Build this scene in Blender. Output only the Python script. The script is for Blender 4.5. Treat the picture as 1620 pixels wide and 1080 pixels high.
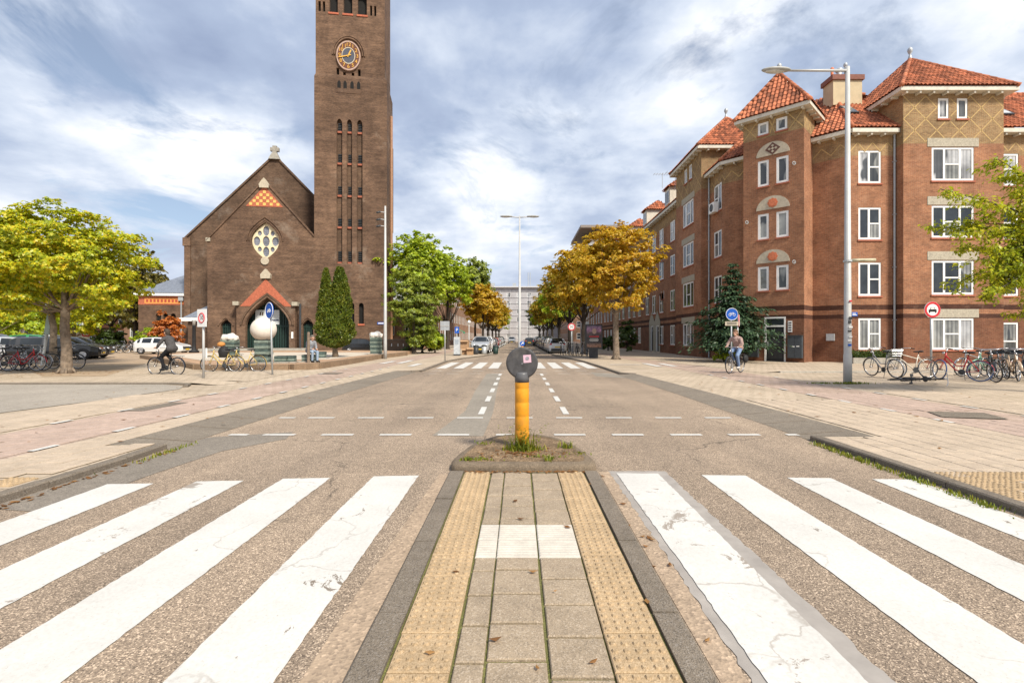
import bpy, bmesh, math, random
import numpy as np
from mathutils import Vector, Matrix, Euler
from mathutils.geometry import tessellate_polygon
R = math.radians
random.seed(7); rng = np.random.default_rng(7)
for o in list(bpy.data.objects): bpy.data.objects.remove(o)
scene = bpy.context.scene
COL = scene.collection

# ------------------------------------------------------------------ camera
F, CX, HY, EYE = 765.0, 820.0, 533.0, 1.56
cam = bpy.data.cameras.new('camera'); camo = bpy.data.objects.new('camera', cam); COL.objects.link(camo)
camo.location = (0, 0, EYE); camo.rotation_euler = (R(90), 0, 0)
cam.sensor_width = 36; cam.lens = 36 * F / 1620
cam.shift_x = -(CX - 810) / 1620; cam.shift_y = -(540 - HY) / 1620
cam.clip_start = 0.05; cam.clip_end = 3000
scene.camera = camo
# ------------------------------------------------------------------ world, sun, exposure
TO_SUN = Vector((0.42, -0.56, 0.72)).normalized()
world = bpy.data.worlds.new('World'); scene.world = world; world.use_nodes = True
wt = world.node_tree; wt.nodes.clear()
def wn(t, **k):
    n = wt.nodes.new(t)
    for a, b in k.items(): setattr(n, a, b)
    return n
def wl(a, b): wt.links.new(a, b)
def wmath(op, a, b=None, clamp=False):
    n = wn('ShaderNodeMath', operation=op, use_clamp=clamp)
    for i, q in enumerate((a, b)):
        if q is None: continue
        if hasattr(q, 'links'): wl(q, n.inputs[i])
        else: n.inputs[i].default_value = q
    return n.outputs[0]
def wramp(fac, stops):
    n = wn('ShaderNodeValToRGB'); wl(fac, n.inputs[0]); e = n.color_ramp.elements
    while len(e) < len(stops): e.new(0.5)
    for i, (p, c) in enumerate(stops):
        e[i].position = p; e[i].color = (*c, 1) if len(c) == 3 else c
    return n.outputs[0]
def wmix(f, a, b):
    n = wn('ShaderNodeMix', data_type='RGBA')
    if hasattr(f, 'links'): wl(f, n.inputs[0])
    else: n.inputs[0].default_value = f
    wl(a, n.inputs[6]); wl(b, n.inputs[7]); return n.outputs[2]
tc = wn('ShaderNodeTexCoord'); sep = wn('ShaderNodeSeparateXYZ'); wl(tc.outputs['Generated'], sep.inputs[0])
zz = wmath('ADD', wmath('MAXIMUM', sep.outputs[2], 0.0), 0.22)
cmb = wn('ShaderNodeCombineXYZ')
wl(wmath('DIVIDE', sep.outputs[0], zz), cmb.inputs[0]); wl(wmath('DIVIDE', sep.outputs[1], zz), cmb.inputs[1])
def wnoise(scale, detail, rough, off, dist=0.0):
    mp = wn('ShaderNodeMapping'); mp.inputs['Location'].default_value = off; wl(cmb.outputs[0], mp.inputs[0])
    n = wn('ShaderNodeTexNoise'); n.inputs['Scale'].default_value = scale; n.inputs['Detail'].default_value = detail
    n.inputs['Roughness'].default_value = rough; n.inputs['Distortion'].default_value = dist
    wl(mp.outputs[0], n.inputs['Vector']); return n.outputs['Fac']
BIGOFF = (2.5, 9.4, 0.0); WISPOFF = (4.4, 4.4, 0.0)
sky = wn('ShaderNodeTexSky', sky_type='NISHITA'); sky.sun_disc = False
sky.sun_elevation = math.asin(TO_SUN.z); sky.sun_rotation = math.atan2(TO_SUN.x, TO_SUN.y)
big = wnoise(0.75, 2.0, 0.5, BIGOFF)
fine = wnoise(2.0, 9.0, 0.55, (0.4, 5.2, 0.0), 0.1)
wisp = wnoise(1.3, 10.0, 0.62, WISPOFF, 0.6)
shade = wmath('ADD', wmath('MULTIPLY', big, 0.48), wmath('MULTIPLY', fine, 0.52))
cloud = wramp(shade, [(0.37, (3.0, 3.7, 5.3)), (0.455, (4.1, 4.9, 6.5)), (0.52, (6.3, 7.0, 8.2)), (0.59, (9.4, 9.6, 10.0))])
cover = wramp(wisp, [(0.36, (0, 0, 0)), (0.47, (1, 1, 1))])
horizon = wramp(sep.outputs[2], [(0.0, (1, 1, 1)), (0.28, (0, 0, 0))])
rgbn = wn('ShaderNodeRGB'); rgbn.outputs[0].default_value = (6.4, 7.0, 8.2, 1)
cloud2 = wmix(wmath('MULTIPLY', horizon, 0.7), cloud, rgbn.outputs[0])
hazeblue = wn('ShaderNodeVectorMath', operation='SCALE'); wl(sky.outputs[0], hazeblue.inputs[0]); hazeblue.inputs['Scale'].default_value = 1.15
final = wmix(cover, wmix(0.25, hazeblue.outputs[0], rgbn.outputs[0]), cloud2)
bg = wn('ShaderNodeBackground'); bg.inputs['Strength'].default_value = 0.085; wl(final, bg.inputs['Color'])
wo = wn('ShaderNodeOutputWorld'); wl(bg.outputs[0], wo.inputs[0])
sun = bpy.data.lights.new('sun', 'SUN'); suno = bpy.data.objects.new('sun', sun); COL.objects.link(suno)
sun.energy = 4.3; sun.angle = R(11); sun.color = (1.0, 0.925, 0.80)
suno.rotation_euler = TO_SUN.to_track_quat('Z', 'Y').to_euler(); suno.location = (20, -20, 60)
vs = scene.view_settings; vs.view_transform = 'Standard'; vs.look = 'None'; vs.exposure = 0.45; vs.gamma = 1.0; vs.use_curve_mapping = False
scene.cycles.max_bounces = 6; scene.cycles.diffuse_bounces = 3; scene.cycles.glossy_bounces = 3
scene.cycles.transmission_bounces = 4; scene.cycles.transparent_max_bounces = 6
scene.cycles.caustics_reflective = False; scene.cycles.caustics_refractive = False
scene.cycles.use_denoising = True

PAV = 0.07
def G(px, py, z=PAV):
    "ground point seen at a photo position"
    y = (EYE - z) * F / (py - HY); return ((px - CX) / F * y, y)
def GX(px, y): return (px - CX) / F * y
def GZ(py, y): return EYE + (HY - py) / F * y

# ------------------------------------------------------------------ mesh helpers
class MB:
    def __init__(s): s.v = []; s.f = []; s.m = []; s.mi = 0
    def add(s, vs, fs):
        b = len(s.v); s.v += [tuple(p) for p in vs]
        for f in fs: s.f.append([b + i for i in f]); s.m.append(s.mi)
        return s
    def poly(s, vs): return s.add(vs, [list(range(len(vs)))])
    def box(s, x0, x1, y0, y1, z0, z1):
        return s.add([(x0,y0,z0),(x1,y0,z0),(x1,y1,z0),(x0,y1,z0),(x0,y0,z1),(x1,y0,z1),(x1,y1,z1),(x0,y1,z1)],
                     [(3,2,1,0),(4,5,6,7),(0,1,5,4),(1,2,6,5),(2,3,7,6),(3,0,4,7)])
    def bbox(s, x0, x1, y0, y1, z0, z1, b=0.01):
        "box with chamfered top edges"
        return s.add([(x0,y0,z0),(x1,y0,z0),(x1,y1,z0),(x0,y1,z0),(x0,y0,z1-b),(x1,y0,z1-b),(x1,y1,z1-b),(x0,y1,z1-b),
                      (x0+b,y0+b,z1),(x1-b,y0+b,z1),(x1-b,y1-b,z1),(x0+b,y1-b,z1)],
                     [(0,1,5,4),(1,2,6,5),(2,3,7,6),(3,0,4,7),(4,5,9,8),(5,6,10,9),(6,7,11,10),(7,4,8,11),(8,9,10,11)])
    def prism(s, pts, z0, z1):
        n = len(pts)
        return s.add([(x,y,z0) for x,y in pts] + [(x,y,z1) for x,y in pts],
                     [list(range(n))[::-1], [n+i for i in range(n)]] + [(i,(i+1)%n,n+(i+1)%n,n+i) for i in range(n)])
    def tube(s, pts, r, n=8, cap=True):
        pts = [Vector(p) for p in pts]
        rs = r if isinstance(r, (list, tuple)) else [r]*len(pts)
        up = None; rings = []
        for i, p in enumerate(pts):
            d = (pts[min(i+1,len(pts)-1)] - pts[max(i-1,0)])
            d = d.normalized() if d.length > 1e-9 else Vector((0,0,1))
            if up is None: up = Vector((0,0,1)) if abs(d.z) < 0.9 else Vector((1,0,0))
            a = d.cross(up).normalized(); up = a.cross(d).normalized()
            rings.append([p + rs[i]*(math.cos(2*math.pi*k/n)*a + math.sin(2*math.pi*k/n)*up) for k in range(n)])
        fs = []
        for i in range(len(pts)-1):
            for k in range(n): fs.append((i*n+k, i*n+(k+1)%n, (i+1)*n+(k+1)%n, (i+1)*n+k))
        if cap: fs += [list(range(n))[::-1], [(len(pts)-1)*n+k for k in range(n)]]
        return s.add([q for r_ in rings for q in r_], fs)
    def lathe(s, prof, n=16, c=(0,0,0)):
        vs = []; fs = []
        for r_, z in prof:
            for k in range(n):
                a = 2*math.pi*k/n; vs.append((c[0]+r_*math.cos(a), c[1]+r_*math.sin(a), c[2]+z))
        for i in range(len(prof)-1):
            for k in range(n): fs.append((i*n+k, i*n+(k+1)%n, (i+1)*n+(k+1)%n, (i+1)*n+k))
        fs += [list(range(n))[::-1], [(len(prof)-1)*n+k for k in range(n)]]
        return s.add(vs, fs)
    def ell(s, c, r, n=12, m=8):
        prof = [(max(math.sin(math.pi*i/m),1e-3), -math.cos(math.pi*i/m)) for i in range(m+1)]
        t = MB().lathe(prof, n)
        return s.add([(c[0]+x*r[0], c[1]+y*r[1], c[2]+z*r[2]) for x,y,z in t.v], t.f)
    def torus(s, c, R_, r, n=24, m=6, axis='y'):
        vs = []; fs = []
        for i in range(n):
            a = 2*math.pi*i/n
            for j in range(m):
                b = 2*math.pi*j/m; q = R_ + r*math.cos(b); w = r*math.sin(b)
                p = {'y':(q*math.cos(a), w, q*math.sin(a)), 'z':(q*math.cos(a), q*math.sin(a), w), 'x':(w, q*math.cos(a), q*math.sin(a))}[axis]
                vs.append((c[0]+p[0], c[1]+p[1], c[2]+p[2]))
        for i in range(n):
            for j in range(m): fs.append((i*m+j, ((i+1)%n)*m+j, ((i+1)%n)*m+(j+1)%m, i*m+(j+1)%m))
        return s.add(vs, fs)
    def xf(s, M): s.v = [tuple(M @ Vector(p)) for p in s.v]; return s
    def merge(s, o): return s.add(o.v, o.f)
    def mesh(s, name, smooth=False, uv=False):
        me = bpy.data.meshes.new(name); me.from_pydata(s.v, [], s.f)
        if len(set(s.m)) > 1: me.polygons.foreach_set('material_index', s.m)
        if smooth: me.polygons.foreach_set('use_smooth', [True]*len(me.polygons)); 
        if uv: auto_uv(me)
        me.update(); return me
    def build(s, name, mat, parent=None, smooth=False, uv=False, world=False):
        if world and parent is not None:
            l = parent.location; s.v = [(x-l[0], y-l[1], z-l[2]) for x,y,z in s.v]
        return link(name, s.mesh(name, smooth, uv), mat, parent)
def auto_uv(me):
    n = len(me.loops); co = np.empty(len(me.vertices)*3); me.vertices.foreach_get('co', co); co = co.reshape(-1,3)
    li = np.empty(n, dtype=np.int32); me.loops.foreach_get('vertex_index', li)
    uvl = me.uv_layers.new(name='UVMap'); uv = np.zeros((n,2))
    for p in me.polygons:
        nx, ny, nz = p.normal; sl = slice(p.loop_start, p.loop_start+p.loop_total); c = co[li[sl]]
        if abs(nz) > 0.9: uv[sl,0] = c[:,0]; uv[sl,1] = c[:,1]
        else:
            h = math.hypot(nx, ny); uv[sl,0] = c[:,0]*(-ny/h) + c[:,1]*(nx/h); uv[sl,1] = c[:,2]
    uvl.data.foreach_set('uv', uv.ravel())
def link(name, me, mat, parent=None):
    o = bpy.data.objects.new(name, me); COL.objects.link(o)
    mats = mat if isinstance(mat, (list, tuple)) else [mat]
    if len(me.materials) == 0:
        for m in mats: me.materials.append(m)
    else:
        for i, m in enumerate(mats):
            if me.materials[i] is not m:
                o.material_slots[i].link = 'OBJECT'; o.material_slots[i].material = m
    if parent is not None: o.parent = parent
    return o
def tag(o, label=None, cat=None, group=None, kind=None):
    if label: o['label'] = label
    if cat: o['category'] = cat
    if group: o['group'] = group
    if kind: o['kind'] = kind
    return o
def thing(name, label, cat, loc=(0,0,0), rz=0.0, group=None):
    o = bpy.data.objects.new(name, None); COL.objects.link(o); o.location = loc; o.rotation_euler = (0,0,rz)
    o.empty_display_size = 0.2
    return tag(o, label, cat, group)
def struct(o): o['kind'] = 'structure'; return o
def text(name, body, size, loc, rot, mat, parent, ext=0.002, align='CENTER'):
    c = bpy.data.curves.new(name, 'FONT'); c.body = body; c.size = size; c.align_x = align; c.align_y = 'CENTER'; c.extrude = ext
    t = bpy.data.objects.new(name, c); COL.objects.link(t); me = bpy.data.meshes.new_from_object(t.evaluated_get(bpy.context.evaluated_depsgraph_get()))
    bpy.data.objects.remove(t); me.materials.clear(); me.name = name
    o = link(name, me, mat, parent); o.location = loc; o.rotation_euler = rot
    return o

# ------------------------------------------------------------------ materials
MATS = {}
class NT:
    def __init__(s, name):
        s.m = bpy.data.materials.new(name); s.m.use_nodes = True; s.t = s.m.node_tree; s.b = s.t.nodes['Principled BSDF']; MATS[name] = s.m
    def n(s, t, **k):
        x = s.t.nodes.new(t)
        for a, b in k.items(): setattr(x, a, b)
        return x
    def l(s, a, b): s.t.links.new(a, b)
    def pos(s, kind='pos'):
        if kind == 'pos': return s.n('ShaderNodeNewGeometry').outputs['Position']
        tcn = s.n('ShaderNodeTexCoord'); return tcn.outputs['UV' if kind == 'uv' else 'Object']
    def noise(s, vec, scale, detail=3, rough=0.5, dist=0.0):
        x = s.n('ShaderNodeTexNoise'); x.inputs['Scale'].default_value = scale; x.inputs['Detail'].default_value = detail
        x.inputs['Roughness'].default_value = rough; x.inputs['Distortion'].default_value = dist; s.l(vec, x.inputs['Vector']); return x.outputs['Fac']
    def ramp(s, fac, stops, interp='LINEAR'):
        x = s.n('ShaderNodeValToRGB'); s.l(fac, x.inputs[0]); e = x.color_ramp.elements; x.color_ramp.interpolation = interp
        while len(e) < len(stops): e.new(0.5)
        for i, (p, c) in enumerate(stops): e[i].position = p; e[i].color = (c,c,c,1) if not hasattr(c,'__len__') else (*c, 1)
        return x.outputs[0]
    def mix(s, f, a, b, blend='MIX'):
        x = s.n('ShaderNodeMix', data_type='RGBA', blend_type=blend)
        for i, q in ((0, f), (6, a), (7, b)):
            if hasattr(q, 'links'): s.l(q, x.inputs[i])
            else: x.inputs[i].default_value = q if i == 0 else (*q, 1)
        return x.outputs[2]
    def math(s, op, a, b=None):
        x = s.n('ShaderNodeMath', operation=op)
        for i, q in enumerate((a, b)):
            if q is None: continue
            if hasattr(q, 'links'): s.l(q, x.inputs[i])
            else: x.inputs[i].default_value = q
        return x.outputs[0]
    def bump(s, h, strength=0.4, dist=0.01):
        x = s.n('ShaderNodeBump'); x.inputs['Strength'].default_value = strength; x.inputs['Distance'].default_value = dist
        s.l(h, x.inputs['Height']); s.l(x.outputs[0], s.b.inputs['Normal'])
    def col(s, c): s.l(c, s.b.inputs['Base Color'])
    def set(s, rough=0.8, metal=0.0, spec=0.3):
        s.b.inputs['Roughness'].default_value = rough; s.b.inputs['Metallic'].default_value = metal; s.b.inputs['Specular IOR Level'].default_value = spec
def simple(name, c, rough=0.6, metal=0.0, var=0.18, scale=6.0, spec=0.35, dirt=None):
    if name in MATS: return MATS[name]
    t = NT(name); t.set(rough, metal, spec); p = t.pos()
    lo = tuple(x*(1-var) for x in c); hi = tuple(min(x*(1+var),1) for x in c)
    k = t.ramp(t.noise(p, scale, 4, 0.6), [(0.3, lo), (0.7, hi)])
    if dirt:
        d = t.ramp(t.noise(p, scale*0.35, 5, 0.65), [(0.5, 0.0), (0.68, 1.0)]); k = t.mix(t.math('MULTIPLY', d, 0.6), k, dirt)
    t.col(k); return t.m
WHITE = simple('white_paint', (0.80,0.80,0.78), 0.45, var=0.04, dirt=(0.70,0.68,0.63))
CREAM = simple('cream_paint', (0.62,0.58,0.49), 0.55, var=0.08, dirt=(0.40,0.37,0.31))
BLACK = simple('black_rubber', (0.018,0.018,0.019), 0.7)
DARKM = simple('dark_metal', (0.045,0.048,0.052), 0.45)
CHROME = simple('bright_metal', (0.55,0.55,0.56), 0.3, 0.9, var=0.08)
GREYM = simple('galvanised_steel', (0.42,0.44,0.45), 0.5, 0.35, var=0.1, scale=9)
MASTG = simple('mast_grey', (0.47,0.47,0.46), 0.5, 0.1, var=0.08, scale=3, dirt=(0.42,0.41,0.38))
STONE = simple('lintel_stone', (0.40,0.36,0.28), 0.85, var=0.22, scale=14, dirt=(0.27,0.24,0.19))
SANDST = simple('pale_stone', (0.47,0.41,0.31), 0.85, var=0.15, scale=8, dirt=(0.33,0.29,0.23))
REDSILL = simple('red_sill_brick', (0.36,0.12,0.07), 0.8, var=0.25, scale=20)
ORANGE_BR = simple('orange_brick', (0.42,0.125,0.068), 0.85, var=0.3, scale=10, dirt=(0.30,0.09,0.05))
YELBR = simple('yellow_brick', (0.48,0.33,0.14), 0.85, var=0.2, scale=12)
TERRA = simple('terracotta', (0.55,0.17,0.08), 0.75, var=0.2, scale=15)
BLUE = simple('sign_blue', (0.012,0.09,0.42), 0.4, var=0.08)
RED = simple('sign_red', (0.55,0.03,0.04), 0.4, var=0.08)
GOLD = simple('gold_leaf', (0.75,0.42,0.08), 0.4, 0.3, var=0.1)
GREEN = simple('dark_green_paint', (0.014,0.036,0.029), 0.5, var=0.2)
SLATE = simple('grey_slate', (0.17,0.19,0.23), 0.6, var=0.22, scale=4)
WOOD = simple('weathered_wood', (0.20,0.15,0.11), 0.8, var=0.3, scale=10)
CURT = simple('curtain_cloth', (0.60,0.59,0.55), 0.9, var=0.1)
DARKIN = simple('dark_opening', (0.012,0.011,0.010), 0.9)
CONC = simple('concrete', (0.36,0.33,0.28), 0.9, var=0.2, scale=10, dirt=(0.24,0.22,0.18))
MOSSG = simple('mossy_slabs', (0.065,0.095,0.085), 0.7, var=0.4, scale=7)
def glass(name, c, coat=0.0, folds=0.0):
    t = NT(name); t.set(0.06, 0.0, 0.55); p = t.pos()
    k = t.ramp(t.noise(p, 0.9, 3, 0.6), [(0.3, tuple(x*0.5 for x in c)), (0.7, tuple(x*1.35 for x in c))])  # mottled dark-to-mid tone put into the colour to suggest reflections
    if folds:       # curtain folds behind the pane, open in places
        w = t.n('ShaderNodeTexWave', bands_direction='DIAGONAL'); mp = t.n('ShaderNodeMapping'); mp.inputs['Scale'].default_value = (1,1,0.0); t.l(p, mp.inputs[0]); t.l(mp.outputs[0], w.inputs['Vector'])
        w.inputs['Scale'].default_value = 3.0; w.inputs['Distortion'].default_value = 2.5; w.inputs['Detail'].default_value = 2
        k = t.mix(folds, k, t.ramp(w.outputs['Fac'], [(0.0, (0.55,0.55,0.56)), (1.0, (1.25,1.24,1.22))]), 'MULTIPLY')
        mp2 = t.n('ShaderNodeMapping'); mp2.inputs['Scale'].default_value = (1,1,0.35); t.l(p, mp2.inputs[0])
        k = t.mix(t.ramp(t.noise(mp2.outputs[0], 1.1, 2, 0.5), [(0.52, 0.0), (0.55, 0.85)]), k, (0.03,0.035,0.04))
    t.col(k); t.b.inputs['Coat Weight'].default_value = coat; t.b.inputs['Coat Roughness'].default_value = 0.03; return t.m
GLASS = glass('window_glass', (0.035,0.042,0.048)); GLASSL = glass('window_glass_pale_sky_and_curtains', (0.42,0.43,0.44), 0, 0.5); GLASSM = glass('window_glass_with_nets', (0.26,0.27,0.26), 0, 0.9)  # GLASSL: sky reflection and curtains both put into its pale base colour
CARGL = glass('car_glass', (0.02,0.024,0.028)); STAINED = glass('leaded_glass', (0.22,0.23,0.27), 0.3)
def brickmat(name, c1, c2, mortar, zones=(), blotch=0.0, blotchc=(0.4,0.36,0.32), bscale=0.5, rowh=0.065, bw=0.22, streak=0.0):
    t = NT(name); t.set(0.9, 0, 0.2); uv = t.pos('uv'); p = t.pos()
    b = t.n('ShaderNodeTexBrick'); t.l(uv, b.inputs['Vector'])
    b.inputs['Color1'].default_value = (*c1,1); b.inputs['Color2'].default_value = (*c2,1); b.inputs['Mortar'].default_value = (*mortar,1)
    b.inputs['Scale'].default_value = 1.0; b.inputs['Mortar Size'].default_value = 0.008; b.inputs['Brick Width'].default_value = bw; b.inputs['Row Height'].default_value = rowh
    b.inputs['Bias'].default_value = -0.1
    k = b.outputs['Color']
    for z0, z1, tint in zones:      # bands of differently coloured brick
        sp = t.n('ShaderNodeSeparateXYZ'); t.l(p, sp.inputs[0])
        f = t.math('MULTIPLY', t.math('GREATER_THAN', sp.outputs[2], z0), t.math('LESS_THAN', sp.outputs[2], z1))
        k = t.mix(f, k, t.mix(1.0, k, tint, 'MULTIPLY'))
    k = t.mix(0.75, k, t.ramp(t.noise(p, 1.1, 6, 0.65), [(0.3, (0.60,0.58,0.56)), (0.72, (1.3,1.27,1.22))]), 'MULTIPLY')
    k = t.mix(0.8 if streak else 0.35, k, t.ramp(t.noise(p, 0.16, 5, 0.6), [(0.33, (0.62,0.60,0.60)), (0.66, (1.32,1.28,1.22))]), 'MULTIPLY')
    k = t.mix(0.6, k, t.ramp(t.noise(uv, 9.0, 4, 0.7), [(0.3, (0.65,0.65,0.65)), (0.7, (1.35,1.35,1.35))]), 'MULTIPLY')
    if streak:
        mp = t.n('ShaderNodeMapping'); mp.inputs['Scale'].default_value = (0.3, 2.6, 1.0); t.l(uv, mp.inputs[0])
        k = t.mix(streak, k, t.ramp(t.noise(mp.outputs[0], 1.3, 5, 0.7), [(0.35, (0.55,0.53,0.5)), (0.7, (1.35,1.32,1.28))]), 'MULTIPLY')
    if blotch:
        f = t.ramp(t.noise(p, bscale, 8, 0.72), [(0.56, 0.0), (0.67, 1.0)]); k = t.mix(t.math('MULTIPLY', f, blotch), k, blotchc)
    t.col(k); t.bump(b.outputs['Fac'], -0.35, 0.006); return t.m
BANDS = [(-1, 2.62, (0.62,0.58,0.60)), (2.62, 2.86, (0.24,0.22,0.26)), (3.12, 3.4, (0.24,0.22,0.26))]
BR_R = brickmat('red_facade_brick', (0.36,0.158,0.080), (0.245,0.097,0.050), (0.30,0.215,0.155), BANDS, 0.25, (0.37,0.24,0.16), 0.7)
BR_T = brickmat('red_facade_brick_with_tan_top', (0.36,0.158,0.080), (0.245,0.097,0.050), (0.30,0.215,0.155), BANDS + [(12.35, 40, (0.96,1.30,1.2))], 0.2, (0.37,0.24,0.16), 0.7)
BR_E = brickmat('red_facade_brick_with_tan_eaves', (0.36,0.158,0.080), (0.245,0.097,0.050), (0.30,0.215,0.155), BANDS + [(11.9, 40, (0.96,1.28,1.18))], 0.25, (0.37,0.24,0.16), 0.7)
BR_U = brickmat('red_turret_brick_with_tan_top', (0.36,0.158,0.080), (0.245,0.097,0.050), (0.30,0.215,0.155), BANDS + [(13.55, 40, (1.05,1.45,1.3))], 0.15, (0.37,0.24,0.16), 0.7)
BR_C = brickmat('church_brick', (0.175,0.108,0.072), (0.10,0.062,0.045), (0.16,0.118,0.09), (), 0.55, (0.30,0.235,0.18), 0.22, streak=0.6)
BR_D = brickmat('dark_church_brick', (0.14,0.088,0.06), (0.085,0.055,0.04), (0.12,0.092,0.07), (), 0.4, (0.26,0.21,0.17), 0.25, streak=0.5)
BR_W = brickmat('low_wall_brick', (0.20,0.13,0.09), (0.13,0.085,0.06), (0.2,0.16,0.12))
BR_F = brickmat('row_house_brick', (0.34,0.19,0.12), (0.24,0.13,0.085), (0.28,0.22,0.17))
def tilemat(name, c, var=0.3):
    t = NT(name); t.set(0.75, 0, 0.3); p = t.pos(); g = t.n('ShaderNodeNewGeometry')
    k = t.ramp(g.outputs['Random Per Island'], [(0.0, tuple(x*(1-var) for x in c)), (0.5, c), (1.0, tuple(min(x*(1+var),1) for x in c))])
    k = t.mix(0.8, k, t.ramp(t.noise(p, 0.8, 6, 0.65), [(0.3, (0.55,0.55,0.55)), (0.7, (1.25,1.25,1.25))]), 'MULTIPLY')
    t.col(k); return t.m
PANTILE = tilemat('orange_pantiles', (0.40,0.132,0.062), 0.5)
RIDGET = tilemat('ridge_tiles', (0.45,0.155,0.075), 0.35)
def groundmat(name, c, speck=0.5, sscale=110.0, dark=(0.05,0.045,0.04), light=None, patch=0.25, pscale=0.5, rough=0.92, bstr=0.5, road=False):
    t = NT(name); t.set(rough, 0, 0.25); p = t.pos(); light = light or tuple(min(x*1.7,0.8) for x in c)
    v = t.n('ShaderNodeTexVoronoi'); v.inputs['Scale'].default_value = sscale; t.l(p, v.inputs['Vector'])
    sp = t.n('ShaderNodeSeparateColor'); t.l(v.outputs['Color'], sp.inputs[0])
    grain = t.ramp(sp.outputs[0], [(0.0, dark), (0.35, c), (0.75, c), (1.0, light)])
    k = t.mix(speck, c, grain)
    k = t.mix(1.0, k, t.ramp(t.noise(p, pscale, 7, 0.65), [(0.28, (1-patch,)*3), (0.72, (1+patch,)*3)]), 'MULTIPLY')
    k = t.mix(0.5, k, t.ramp(t.noise(p, 9.0, 5, 0.7), [(0.3, (0.75,0.75,0.75)), (0.7, (1.25,1.25,1.25))]), 'MULTIPLY')
    if road:    # tyre-polished lanes, stains and hairline cracks
        mp = t.n('ShaderNodeMapping'); mp.inputs['Scale'].default_value = (1.3, 0.06, 1.0); t.l(p, mp.inputs[0])
        k = t.mix(0.55, k, t.ramp(t.noise(mp.outputs[0], 1.0, 3, 0.5), [(0.32, (0.72,0.72,0.73)), (0.66, (1.2,1.18,1.15))]), 'MULTIPLY')
        k = t.mix(t.math('MULTIPLY', t.ramp(t.noise(p, 1.7, 6, 0.7), [(0.62, 0.0), (0.72, 1.0)]), 0.35), k, (0.10,0.085,0.07))
        wp = t.n('ShaderNodeVectorMath', operation='MULTIPLY_ADD'); nz = t.n('ShaderNodeTexNoise'); nz.inputs['Scale'].default_value = 2.2; nz.inputs['Detail'].default_value = 5; t.l(p, nz.inputs['Vector'])
        t.l(nz.outputs['Color'], wp.inputs[0]); wp.inputs[1].default_value = (0.7,0.7,0.0); t.l(p, wp.inputs[2])
        cv = t.n('ShaderNodeTexVoronoi', feature='DISTANCE_TO_EDGE'); cv.inputs['Scale'].default_value = 0.33; t.l(wp.outputs[0], cv.inputs['Vector'])
        cr_ = t.ramp(cv.outputs['Distance'], [(0.0, 1.0), (0.0045, 0.0)]); gate = t.ramp(t.noise(p, 0.5, 3, 0.6), [(0.50, 0.0), (0.56, 1.0)])
        k = t.mix(t.math('MULTIPLY', t.math('MULTIPLY', cr_, gate), 0.7), k, (0.05,0.042,0.035))
    t.col(k); t.bump(v.outputs['Distance'], bstr, 0.006); return t.m
ASPH = groundmat('worn_asphalt', (0.275,0.212,0.155), 0.85, 140, (0.075,0.058,0.046), (0.70,0.55,0.41), 0.20, 0.35, road=True)
ASPHG = groundmat('grey_asphalt', (0.26,0.228,0.185), 0.5, 100, (0.08,0.075,0.07), None, 0.15)
ASPHD = groundmat('dark_patch_asphalt', (0.22,0.19,0.155), 0.5, 100, (0.06,0.055,0.05), None, 0.2)
SIDEA = groundmat('side_road_asphalt', (0.33,0.29,0.24), 0.4, 100, (0.12,0.11,0.10), None, 0.12)
KERBD = groundmat('dark_kerb_stone', (0.195,0.16,0.122), 0.6, 160, (0.05,0.045,0.04), (0.3,0.27,0.24), 0.2)
TILEG = groundmat('grey_concrete_slab', (0.32,0.25,0.175), 0.6, 150, (0.16,0.13,0.10), (0.5,0.42,0.33), 0.14, 2.0, bstr=0.25)
TILEB = groundmat('beige_concrete_slab', (0.455,0.365,0.275), 0.4, 150, (0.2,0.15,0.1), (0.55,0.45,0.33), 0.16, 1.3, bstr=0.25)
TILEY = groundmat('yellow_tactile_slab', (0.41,0.295,0.175), 0.6, 150, (0.22,0.155,0.085), (0.54,0.42,0.28), 0.15, 2.0, bstr=0.25)
TILEW = groundmat('white_ribbed_slab', (0.50,0.46,0.40), 0.3, 150, (0.36,0.32,0.27), (0.62,0.59,0.52), 0.08, 2.0, bstr=0.15)
TILER = groundmat('red_bike_path_slab', (0.42,0.315,0.255), 0.4, 150, (0.2,0.13,0.1), (0.5,0.37,0.3), 0.16, 1.3, bstr=0.25)
BANDM = groundmat('dark_band_pavers', (0.215,0.18,0.14), 0.6, 120, (0.07,0.06,0.05), (0.32,0.28,0.23), 0.2)
JOINT = groundmat('mossy_joint', (0.13,0.125,0.045), 0.5, 120, (0.06,0.055,0.03), (0.22,0.24,0.06), 0.4, 3)
SOIL = groundmat('island_dirt', (0.185,0.125,0.072), 0.8, 70, (0.05,0.035,0.022), (0.38,0.27,0.16), 0.55, 3.5)
PLAZA = groundmat('plaza_red_pavers', (0.40,0.26,0.165), 0.4, 60, (0.22,0.14,0.09), None, 0.2, 0.6)
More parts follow.
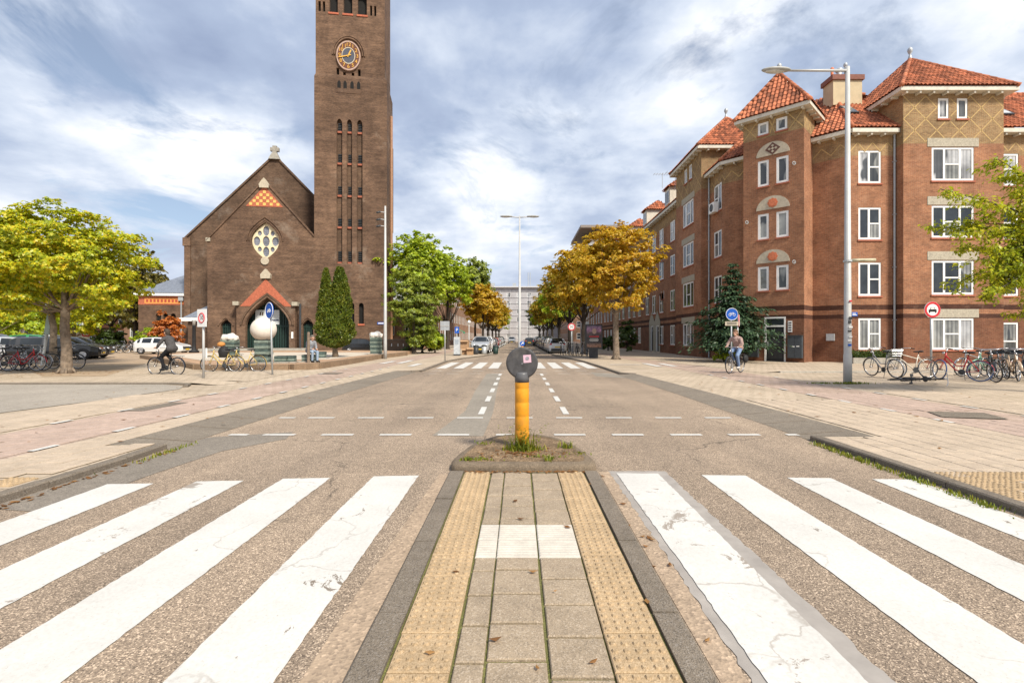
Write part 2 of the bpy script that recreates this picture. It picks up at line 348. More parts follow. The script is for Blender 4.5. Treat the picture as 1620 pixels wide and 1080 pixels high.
def paver(name, c1, c2, joint, w=0.3, h=0.3, off=0.5, js=0.012):
    t = NT(name); t.set(0.92, 0, 0.2); p = t.pos()
    b = t.n('ShaderNodeTexBrick', offset=off); t.l(p, b.inputs['Vector']); b.inputs['Scale'].default_value = 1
    b.inputs['Color1'].default_value = (*c1,1); b.inputs['Color2'].default_value = (*c2,1); b.inputs['Mortar'].default_value = (*joint,1)
    b.inputs['Mortar Size'].default_value = js; b.inputs['Brick Width'].default_value = w; b.inputs['Row Height'].default_value = h
    k = t.mix(0.9, b.outputs['Color'], t.ramp(t.noise(p, 0.6, 7, 0.65), [(0.3, (0.8,0.79,0.77)), (0.7, (1.18,1.18,1.17))]), 'MULTIPLY')
    k = t.mix(0.6, k, t.ramp(t.noise(p, 25, 4, 0.7), [(0.3, (0.8,)*3), (0.7, (1.2,)*3)]), 'MULTIPLY')
    t.col(k); t.bump(b.outputs['Fac'], -0.4, 0.008); return t.m
PAVB = paver('beige_slab_paving', (0.48,0.39,0.295), (0.42,0.34,0.255), (0.25,0.20,0.14))
PAVR = paver('red_slab_paving', (0.43,0.325,0.265), (0.375,0.28,0.225), (0.24,0.18,0.135))
def paintmat(name, wear, base=(0.60,0.58,0.54), under=(0.20,0.165,0.13), scale=3.0, cracks=0.0):
    t = NT(name); t.set(0.75, 0, 0.3); p = t.pos()
    n = t.noise(p, scale, 10, 0.75, 0.8); f = t.ramp(n, [(wear, 0.0), (wear+0.012, 1.0)])
    w = t.ramp(t.noise(p, 1.4, 6, 0.65), [(0.3, tuple(x*0.86 for x in base)), (0.6, base)])
    w = t.mix(0.5, w, t.ramp(t.noise(p, 45, 3, 0.7), [(0.3, (0.82,0.81,0.79)), (0.6, (1.05,1.05,1.05))]), 'MULTIPLY')
    f2 = t.ramp(t.noise(p, 80, 3, 0.6), [(0.30, 0.0), (0.36, 1.0)])
    m_ = t.math('MULTIPLY', f, t.math('ADD', t.math('MULTIPLY', f2, 0.35), 0.65))
    if cracks:
        wp = t.n('ShaderNodeVectorMath', operation='MULTIPLY_ADD'); nz = t.n('ShaderNodeTexNoise'); nz.inputs['Scale'].default_value = 4; nz.inputs['Detail'].default_value = 6; t.l(p, nz.inputs['Vector'])
        t.l(nz.outputs['Color'], wp.inputs[0]); wp.inputs[1].default_value = (0.4,0.4,0.0); t.l(p, wp.inputs[2])
        cv = t.n('ShaderNodeTexVoronoi', feature='DISTANCE_TO_EDGE'); cv.inputs['Scale'].default_value = 1.1; t.l(wp.outputs[0], cv.inputs['Vector'])
        g_ = t.ramp(t.noise(p, 0.9, 3, 0.6), [(0.46, 0.0), (0.54, 1.0)])
        m_ = t.math('MULTIPLY', m_, t.math('SUBTRACT', 1.0, t.math('MULTIPLY', t.math('MULTIPLY', t.ramp(cv.outputs['Distance'], [(0.0, 1.0), (0.012, 0.0)]), g_), cracks)))
    t.col(t.mix(m_, under, w)); return t.m
PAINT = paintmat('road_paint', 0.355, cracks=0.45); PAINTW = paintmat('worn_road_paint', 0.40, scale=2.4, under=(0.30,0.26,0.22), cracks=0.7); PAINTF = paintmat('faded_road_paint', 0.44, base=(0.6,0.57,0.52))
GREYSEAL = simple('grey_seal_strip', (0.32,0.29,0.26), 0.8, var=0.15, scale=5)
def leafmat(name, stops, pos=None, trans=0.35, nscale=0.9):
    t = NT(name); t.t.nodes.remove(t.b); p = t.pos(); g = t.n('ShaderNodeNewGeometry')
    f = t.math('ADD', t.math('MULTIPLY', g.outputs['Random Per Island'], 0.55), t.math('MULTIPLY', t.noise(p, nscale, 3, 0.6), 0.75))
    k = t.ramp(t.math('SUBTRACT', f, 0.15), stops)
    d = t.n('ShaderNodeBsdfDiffuse'); tr = t.n('ShaderNodeBsdfTranslucent'); gl = t.n('ShaderNodeBsdfGlossy'); gl.inputs['Roughness'].default_value = 0.45
    gl.inputs['Color'].default_value = (0.5,0.5,0.5,1)
    t.l(k, d.inputs['Color']); t.l(t.mix(1.0, k, (1.25,1.2,0.7), 'MULTIPLY'), tr.inputs['Color'])
    m = t.n('ShaderNodeMixShader'); m.inputs[0].default_value = trans; t.l(d.outputs[0], m.inputs[1]); t.l(tr.outputs[0], m.inputs[2])
    m2 = t.n('ShaderNodeMixShader'); m2.inputs[0].default_value = 0.05; t.l(m.outputs[0], m2.inputs[1]); t.l(gl.outputs[0], m2.inputs[2])
    t.l(m2.outputs[0], t.t.nodes['Material Output'].inputs[0]); return t.m
LF_YEL = leafmat('yellow_green_chestnut_leaves', [(0.12,(0.13,0.20,0.010)),(0.42,(0.34,0.40,0.014)),(0.66,(0.58,0.53,0.015)),(0.86,(0.64,0.42,0.02)),(0.98,(0.50,0.21,0.02))])
LF_ORA = leafmat('orange_chestnut_leaves', [(0.1,(0.20,0.19,0.012)),(0.35,(0.44,0.31,0.016)),(0.6,(0.60,0.38,0.02)),(0.85,(0.60,0.28,0.018)),(1.0,(0.40,0.14,0.015))])
LF_OLV = leafmat('olive_chestnut_leaves', [(0.1,(0.15,0.16,0.012)),(0.4,(0.34,0.28,0.016)),(0.65,(0.48,0.30,0.02)),(0.9,(0.46,0.20,0.016))])
LF_GRN = leafmat('fresh_green_leaves', [(0.1,(0.13,0.20,0.012)),(0.4,(0.29,0.40,0.02)),(0.7,(0.45,0.52,0.025)),(0.95,(0.58,0.54,0.03))])
LF_DRK = leafmat('dark_green_leaves', [(0.1,(0.025,0.045,0.012)),(0.5,(0.06,0.10,0.018)),(0.9,(0.13,0.17,0.03))], trans=0.2)
LF_DOL = leafmat('dark_olive_leaves', [(0.1,(0.05,0.055,0.012)),(0.5,(0.13,0.115,0.018)),(0.9,(0.26,0.19,0.025))], trans=0.25)
LF_CYP = leafmat('cypress_needles', [(0.1,(0.035,0.06,0.008)),(0.5,(0.10,0.14,0.012)),(0.9,(0.22,0.21,0.02))], trans=0.15)
LF_FIR = leafmat('fir_needles', [(0.1,(0.018,0.04,0.02)),(0.5,(0.045,0.085,0.04)),(0.9,(0.09,0.13,0.06))], trans=0.1)
LF_CED = leafmat('soft_conifer_needles', [(0.1,(0.07,0.11,0.015)),(0.5,(0.21,0.27,0.03)),(0.9,(0.38,0.40,0.05))], trans=0.2)
LF_RUS = leafmat('rust_leaves', [(0.1,(0.25,0.07,0.015)),(0.5,(0.50,0.15,0.03)),(0.9,(0.60,0.24,0.05))])
BARK = simple('bark', (0.19,0.145,0.105), 0.95, var=0.45, scale=9, dirt=(0.30,0.25,0.20))
BARKD = simple('dark_bark', (0.06,0.047,0.036), 0.95, var=0.4, scale=9)
# ------------------------------------------------------------------ ground, road, pavements
def sheet(name, pts, z, mat, parent=None):
    zs = z if isinstance(z, (list, tuple)) else [z]*len(pts)
    o = MB().poly([(x, y, q) for (x, y), q in zip(pts, zs)]).build(name, mat, parent)
    if parent is None: struct(o)
    return o
sheet('ground', [(-900,-900),(900,-900),(900,900),(-900,900)], -0.03, PAVB)
road = sheet('road', [(-4.97,-6),(4.52,-6),(4.52,260),(-4.97,260)], 0.0, ASPH)
LP = [(-4.97,-6),(-4.97,6.75),(-5.72,6.75),(-5.65,14),(-5.45,21.2),(-4.3,21.6),(-4.45,30.4),(-3.9,34.5),(-2.75,39.0),(-2.5,41.5),(-2.7,43.2),(-4.6,44),(-4.6,260),(-120,260),(-120,-6)]
pav_l = sheet('pavement_left', LP, PAV-0.014, PAVB)
RP = [(4.52,-6),(4.52,7.3),(5.35,7.3),(5.15,13),(4.75,19.6),(4.25,20.2),(4.15,26),(4.05,30.2),(3.5,35.5),(2.9,41.5),(3.2,44.5),(4.7,45.4),(4.7,260),(120,260),(120,-6)]
pav_r = sheet('pavement_right', RP, PAV-0.014, PAVB)
def ramp_sheet(name, inner, outer):
    mb = MB()
    for i in range(len(inner)-1):
        mb.poly([(*inner[i],0.004),(*inner[i+1],0.004),(*outer[i+1],PAV-0.003),(*outer[i],PAV-0.003)])
    return struct(mb.build(name, BANDM))
ramp_sheet('ramp_left', [(-4.86,6.72),(-4.80,14),(-4.55,21.6)], [(-5.74,6.74),(-5.67,14),(-5.47,21.3)])
ramp_sheet('ramp_right', [(4.40,7.28),(4.36,13),(4.05,20.0)], [(5.37,7.28),(5.17,13),(4.77,19.7)])
# joints across the ramp
for nm, x0, x1, y0, y1 in (('ramp_left', -4.83, -5.70, 7.2, 21), ('ramp_right', 4.40, 5.20, 7.7, 19.4)):
    mb = MB(); y = y0
    while y < y1:
        t = (y-y0)/(y1-y0); a = x0*(1-0.05*t); b = x1*(1-0.055*t)
        mb.poly([(a,y,0.0075),(b,y,PAV+0.0005),(b,y+0.012,PAV+0.0005),(a,y+0.012,0.0075)]); y += 0.98
    mb.build('paver_joint', SOIL, bpy.data.objects[nm])
# side road on the left, with the raised corner pavement beyond it
sheet('side_road', [(-10.35,8.9),(-9.9,11.5),(-9.75,13.9),(-10.2,14.75),(-11.2,15.25),(-70,15.25),(-70,2.0),(-13.0,2.0)], PAV-0.003, SIDEA)
CP = 0.12
sheet('corner_pavement', [(-10.9,15.4),(-10.2,15.2),(-10.0,16.2),(-10.6,22.4),(-15,22.4),(-27,33),(-27,60),(-120,60),(-120,15.45)], CP-0.006, PAVB)
def skirt(name, pts, z0, z1, w, mat):
    mb = MB(); P_ = [Vector(p) for p in pts]
    for a, b in zip(P_[:-1], P_[1:]):
        d = (b-a).normalized(); n = Vector((d.y, -d.x))*w; mb.poly([(a.x,a.y,z0),(b.x,b.y,z0),(b.x+n.x,b.y+n.y,z1),(a.x+n.x,a.y+n.y,z1)])
    return struct(mb.build(name, mat))
skirt('corner_pavement_edge', [(-10.6,22.4),(-10.0,16.2),(-10.2,15.2)][::-1], CP-0.006, PAV-0.006, 0.9, PAVB)
sheet('side_lane', [(-17.3,17.6),(-15.2,17.8),(-31.5,45),(-60,92),(-76,92),(-40,45),(-27,26)], CP-0.001, simple('lane_brick', (0.36,0.265,0.175), 0.9, var=0.15, scale=1.2))
path_l = sheet('bike_path_left', [(-7.9,3.5),(-6.3,3.5),(-6.42,14),(-6.6,24),(-6.5,60),(-8.1,60),(-8.25,24),(-8.1,14)], PAV-0.010, PAVR)
path_r = sheet('bike_path_right', [(7.55,3.5),(9.6,3.5),(9.6,20),(9.3,30),(8.4,45),(7.2,45),(7.35,28),(7.5,20)], PAV-0.010, PAVR)
parking = sheet('parking_bay', [(-4.6,44),(-2.45,42),(-2.45,150),(-4.6,150)], 0.004, ASPHG); sheet('parking_bay_right', [(2.75,44.6),(4.7,45.4),(4.7,150),(2.75,150)], 0.004, ASPHG)
# asphalt repairs
sheet('asphalt_patch', [(-1.36,7.65),(-0.55,7.6),(-0.52,10),(-0.62,14),(-0.72,20.6),(-1.35,20.6),(-1.25,14),(-1.12,10.2)], 0.004, ASPHG, road)
sheet('asphalt_patch', [(-4.84,4.4),(-4.2,4.3),(-4.15,5.6),(-4.05,6.6),(-3.55,7.4),(-3.7,7.95),(-4.83,7.5)], 0.004, ASPHD, road)
sheet('asphalt_patch', [(3.1,19.2),(4.2,18.3),(4.25,20.1),(3.2,21.5)], 0.004, ASPHG, road)
# light worn edges of the asphalt next to the refuge
sheet('asphalt_seam', [(0.905,0.8),(1.02,0.8),(1.06,3.4),(1.07,5.6),(0.93,5.6)], 0.003, groundmat('pale_asphalt_seam', (0.36,0.27,0.19), 0.5, 60, (0.16,0.12,0.09), None, 0.2), road)
sheet('asphalt_seam', [(-0.80,0.8),(-1.00,0.8),(-0.98,3.0),(-0.90,5.5),(-0.79,5.5)], 0.003, MATS['pale_asphalt_seam'], road)
# manhole covers
sheet('manhole_cover', [(7.9,9.0),(8.9,8.75),(9.15,9.5),(8.2,9.7)], PAV+0.006, KERBD, path_r)
sheet('manhole_cover', [(-8.0,9.7),(-7.55,9.75),(-7.5,11.0),(-7.9,11.0)], PAV+0.006, KERBD, path_l)
sheet('drain_cover', [(-8.1,19.5),(-7.3,19.5),(-7.3,20.3),(-8.1,20.3)], PAV+0.003, KERBD, path_l)

# painted markings: irregular thin sheets, parts of the road
def stripe(name, c, mat, z=0.005, parent=road, jit=0.005, step=0.05):
    c = [Vector((*p,0)) for p in c]; out = []
    for i in range(4):
        a, b = c[i], c[(i+1)%4]; n = max(1, int((b-a).length/step)); nr = Vector((-(b-a).y, (b-a).x, 0)).normalized()
        for k in range(n): out.append(a.lerp(b, k/n) + nr*random.uniform(-jit, jit))
    return MB().poly([(p.x,p.y,z) for p in out]).build(name, mat, parent)
ZL = [(-1.60,-1.10,5.44),(-2.57,-2.06,5.35),(-3.45,-2.96,5.25),(-4.33,-3.86,5.15)]
for i,(a,b,y) in enumerate(ZL): stripe('zebra_stripe', [(a,0.9),(b,0.9),(b-0.02,y),(a-0.02,y-0.03)], PAINTW if i == 2 else PAINT)
stripe('grey_seal', [(1.06,0.9),(1.70,0.9),(1.70,5.62),(1.05,5.62)], GREYSEAL, 0.004, jit=0.012)
ZR = [(1.12,1.57,5.52),(2.07,2.56,5.46),(2.98,3.45,5.36),(3.88,4.32,5.31)]
for i,(a,b,y) in enumerate(ZR): stripe('zebra_stripe', [(a,0.9),(b,0.9),(b+(0 if i else 0.02),y-0.02),(a,y)], PAINTW if i == 0 else PAINT, 0.009 if i == 0 else 0.005)
for y, pitch, x0 in ((7.70,0.925,-4.98),(9.32,0.955,-5.0)):
    for k in range(11):
        a = x0 + k*pitch
        if a > 4.35 or a < -4.8: a = max(a, -4.6)
        if a > 4.3: continue
        w = 0.30 if k == 0 else 0.50
        stripe('dash_line', [(a,y-0.055),(a+w,y-0.055),(a+w,y+0.055),(a,y+0.055)], PAINT, 0.009)
for x in (-0.755, 0.97):
    for k in range(6):
        y = 9.75 + k*1.95; stripe('lane_dash', [(x-0.06,y),(x+0.06,y),(x+0.06,y+1.0),(x-0.06,y+1.0)], PAINT, 0.009)
for y in (20.6, 22.3):
    for k in range(9):
        a = -4.0 + k*0.95; stripe('dash_line', [(a,y-0.05),(a+0.5,y-0.05),(a+0.5,y+0.05),(a,y+0.05)], PAINTF, 0.005)
for x in (-3.85,-2.98,-2.1,-1.25,1.12,1.98,2.85,3.7):
    stripe('zebra_stripe', [(x-0.25,24.0),(x+0.25,24.0),(x+0.25,29.6),(x-0.25,29.6)], PAINT, 0.005, step=0.4)
# bicycle path dashes
for side, par in ((-1, path_l), (1, path_r)):
    for x, ys in (((-6.36, [6.3+1.32*k for k in range(14)]), (-8.02, [6.9+1.4*k for k in range(12)])) if side < 0 else ((7.56, [8.4+1.3*k for k in range(9)]), (9.58, [8.8+1.28*k for k in range(8)]))):
        for y in ys: stripe('path_dash', [(x-0.05,y),(x+0.05,y),(x+0.05,y+0.38),(x-0.05,y+0.38)], PAINT, PAV+0.006, par)
# give-way stripes at the pavement crossings further on
for px, py, w in ((612,573,1.4),(640,572,1.7),(655,577,1.2)):
    x, y = G(px, py); stripe('ramp_mark', [(x-0.1,y-w),(x+0.25,y-w),(x+0.25,y+w),(x-0.1,y+w)], PAINT, PAV+0.004, pav_l)
for px, py, w in ((1030,577,1.5),(1055,577,1.3)):
    x, y = G(px, py); stripe('ramp_mark', [(x-0.15,y-w),(x+0.2,y-w),(x+0.2,y+w),(x-0.15,y+w)], PAINT, PAV+0.004, pav_r)
for px0, px1, py in ((965,1012,576.5),(1088,1130,564)):
    x, y = G(px0, py); x1 = GX(px1, y); stripe('ramp_mark', [(x,y-0.12),(x1,y-0.12),(x1,y+0.12),(x,y+0.12)], PAINT, PAV+0.004, pav_r)

# kerbs of single stones
def kerb(name, pts, w, z0, z1, mat=KERBD, ln=1.0, side=1):
    e = bpy.data.objects.new(name, None); COL.objects.link(e); struct(e)
    pts = [Vector((*p,0)) for p in pts]
    for a, b in zip(pts[:-1], pts[1:]):
        n = max(1, round((b-a).length/ln)); d = (b-a).normalized(); nr = Vector((-d.y, d.x, 0))*side
        for k in range(n):
            p, q = a.lerp(b, k/n) + d*0.006, a.lerp(b, (k+1)/n) - d*0.006; zt = z1 + random.uniform(-0.004, 0.004); c = 0.015
            mb = MB(); A = [p, q, q+nr*w, p+nr*w]; B = [p+nr*c, q+nr*c, q+nr*w, p+nr*w]
            vs = [(v.x,v.y,z0) for v in A] + [(v.x,v.y,zt-c) for v in A[:2]] + [(v.x,v.y,zt) for v in A[2:]] + [(v.x,v.y,zt) for v in B[:2]]
            mb.add(vs, [(0,1,5,4),(4,5,9,8),(8,9,6,7),(1,2,6,9,5),(3,0,4,8,7),(2,3,7,6)]); mb.build('kerb_stone', mat, e)
    return e
kerb('kerb_left', [(-4.85,-5.0),(-4.85,6.0),(-4.9,6.75)], 0.13, -0.02, PAV+0.008)
kerb('kerb_right', [(4.40,-5.0),(4.42,6.0),(4.40,7.3)], 0.13, -0.02, PAV+0.008, side=-1)
kerb('kerb_far_left', [(-5.4,21.2),(-4.7,21.3),(-4.3,21.7),(-4.43,30.4),(-3.88,34.5),(-2.73,39.0),(-2.48,41.5),(-2.68,43.2),(-4.6,44),(-4.6,95)], 0.13, -0.02, PAV+0.012, ln=2.0)
kerb('kerb_far_right', [(4.75,19.7),(4.22,20.2),(4.13,26),(4.03,30.2),(3.48,35.5),(2.88,41.5),(3.18,44.5),(4.7,45.4),(4.7,95)], 0.13, -0.02, PAV+0.012, ln=2.0, side=-1)
kerb('kerb_side_road', [(-30,15.25),(-11.0,15.25),(-10.3,15.0),(-10.0,14.4)], 0.13, 0.05, CP, ln=1.5)
kerb('kerb_by_building', [(11.0,20.3),(30,20.3)], 0.15, 0.05, PAV+0.05, CONC, ln=1.5)
sheet('building_pavement', [(11.0,20.45),(40,20.45),(40,28.5),(17.2,28.5),(13.2,32.3),(13.2,90),(8.8,90),(8.8,45),(9.4,30)], PAV+0.03, PAVB)
BPV = PAV+0.03
skirt('building_pavement_edge', [(11.0,20.45),(9.4,30),(8.8,45),(8.8,90)][::-1], BPV, PAV-0.005, 0.8, PAVB)

# single slabs near the camera
JOINTB = groundmat('sandy_joint', (0.15,0.115,0.07), 0.5, 120, (0.06,0.05,0.03), (0.22,0.18,0.09), 0.4, 3)
def slab_mesh(w, h, th=0.02, b=0.006): return MB().bbox(-w/2, w/2, -h/2, h/2, -th, 0, b).mesh('slab')
def paved_mesh(w, h, q=0.2997, th=0.02, b=0.005):
    m = MB().bbox(-w/2, w/2, -h/2, h/2, -th, 0, b); m.mi = 1; m.poly([(-q/2,-q/2,-0.007),(q/2,-q/2,-0.007),(q/2,q/2,-0.007),(-q/2,q/2,-0.007)]); return m.mesh('slab')
SLP = paved_mesh(0.287, 0.287); SL = slab_mesh(0.284, 0.291); SLH = slab_mesh(0.138, 0.291)
def visible(x, y): return y > 1.7 and -1.10 < x/y < 1.08
def field(parent, x0, nx, y0, y1, mat, z=PAV, me=SLP, off=True, skip=None, name='slab', cap=300):
    n = 0; k = 0; y = y0
    while y < y1:
        for i in range(nx):
            x = x0 + 0.15 + 0.3*i; yy = y + (0.15 if off and i % 2 else 0)
            if not visible(x, yy) or (skip and skip(x, yy)) or n >= cap: continue
            o = link(name, me, [mat, JOINTB] if me is SLP else mat, parent); o.location = (x, yy, z + random.uniform(-0.0012, 0.0012))
            o.rotation_euler = (R(random.uniform(-0.35,0.35)), R(random.uniform(-0.35,0.35)), R(random.uniform(-0.5,0.5))); n += 1
        y += 0.3
def tact_mesh(n=5, w=0.291, name='tactile_slab'):
    mb = MB().bbox(-w/2, w/2, -w/2, w/2, -0.02, 0, 0.005)
    for i in range(n):
        for j in range(n):
            x = (i-(n-1)/2)*w/n; y = (j-(n-1)/2)*w/n; N = 8; r0, r1 = 0.0185, 0.0125; b = len(mb.v)
            mb.v += [(x+r0*math.cos(2*math.pi*k/N), y+r0*math.sin(2*math.pi*k/N), 0.0) for k in range(N)] + [(x+r1*math.cos(2*math.pi*k/N), y+r1*math.sin(2*math.pi*k/N), 0.0095) for k in range(N)]
            for k in range(N): mb.f.append([b+k, b+(k+1)%N, b+N+(k+1)%N, b+N+k]); mb.m.append(0)
            mb.f.append([b+N+k for k in range(N)]); mb.m.append(0)
    return mb.mesh(name)
TACT = tact_mesh()
ymax_l = 11.5
field(pav_l, -6.3, 4, 5.3, 6.6, TILEB, skip=lambda x, y: x > -5.15)
field(pav_l, -6.3, 4, 3.8, 5.2, TILEY, me=TACT, off=False, name='tactile_slab', skip=lambda x, y: x > -5.15)
field(pav_l, -6.3, 2, 6.75, ymax_l, TILEB, skip=lambda x, y: x > -5.85)
field(pav_l, -9.92, 6, 7.0, 12.6, TILEB, cap=110)
field(path_l, -7.9, 5, 5.7, 12.8, TILER)
field(pav_r, 4.56, 10, 5.3, 11.4, TILEB, skip=lambda x, y: (y > 7.1 and x < 5.55), cap=205)
field(pav_r, 4.56, 4, 4.0, 5.2, TILEY, me=TACT, off=False, name='tactile_slab')
field(path_r, 7.58, 6, 7.2, 12.8, TILER, skip=lambda x, y: 7.75 < x < 9.25 and 8.6 < y < 9.85)
field(pav_r, 9.75, 6, 9.2, 13.4, TILEB, cap=90)

# ------------------------------------------------------------------ traffic refuge in the middle of the road
strip = sheet('refuge_strip', [(-0.63,0.8),(0.75,0.8),(0.75,5.6),(-0.63,5.6)], 0.006, JOINT)
YT0 = 1.0
for k in range(15):
    y = YT0 + 0.15 + 0.3*k + 0.02
    if y > 5.45: continue
    for x, me, mat, nm in ((-0.463, TACT, TILEY, 'tactile_slab'), (0.592, TACT, TILEY, 'tactile_slab')):
        o = link(nm, me, mat, strip); o.location = (x+random.uniform(-.002,.002), y, 0.022+random.uniform(-.001,.001)); o.rotation_euler = (R(random.uniform(-.3,.3)), R(random.uniform(-.3,.3)), R(random.uniform(-.4,.4)))
RIB = MB().bbox(-0.1455,0.1455,-0.1455,0.1455,-0.02,-0.003,0.004)
for k in range(7): RIB.bbox(-0.14,0.14,-0.125+0.04*k-0.011,-0.125+0.04*k+0.011,-0.004,0.002,0.004)
RIBM = RIB.mesh('ribbed_slab')
RIBH = MB().bbox(-0.0725,0.0725,-0.1455,0.1455,-0.02,-0.003,0.004)
for k in range(7): RIBH.bbox(-0.068,0.068,-0.125+0.04*k-0.011,-0.125+0.04*k+0.011,-0.004,0.002,0.004)
RIBHM = RIBH.mesh('ribbed_slab')
def strip_col(x, me, ribme, y_off):
    ys = [3.535, 3.835]
    for y in ys:
        o = link('ribbed_slab', ribme, TILEW, strip); o.location = (x, y, 0.022)
    # towards the camera, staggered by a part slab
    yy = 3.385
    h = 0.3 - y_off if y_off else 0.3
    segs = []
    while yy > 0.9: segs.append((yy-h, yy)); yy -= h; h = 0.3
    yy = 3.985; h = y_off if y_off else 0.3
    while yy < 5.5: segs.append((yy, min(yy+h, 5.52))); yy += h; h = 0.3
    for a, b in segs:
        if b-a < 0.05: continue
        o = link('slab', me, TILEG, strip); o.location = (x+random.uniform(-.002,.002), (a+b)/2, 0.022+random.uniform(-.0015,.0015)); o.scale = (1, (b-a-0.020)/0.291, 1)
        o.rotation_euler = (R(random.uniform(-.3,.3)), R(random.uniform(-.3,.3)), R(random.uniform(-.35,.35)))
strip_col(-0.232, SLH, RIBHM, 0.10); strip_col(-0.008, SL, RIBM, 0.12); strip_col(0.293, SL, RIBM, 0.0)
kerb('refuge_kerb', [(-0.79,0.8),(-0.79,5.55)], 0.165, -0.02, 0.026, side=-1)
kerb('refuge_kerb', [(0.90,0.8),(0.91,5.55)], 0.15, -0.02, 0.026, side=1)
# raised D-shaped island
isl = [( -0.72,5.56),(0.84,5.56)]
half = [(0.90,5.62),(0.92,5.78),(0.88,6.1),(0.80,6.5),(0.68,6.85),(0.52,7.12),(0.34,7.28),(0.12,7.36)]
ring = [(-0.70,5.55),(0.82,5.55)] + half + [(0.12-x, y) for x, y in reversed(half)]
def ring_scale(k, dz): return [(0.06+(x-0.06)*k, 6.4+(y-6.4)*k, dz) for x, y in ring]
def skin(rings):
    mb = MB(); n = len(rings[0])
    for r_ in rings: mb.v += r_
    for i in range(len(rings)-1):
        for k in range(n): mb.f.append([i*n+k, i*n+(k+1)%n, (i+1)*n+(k+1)%n, (i+1)*n+k]); mb.m.append(0)
    return mb
island = thing('traffic_island', 'low D-shaped concrete island with dirt and weeds around the yellow bollard', 'traffic island', (0.06,6.4,0))
skin([ring_scale(1.0,0.0), ring_scale(1.0,0.055), ring_scale(0.985,0.082), ring_scale(0.955,0.098), ring_scale(0.86,0.102)]).build('kerb_edge', KERBD if 0 else groundmat('island_concrete', (0.17,0.13,0.09), 0.6, 120, (0.06,0.05,0.04), None, 0.3, 2.0), island, smooth=True, world=True)
mb = skin([ring_scale(0.875,0.100), ring_scale(0.6,0.112), ring_scale(0.3,0.122), ring_scale(0.02,0.126)]); mb.build('dirt_top', SOIL, island, smooth=True, world=True)

bx, by = 0.048, 6.30
bol = thing('bollard', 'yellow refuge bollard with dark round disc and pink sticker on the island', 'bollard', (bx,by,0.115))
ORPOST = simple('orange_yellow_plastic', (0.66,0.28,0.014), 0.5, var=0.12, scale=9, dirt=(0.42,0.19,0.03))
prof = [(0.094,-0.03),(0.094,0.2)]
for z in (0.24,0.42,0.60,0.78): prof += [(0.092,z-0.008),(0.0895,z),(0.092,z+0.008)]
prof += [(0.091,0.895),(0.088,0.90)]
MB().lathe(prof, 24).build('post', ORPOST, bol, smooth=True)
DISC = simple('disc_grey', (0.060,0.058,0.060), 0.55, var=0.3, scale=14, dirt=(0.12,0.112,0.105))
mb = MB().lathe([(0.094,0.86),(0.096,0.93),(0.09,0.96),(0.085,0.99)], 24); mb.build('collar', simple('collar_grey', (0.10,0.10,0.105), 0.4), bol, smooth=True)
mb = MB(); 
prof = [(0.001,-0.062),(0.02,-0.060),(0.06,-0.058),(0.17,-0.052),(0.188,-0.058),(0.200,-0.05),(0.207,-0.03),(0.207,0.03),(0.200,0.05),(0.16,0.055),(0.001,0.055)]
mb.lathe(prof, 40).xf(Matrix.Translation((0,0,1.108)) @ Matrix.Rotation(R(-90), 4, 'X')); 
# lathe axis now along the street; front is towards the camera
mb.xf(Matrix.Identity(4)); mb.build('disc', DISC, bol, smooth=True)
PINK = simple('pink_sticker', (0.62,0.40,0.48), 0.6, var=0.05)
mb = MB().box(-0.05,0.05,-0.0015,0.0015,-0.05,0.05).xf(Matrix.Translation((0.067,-0.0585,1.165)) @ Matrix.Rotation(R(-4),4,'Y')); st = mb.build('sticker', PINK, bol)
mb = MB().ell((0.067,-0.0612,1.168),(0.026,0.001,0.026),10,6).tube([(0.05,-0.0615,1.15),(0.085,-0.0615,1.185)],0.005,5); mb.build('sticker_print', simple('sticker_grey',(0.25,0.24,0.27),0.7), st)
mb = MB().box(-0.038,0.038,-0.0015,0.0015,-0.016,0.016).xf(Matrix.Translation((0.006,-0.0585,0.965))); mb.build('sticker', WHITE, bol)
for x,z in ((0.0,1.10),): MB().ell((x,-0.061,z),(0.012,0.004,0.012),10,6).build('bolt', simple('bolt_grey',(0.14,0.14,0.15),0.4), bol)

# weeds, moss and fallen leaves
def blades(n, cx, cy, sx, sy, z, h, w, lean=0.6):
    mb = MB()
    for _ in range(n):
        x = random.gauss(cx, sx); y = random.gauss(cy, sy); a = random.uniform(0, 6.28); hh = h*random.uniform(0.4,1.2); l = lean*random.uniform(0.2,1)
        dx, dy = math.cos(a), math.sin(a); px, py = -dy*w/2, dx*w/2
        mb.add([(x-px,y-py,z),(x+px,y+py,z),(x+dx*l*hh*0.4+px,y+dy*l*hh*0.4+py,z+hh*0.6),(x+dx*l*hh*0.4-px,y+dy*l*hh*0.4-py,z+hh*0.6),(x+dx*l*hh,y+dy*l*hh,z+hh)], [(0,1,2,3),(3,2,4)])
    return mb
LF_WEED = leafmat('weed_leaves', [(0.1,(0.07,0.11,0.01)),(0.5,(0.20,0.24,0.02)),(0.9,(0.36,0.30,0.04))], nscale=5)
mb = MB()
for n, cx, cy, sx, sy, h in ((420,0.05,6.17,0.10,0.05,0.09),(26,0.06,6.15,0.07,0.03,0.2),(12,0.13,6.25,0.04,0.04,0.26),(8,-0.10,6.25,0.04,0.04,0.24),(60,-0.45,5.75,0.10,0.03,0.035),(40,-0.60,5.72,0.03,0.03,0.05),(70,0.30,5.85,0.12,0.03,0.04),(40,0.36,5.72,0.03,0.03,0.05),(40,0.62,6.35,0.05,0.04,0.09),(30,-0.4,6.6,0.1,0.05,0.04),(40,0.75,6.05,0.08,0.04,0.03)):
    mb.merge(blades(n, cx, cy, sx, sy, 0.10, h, 0.014))
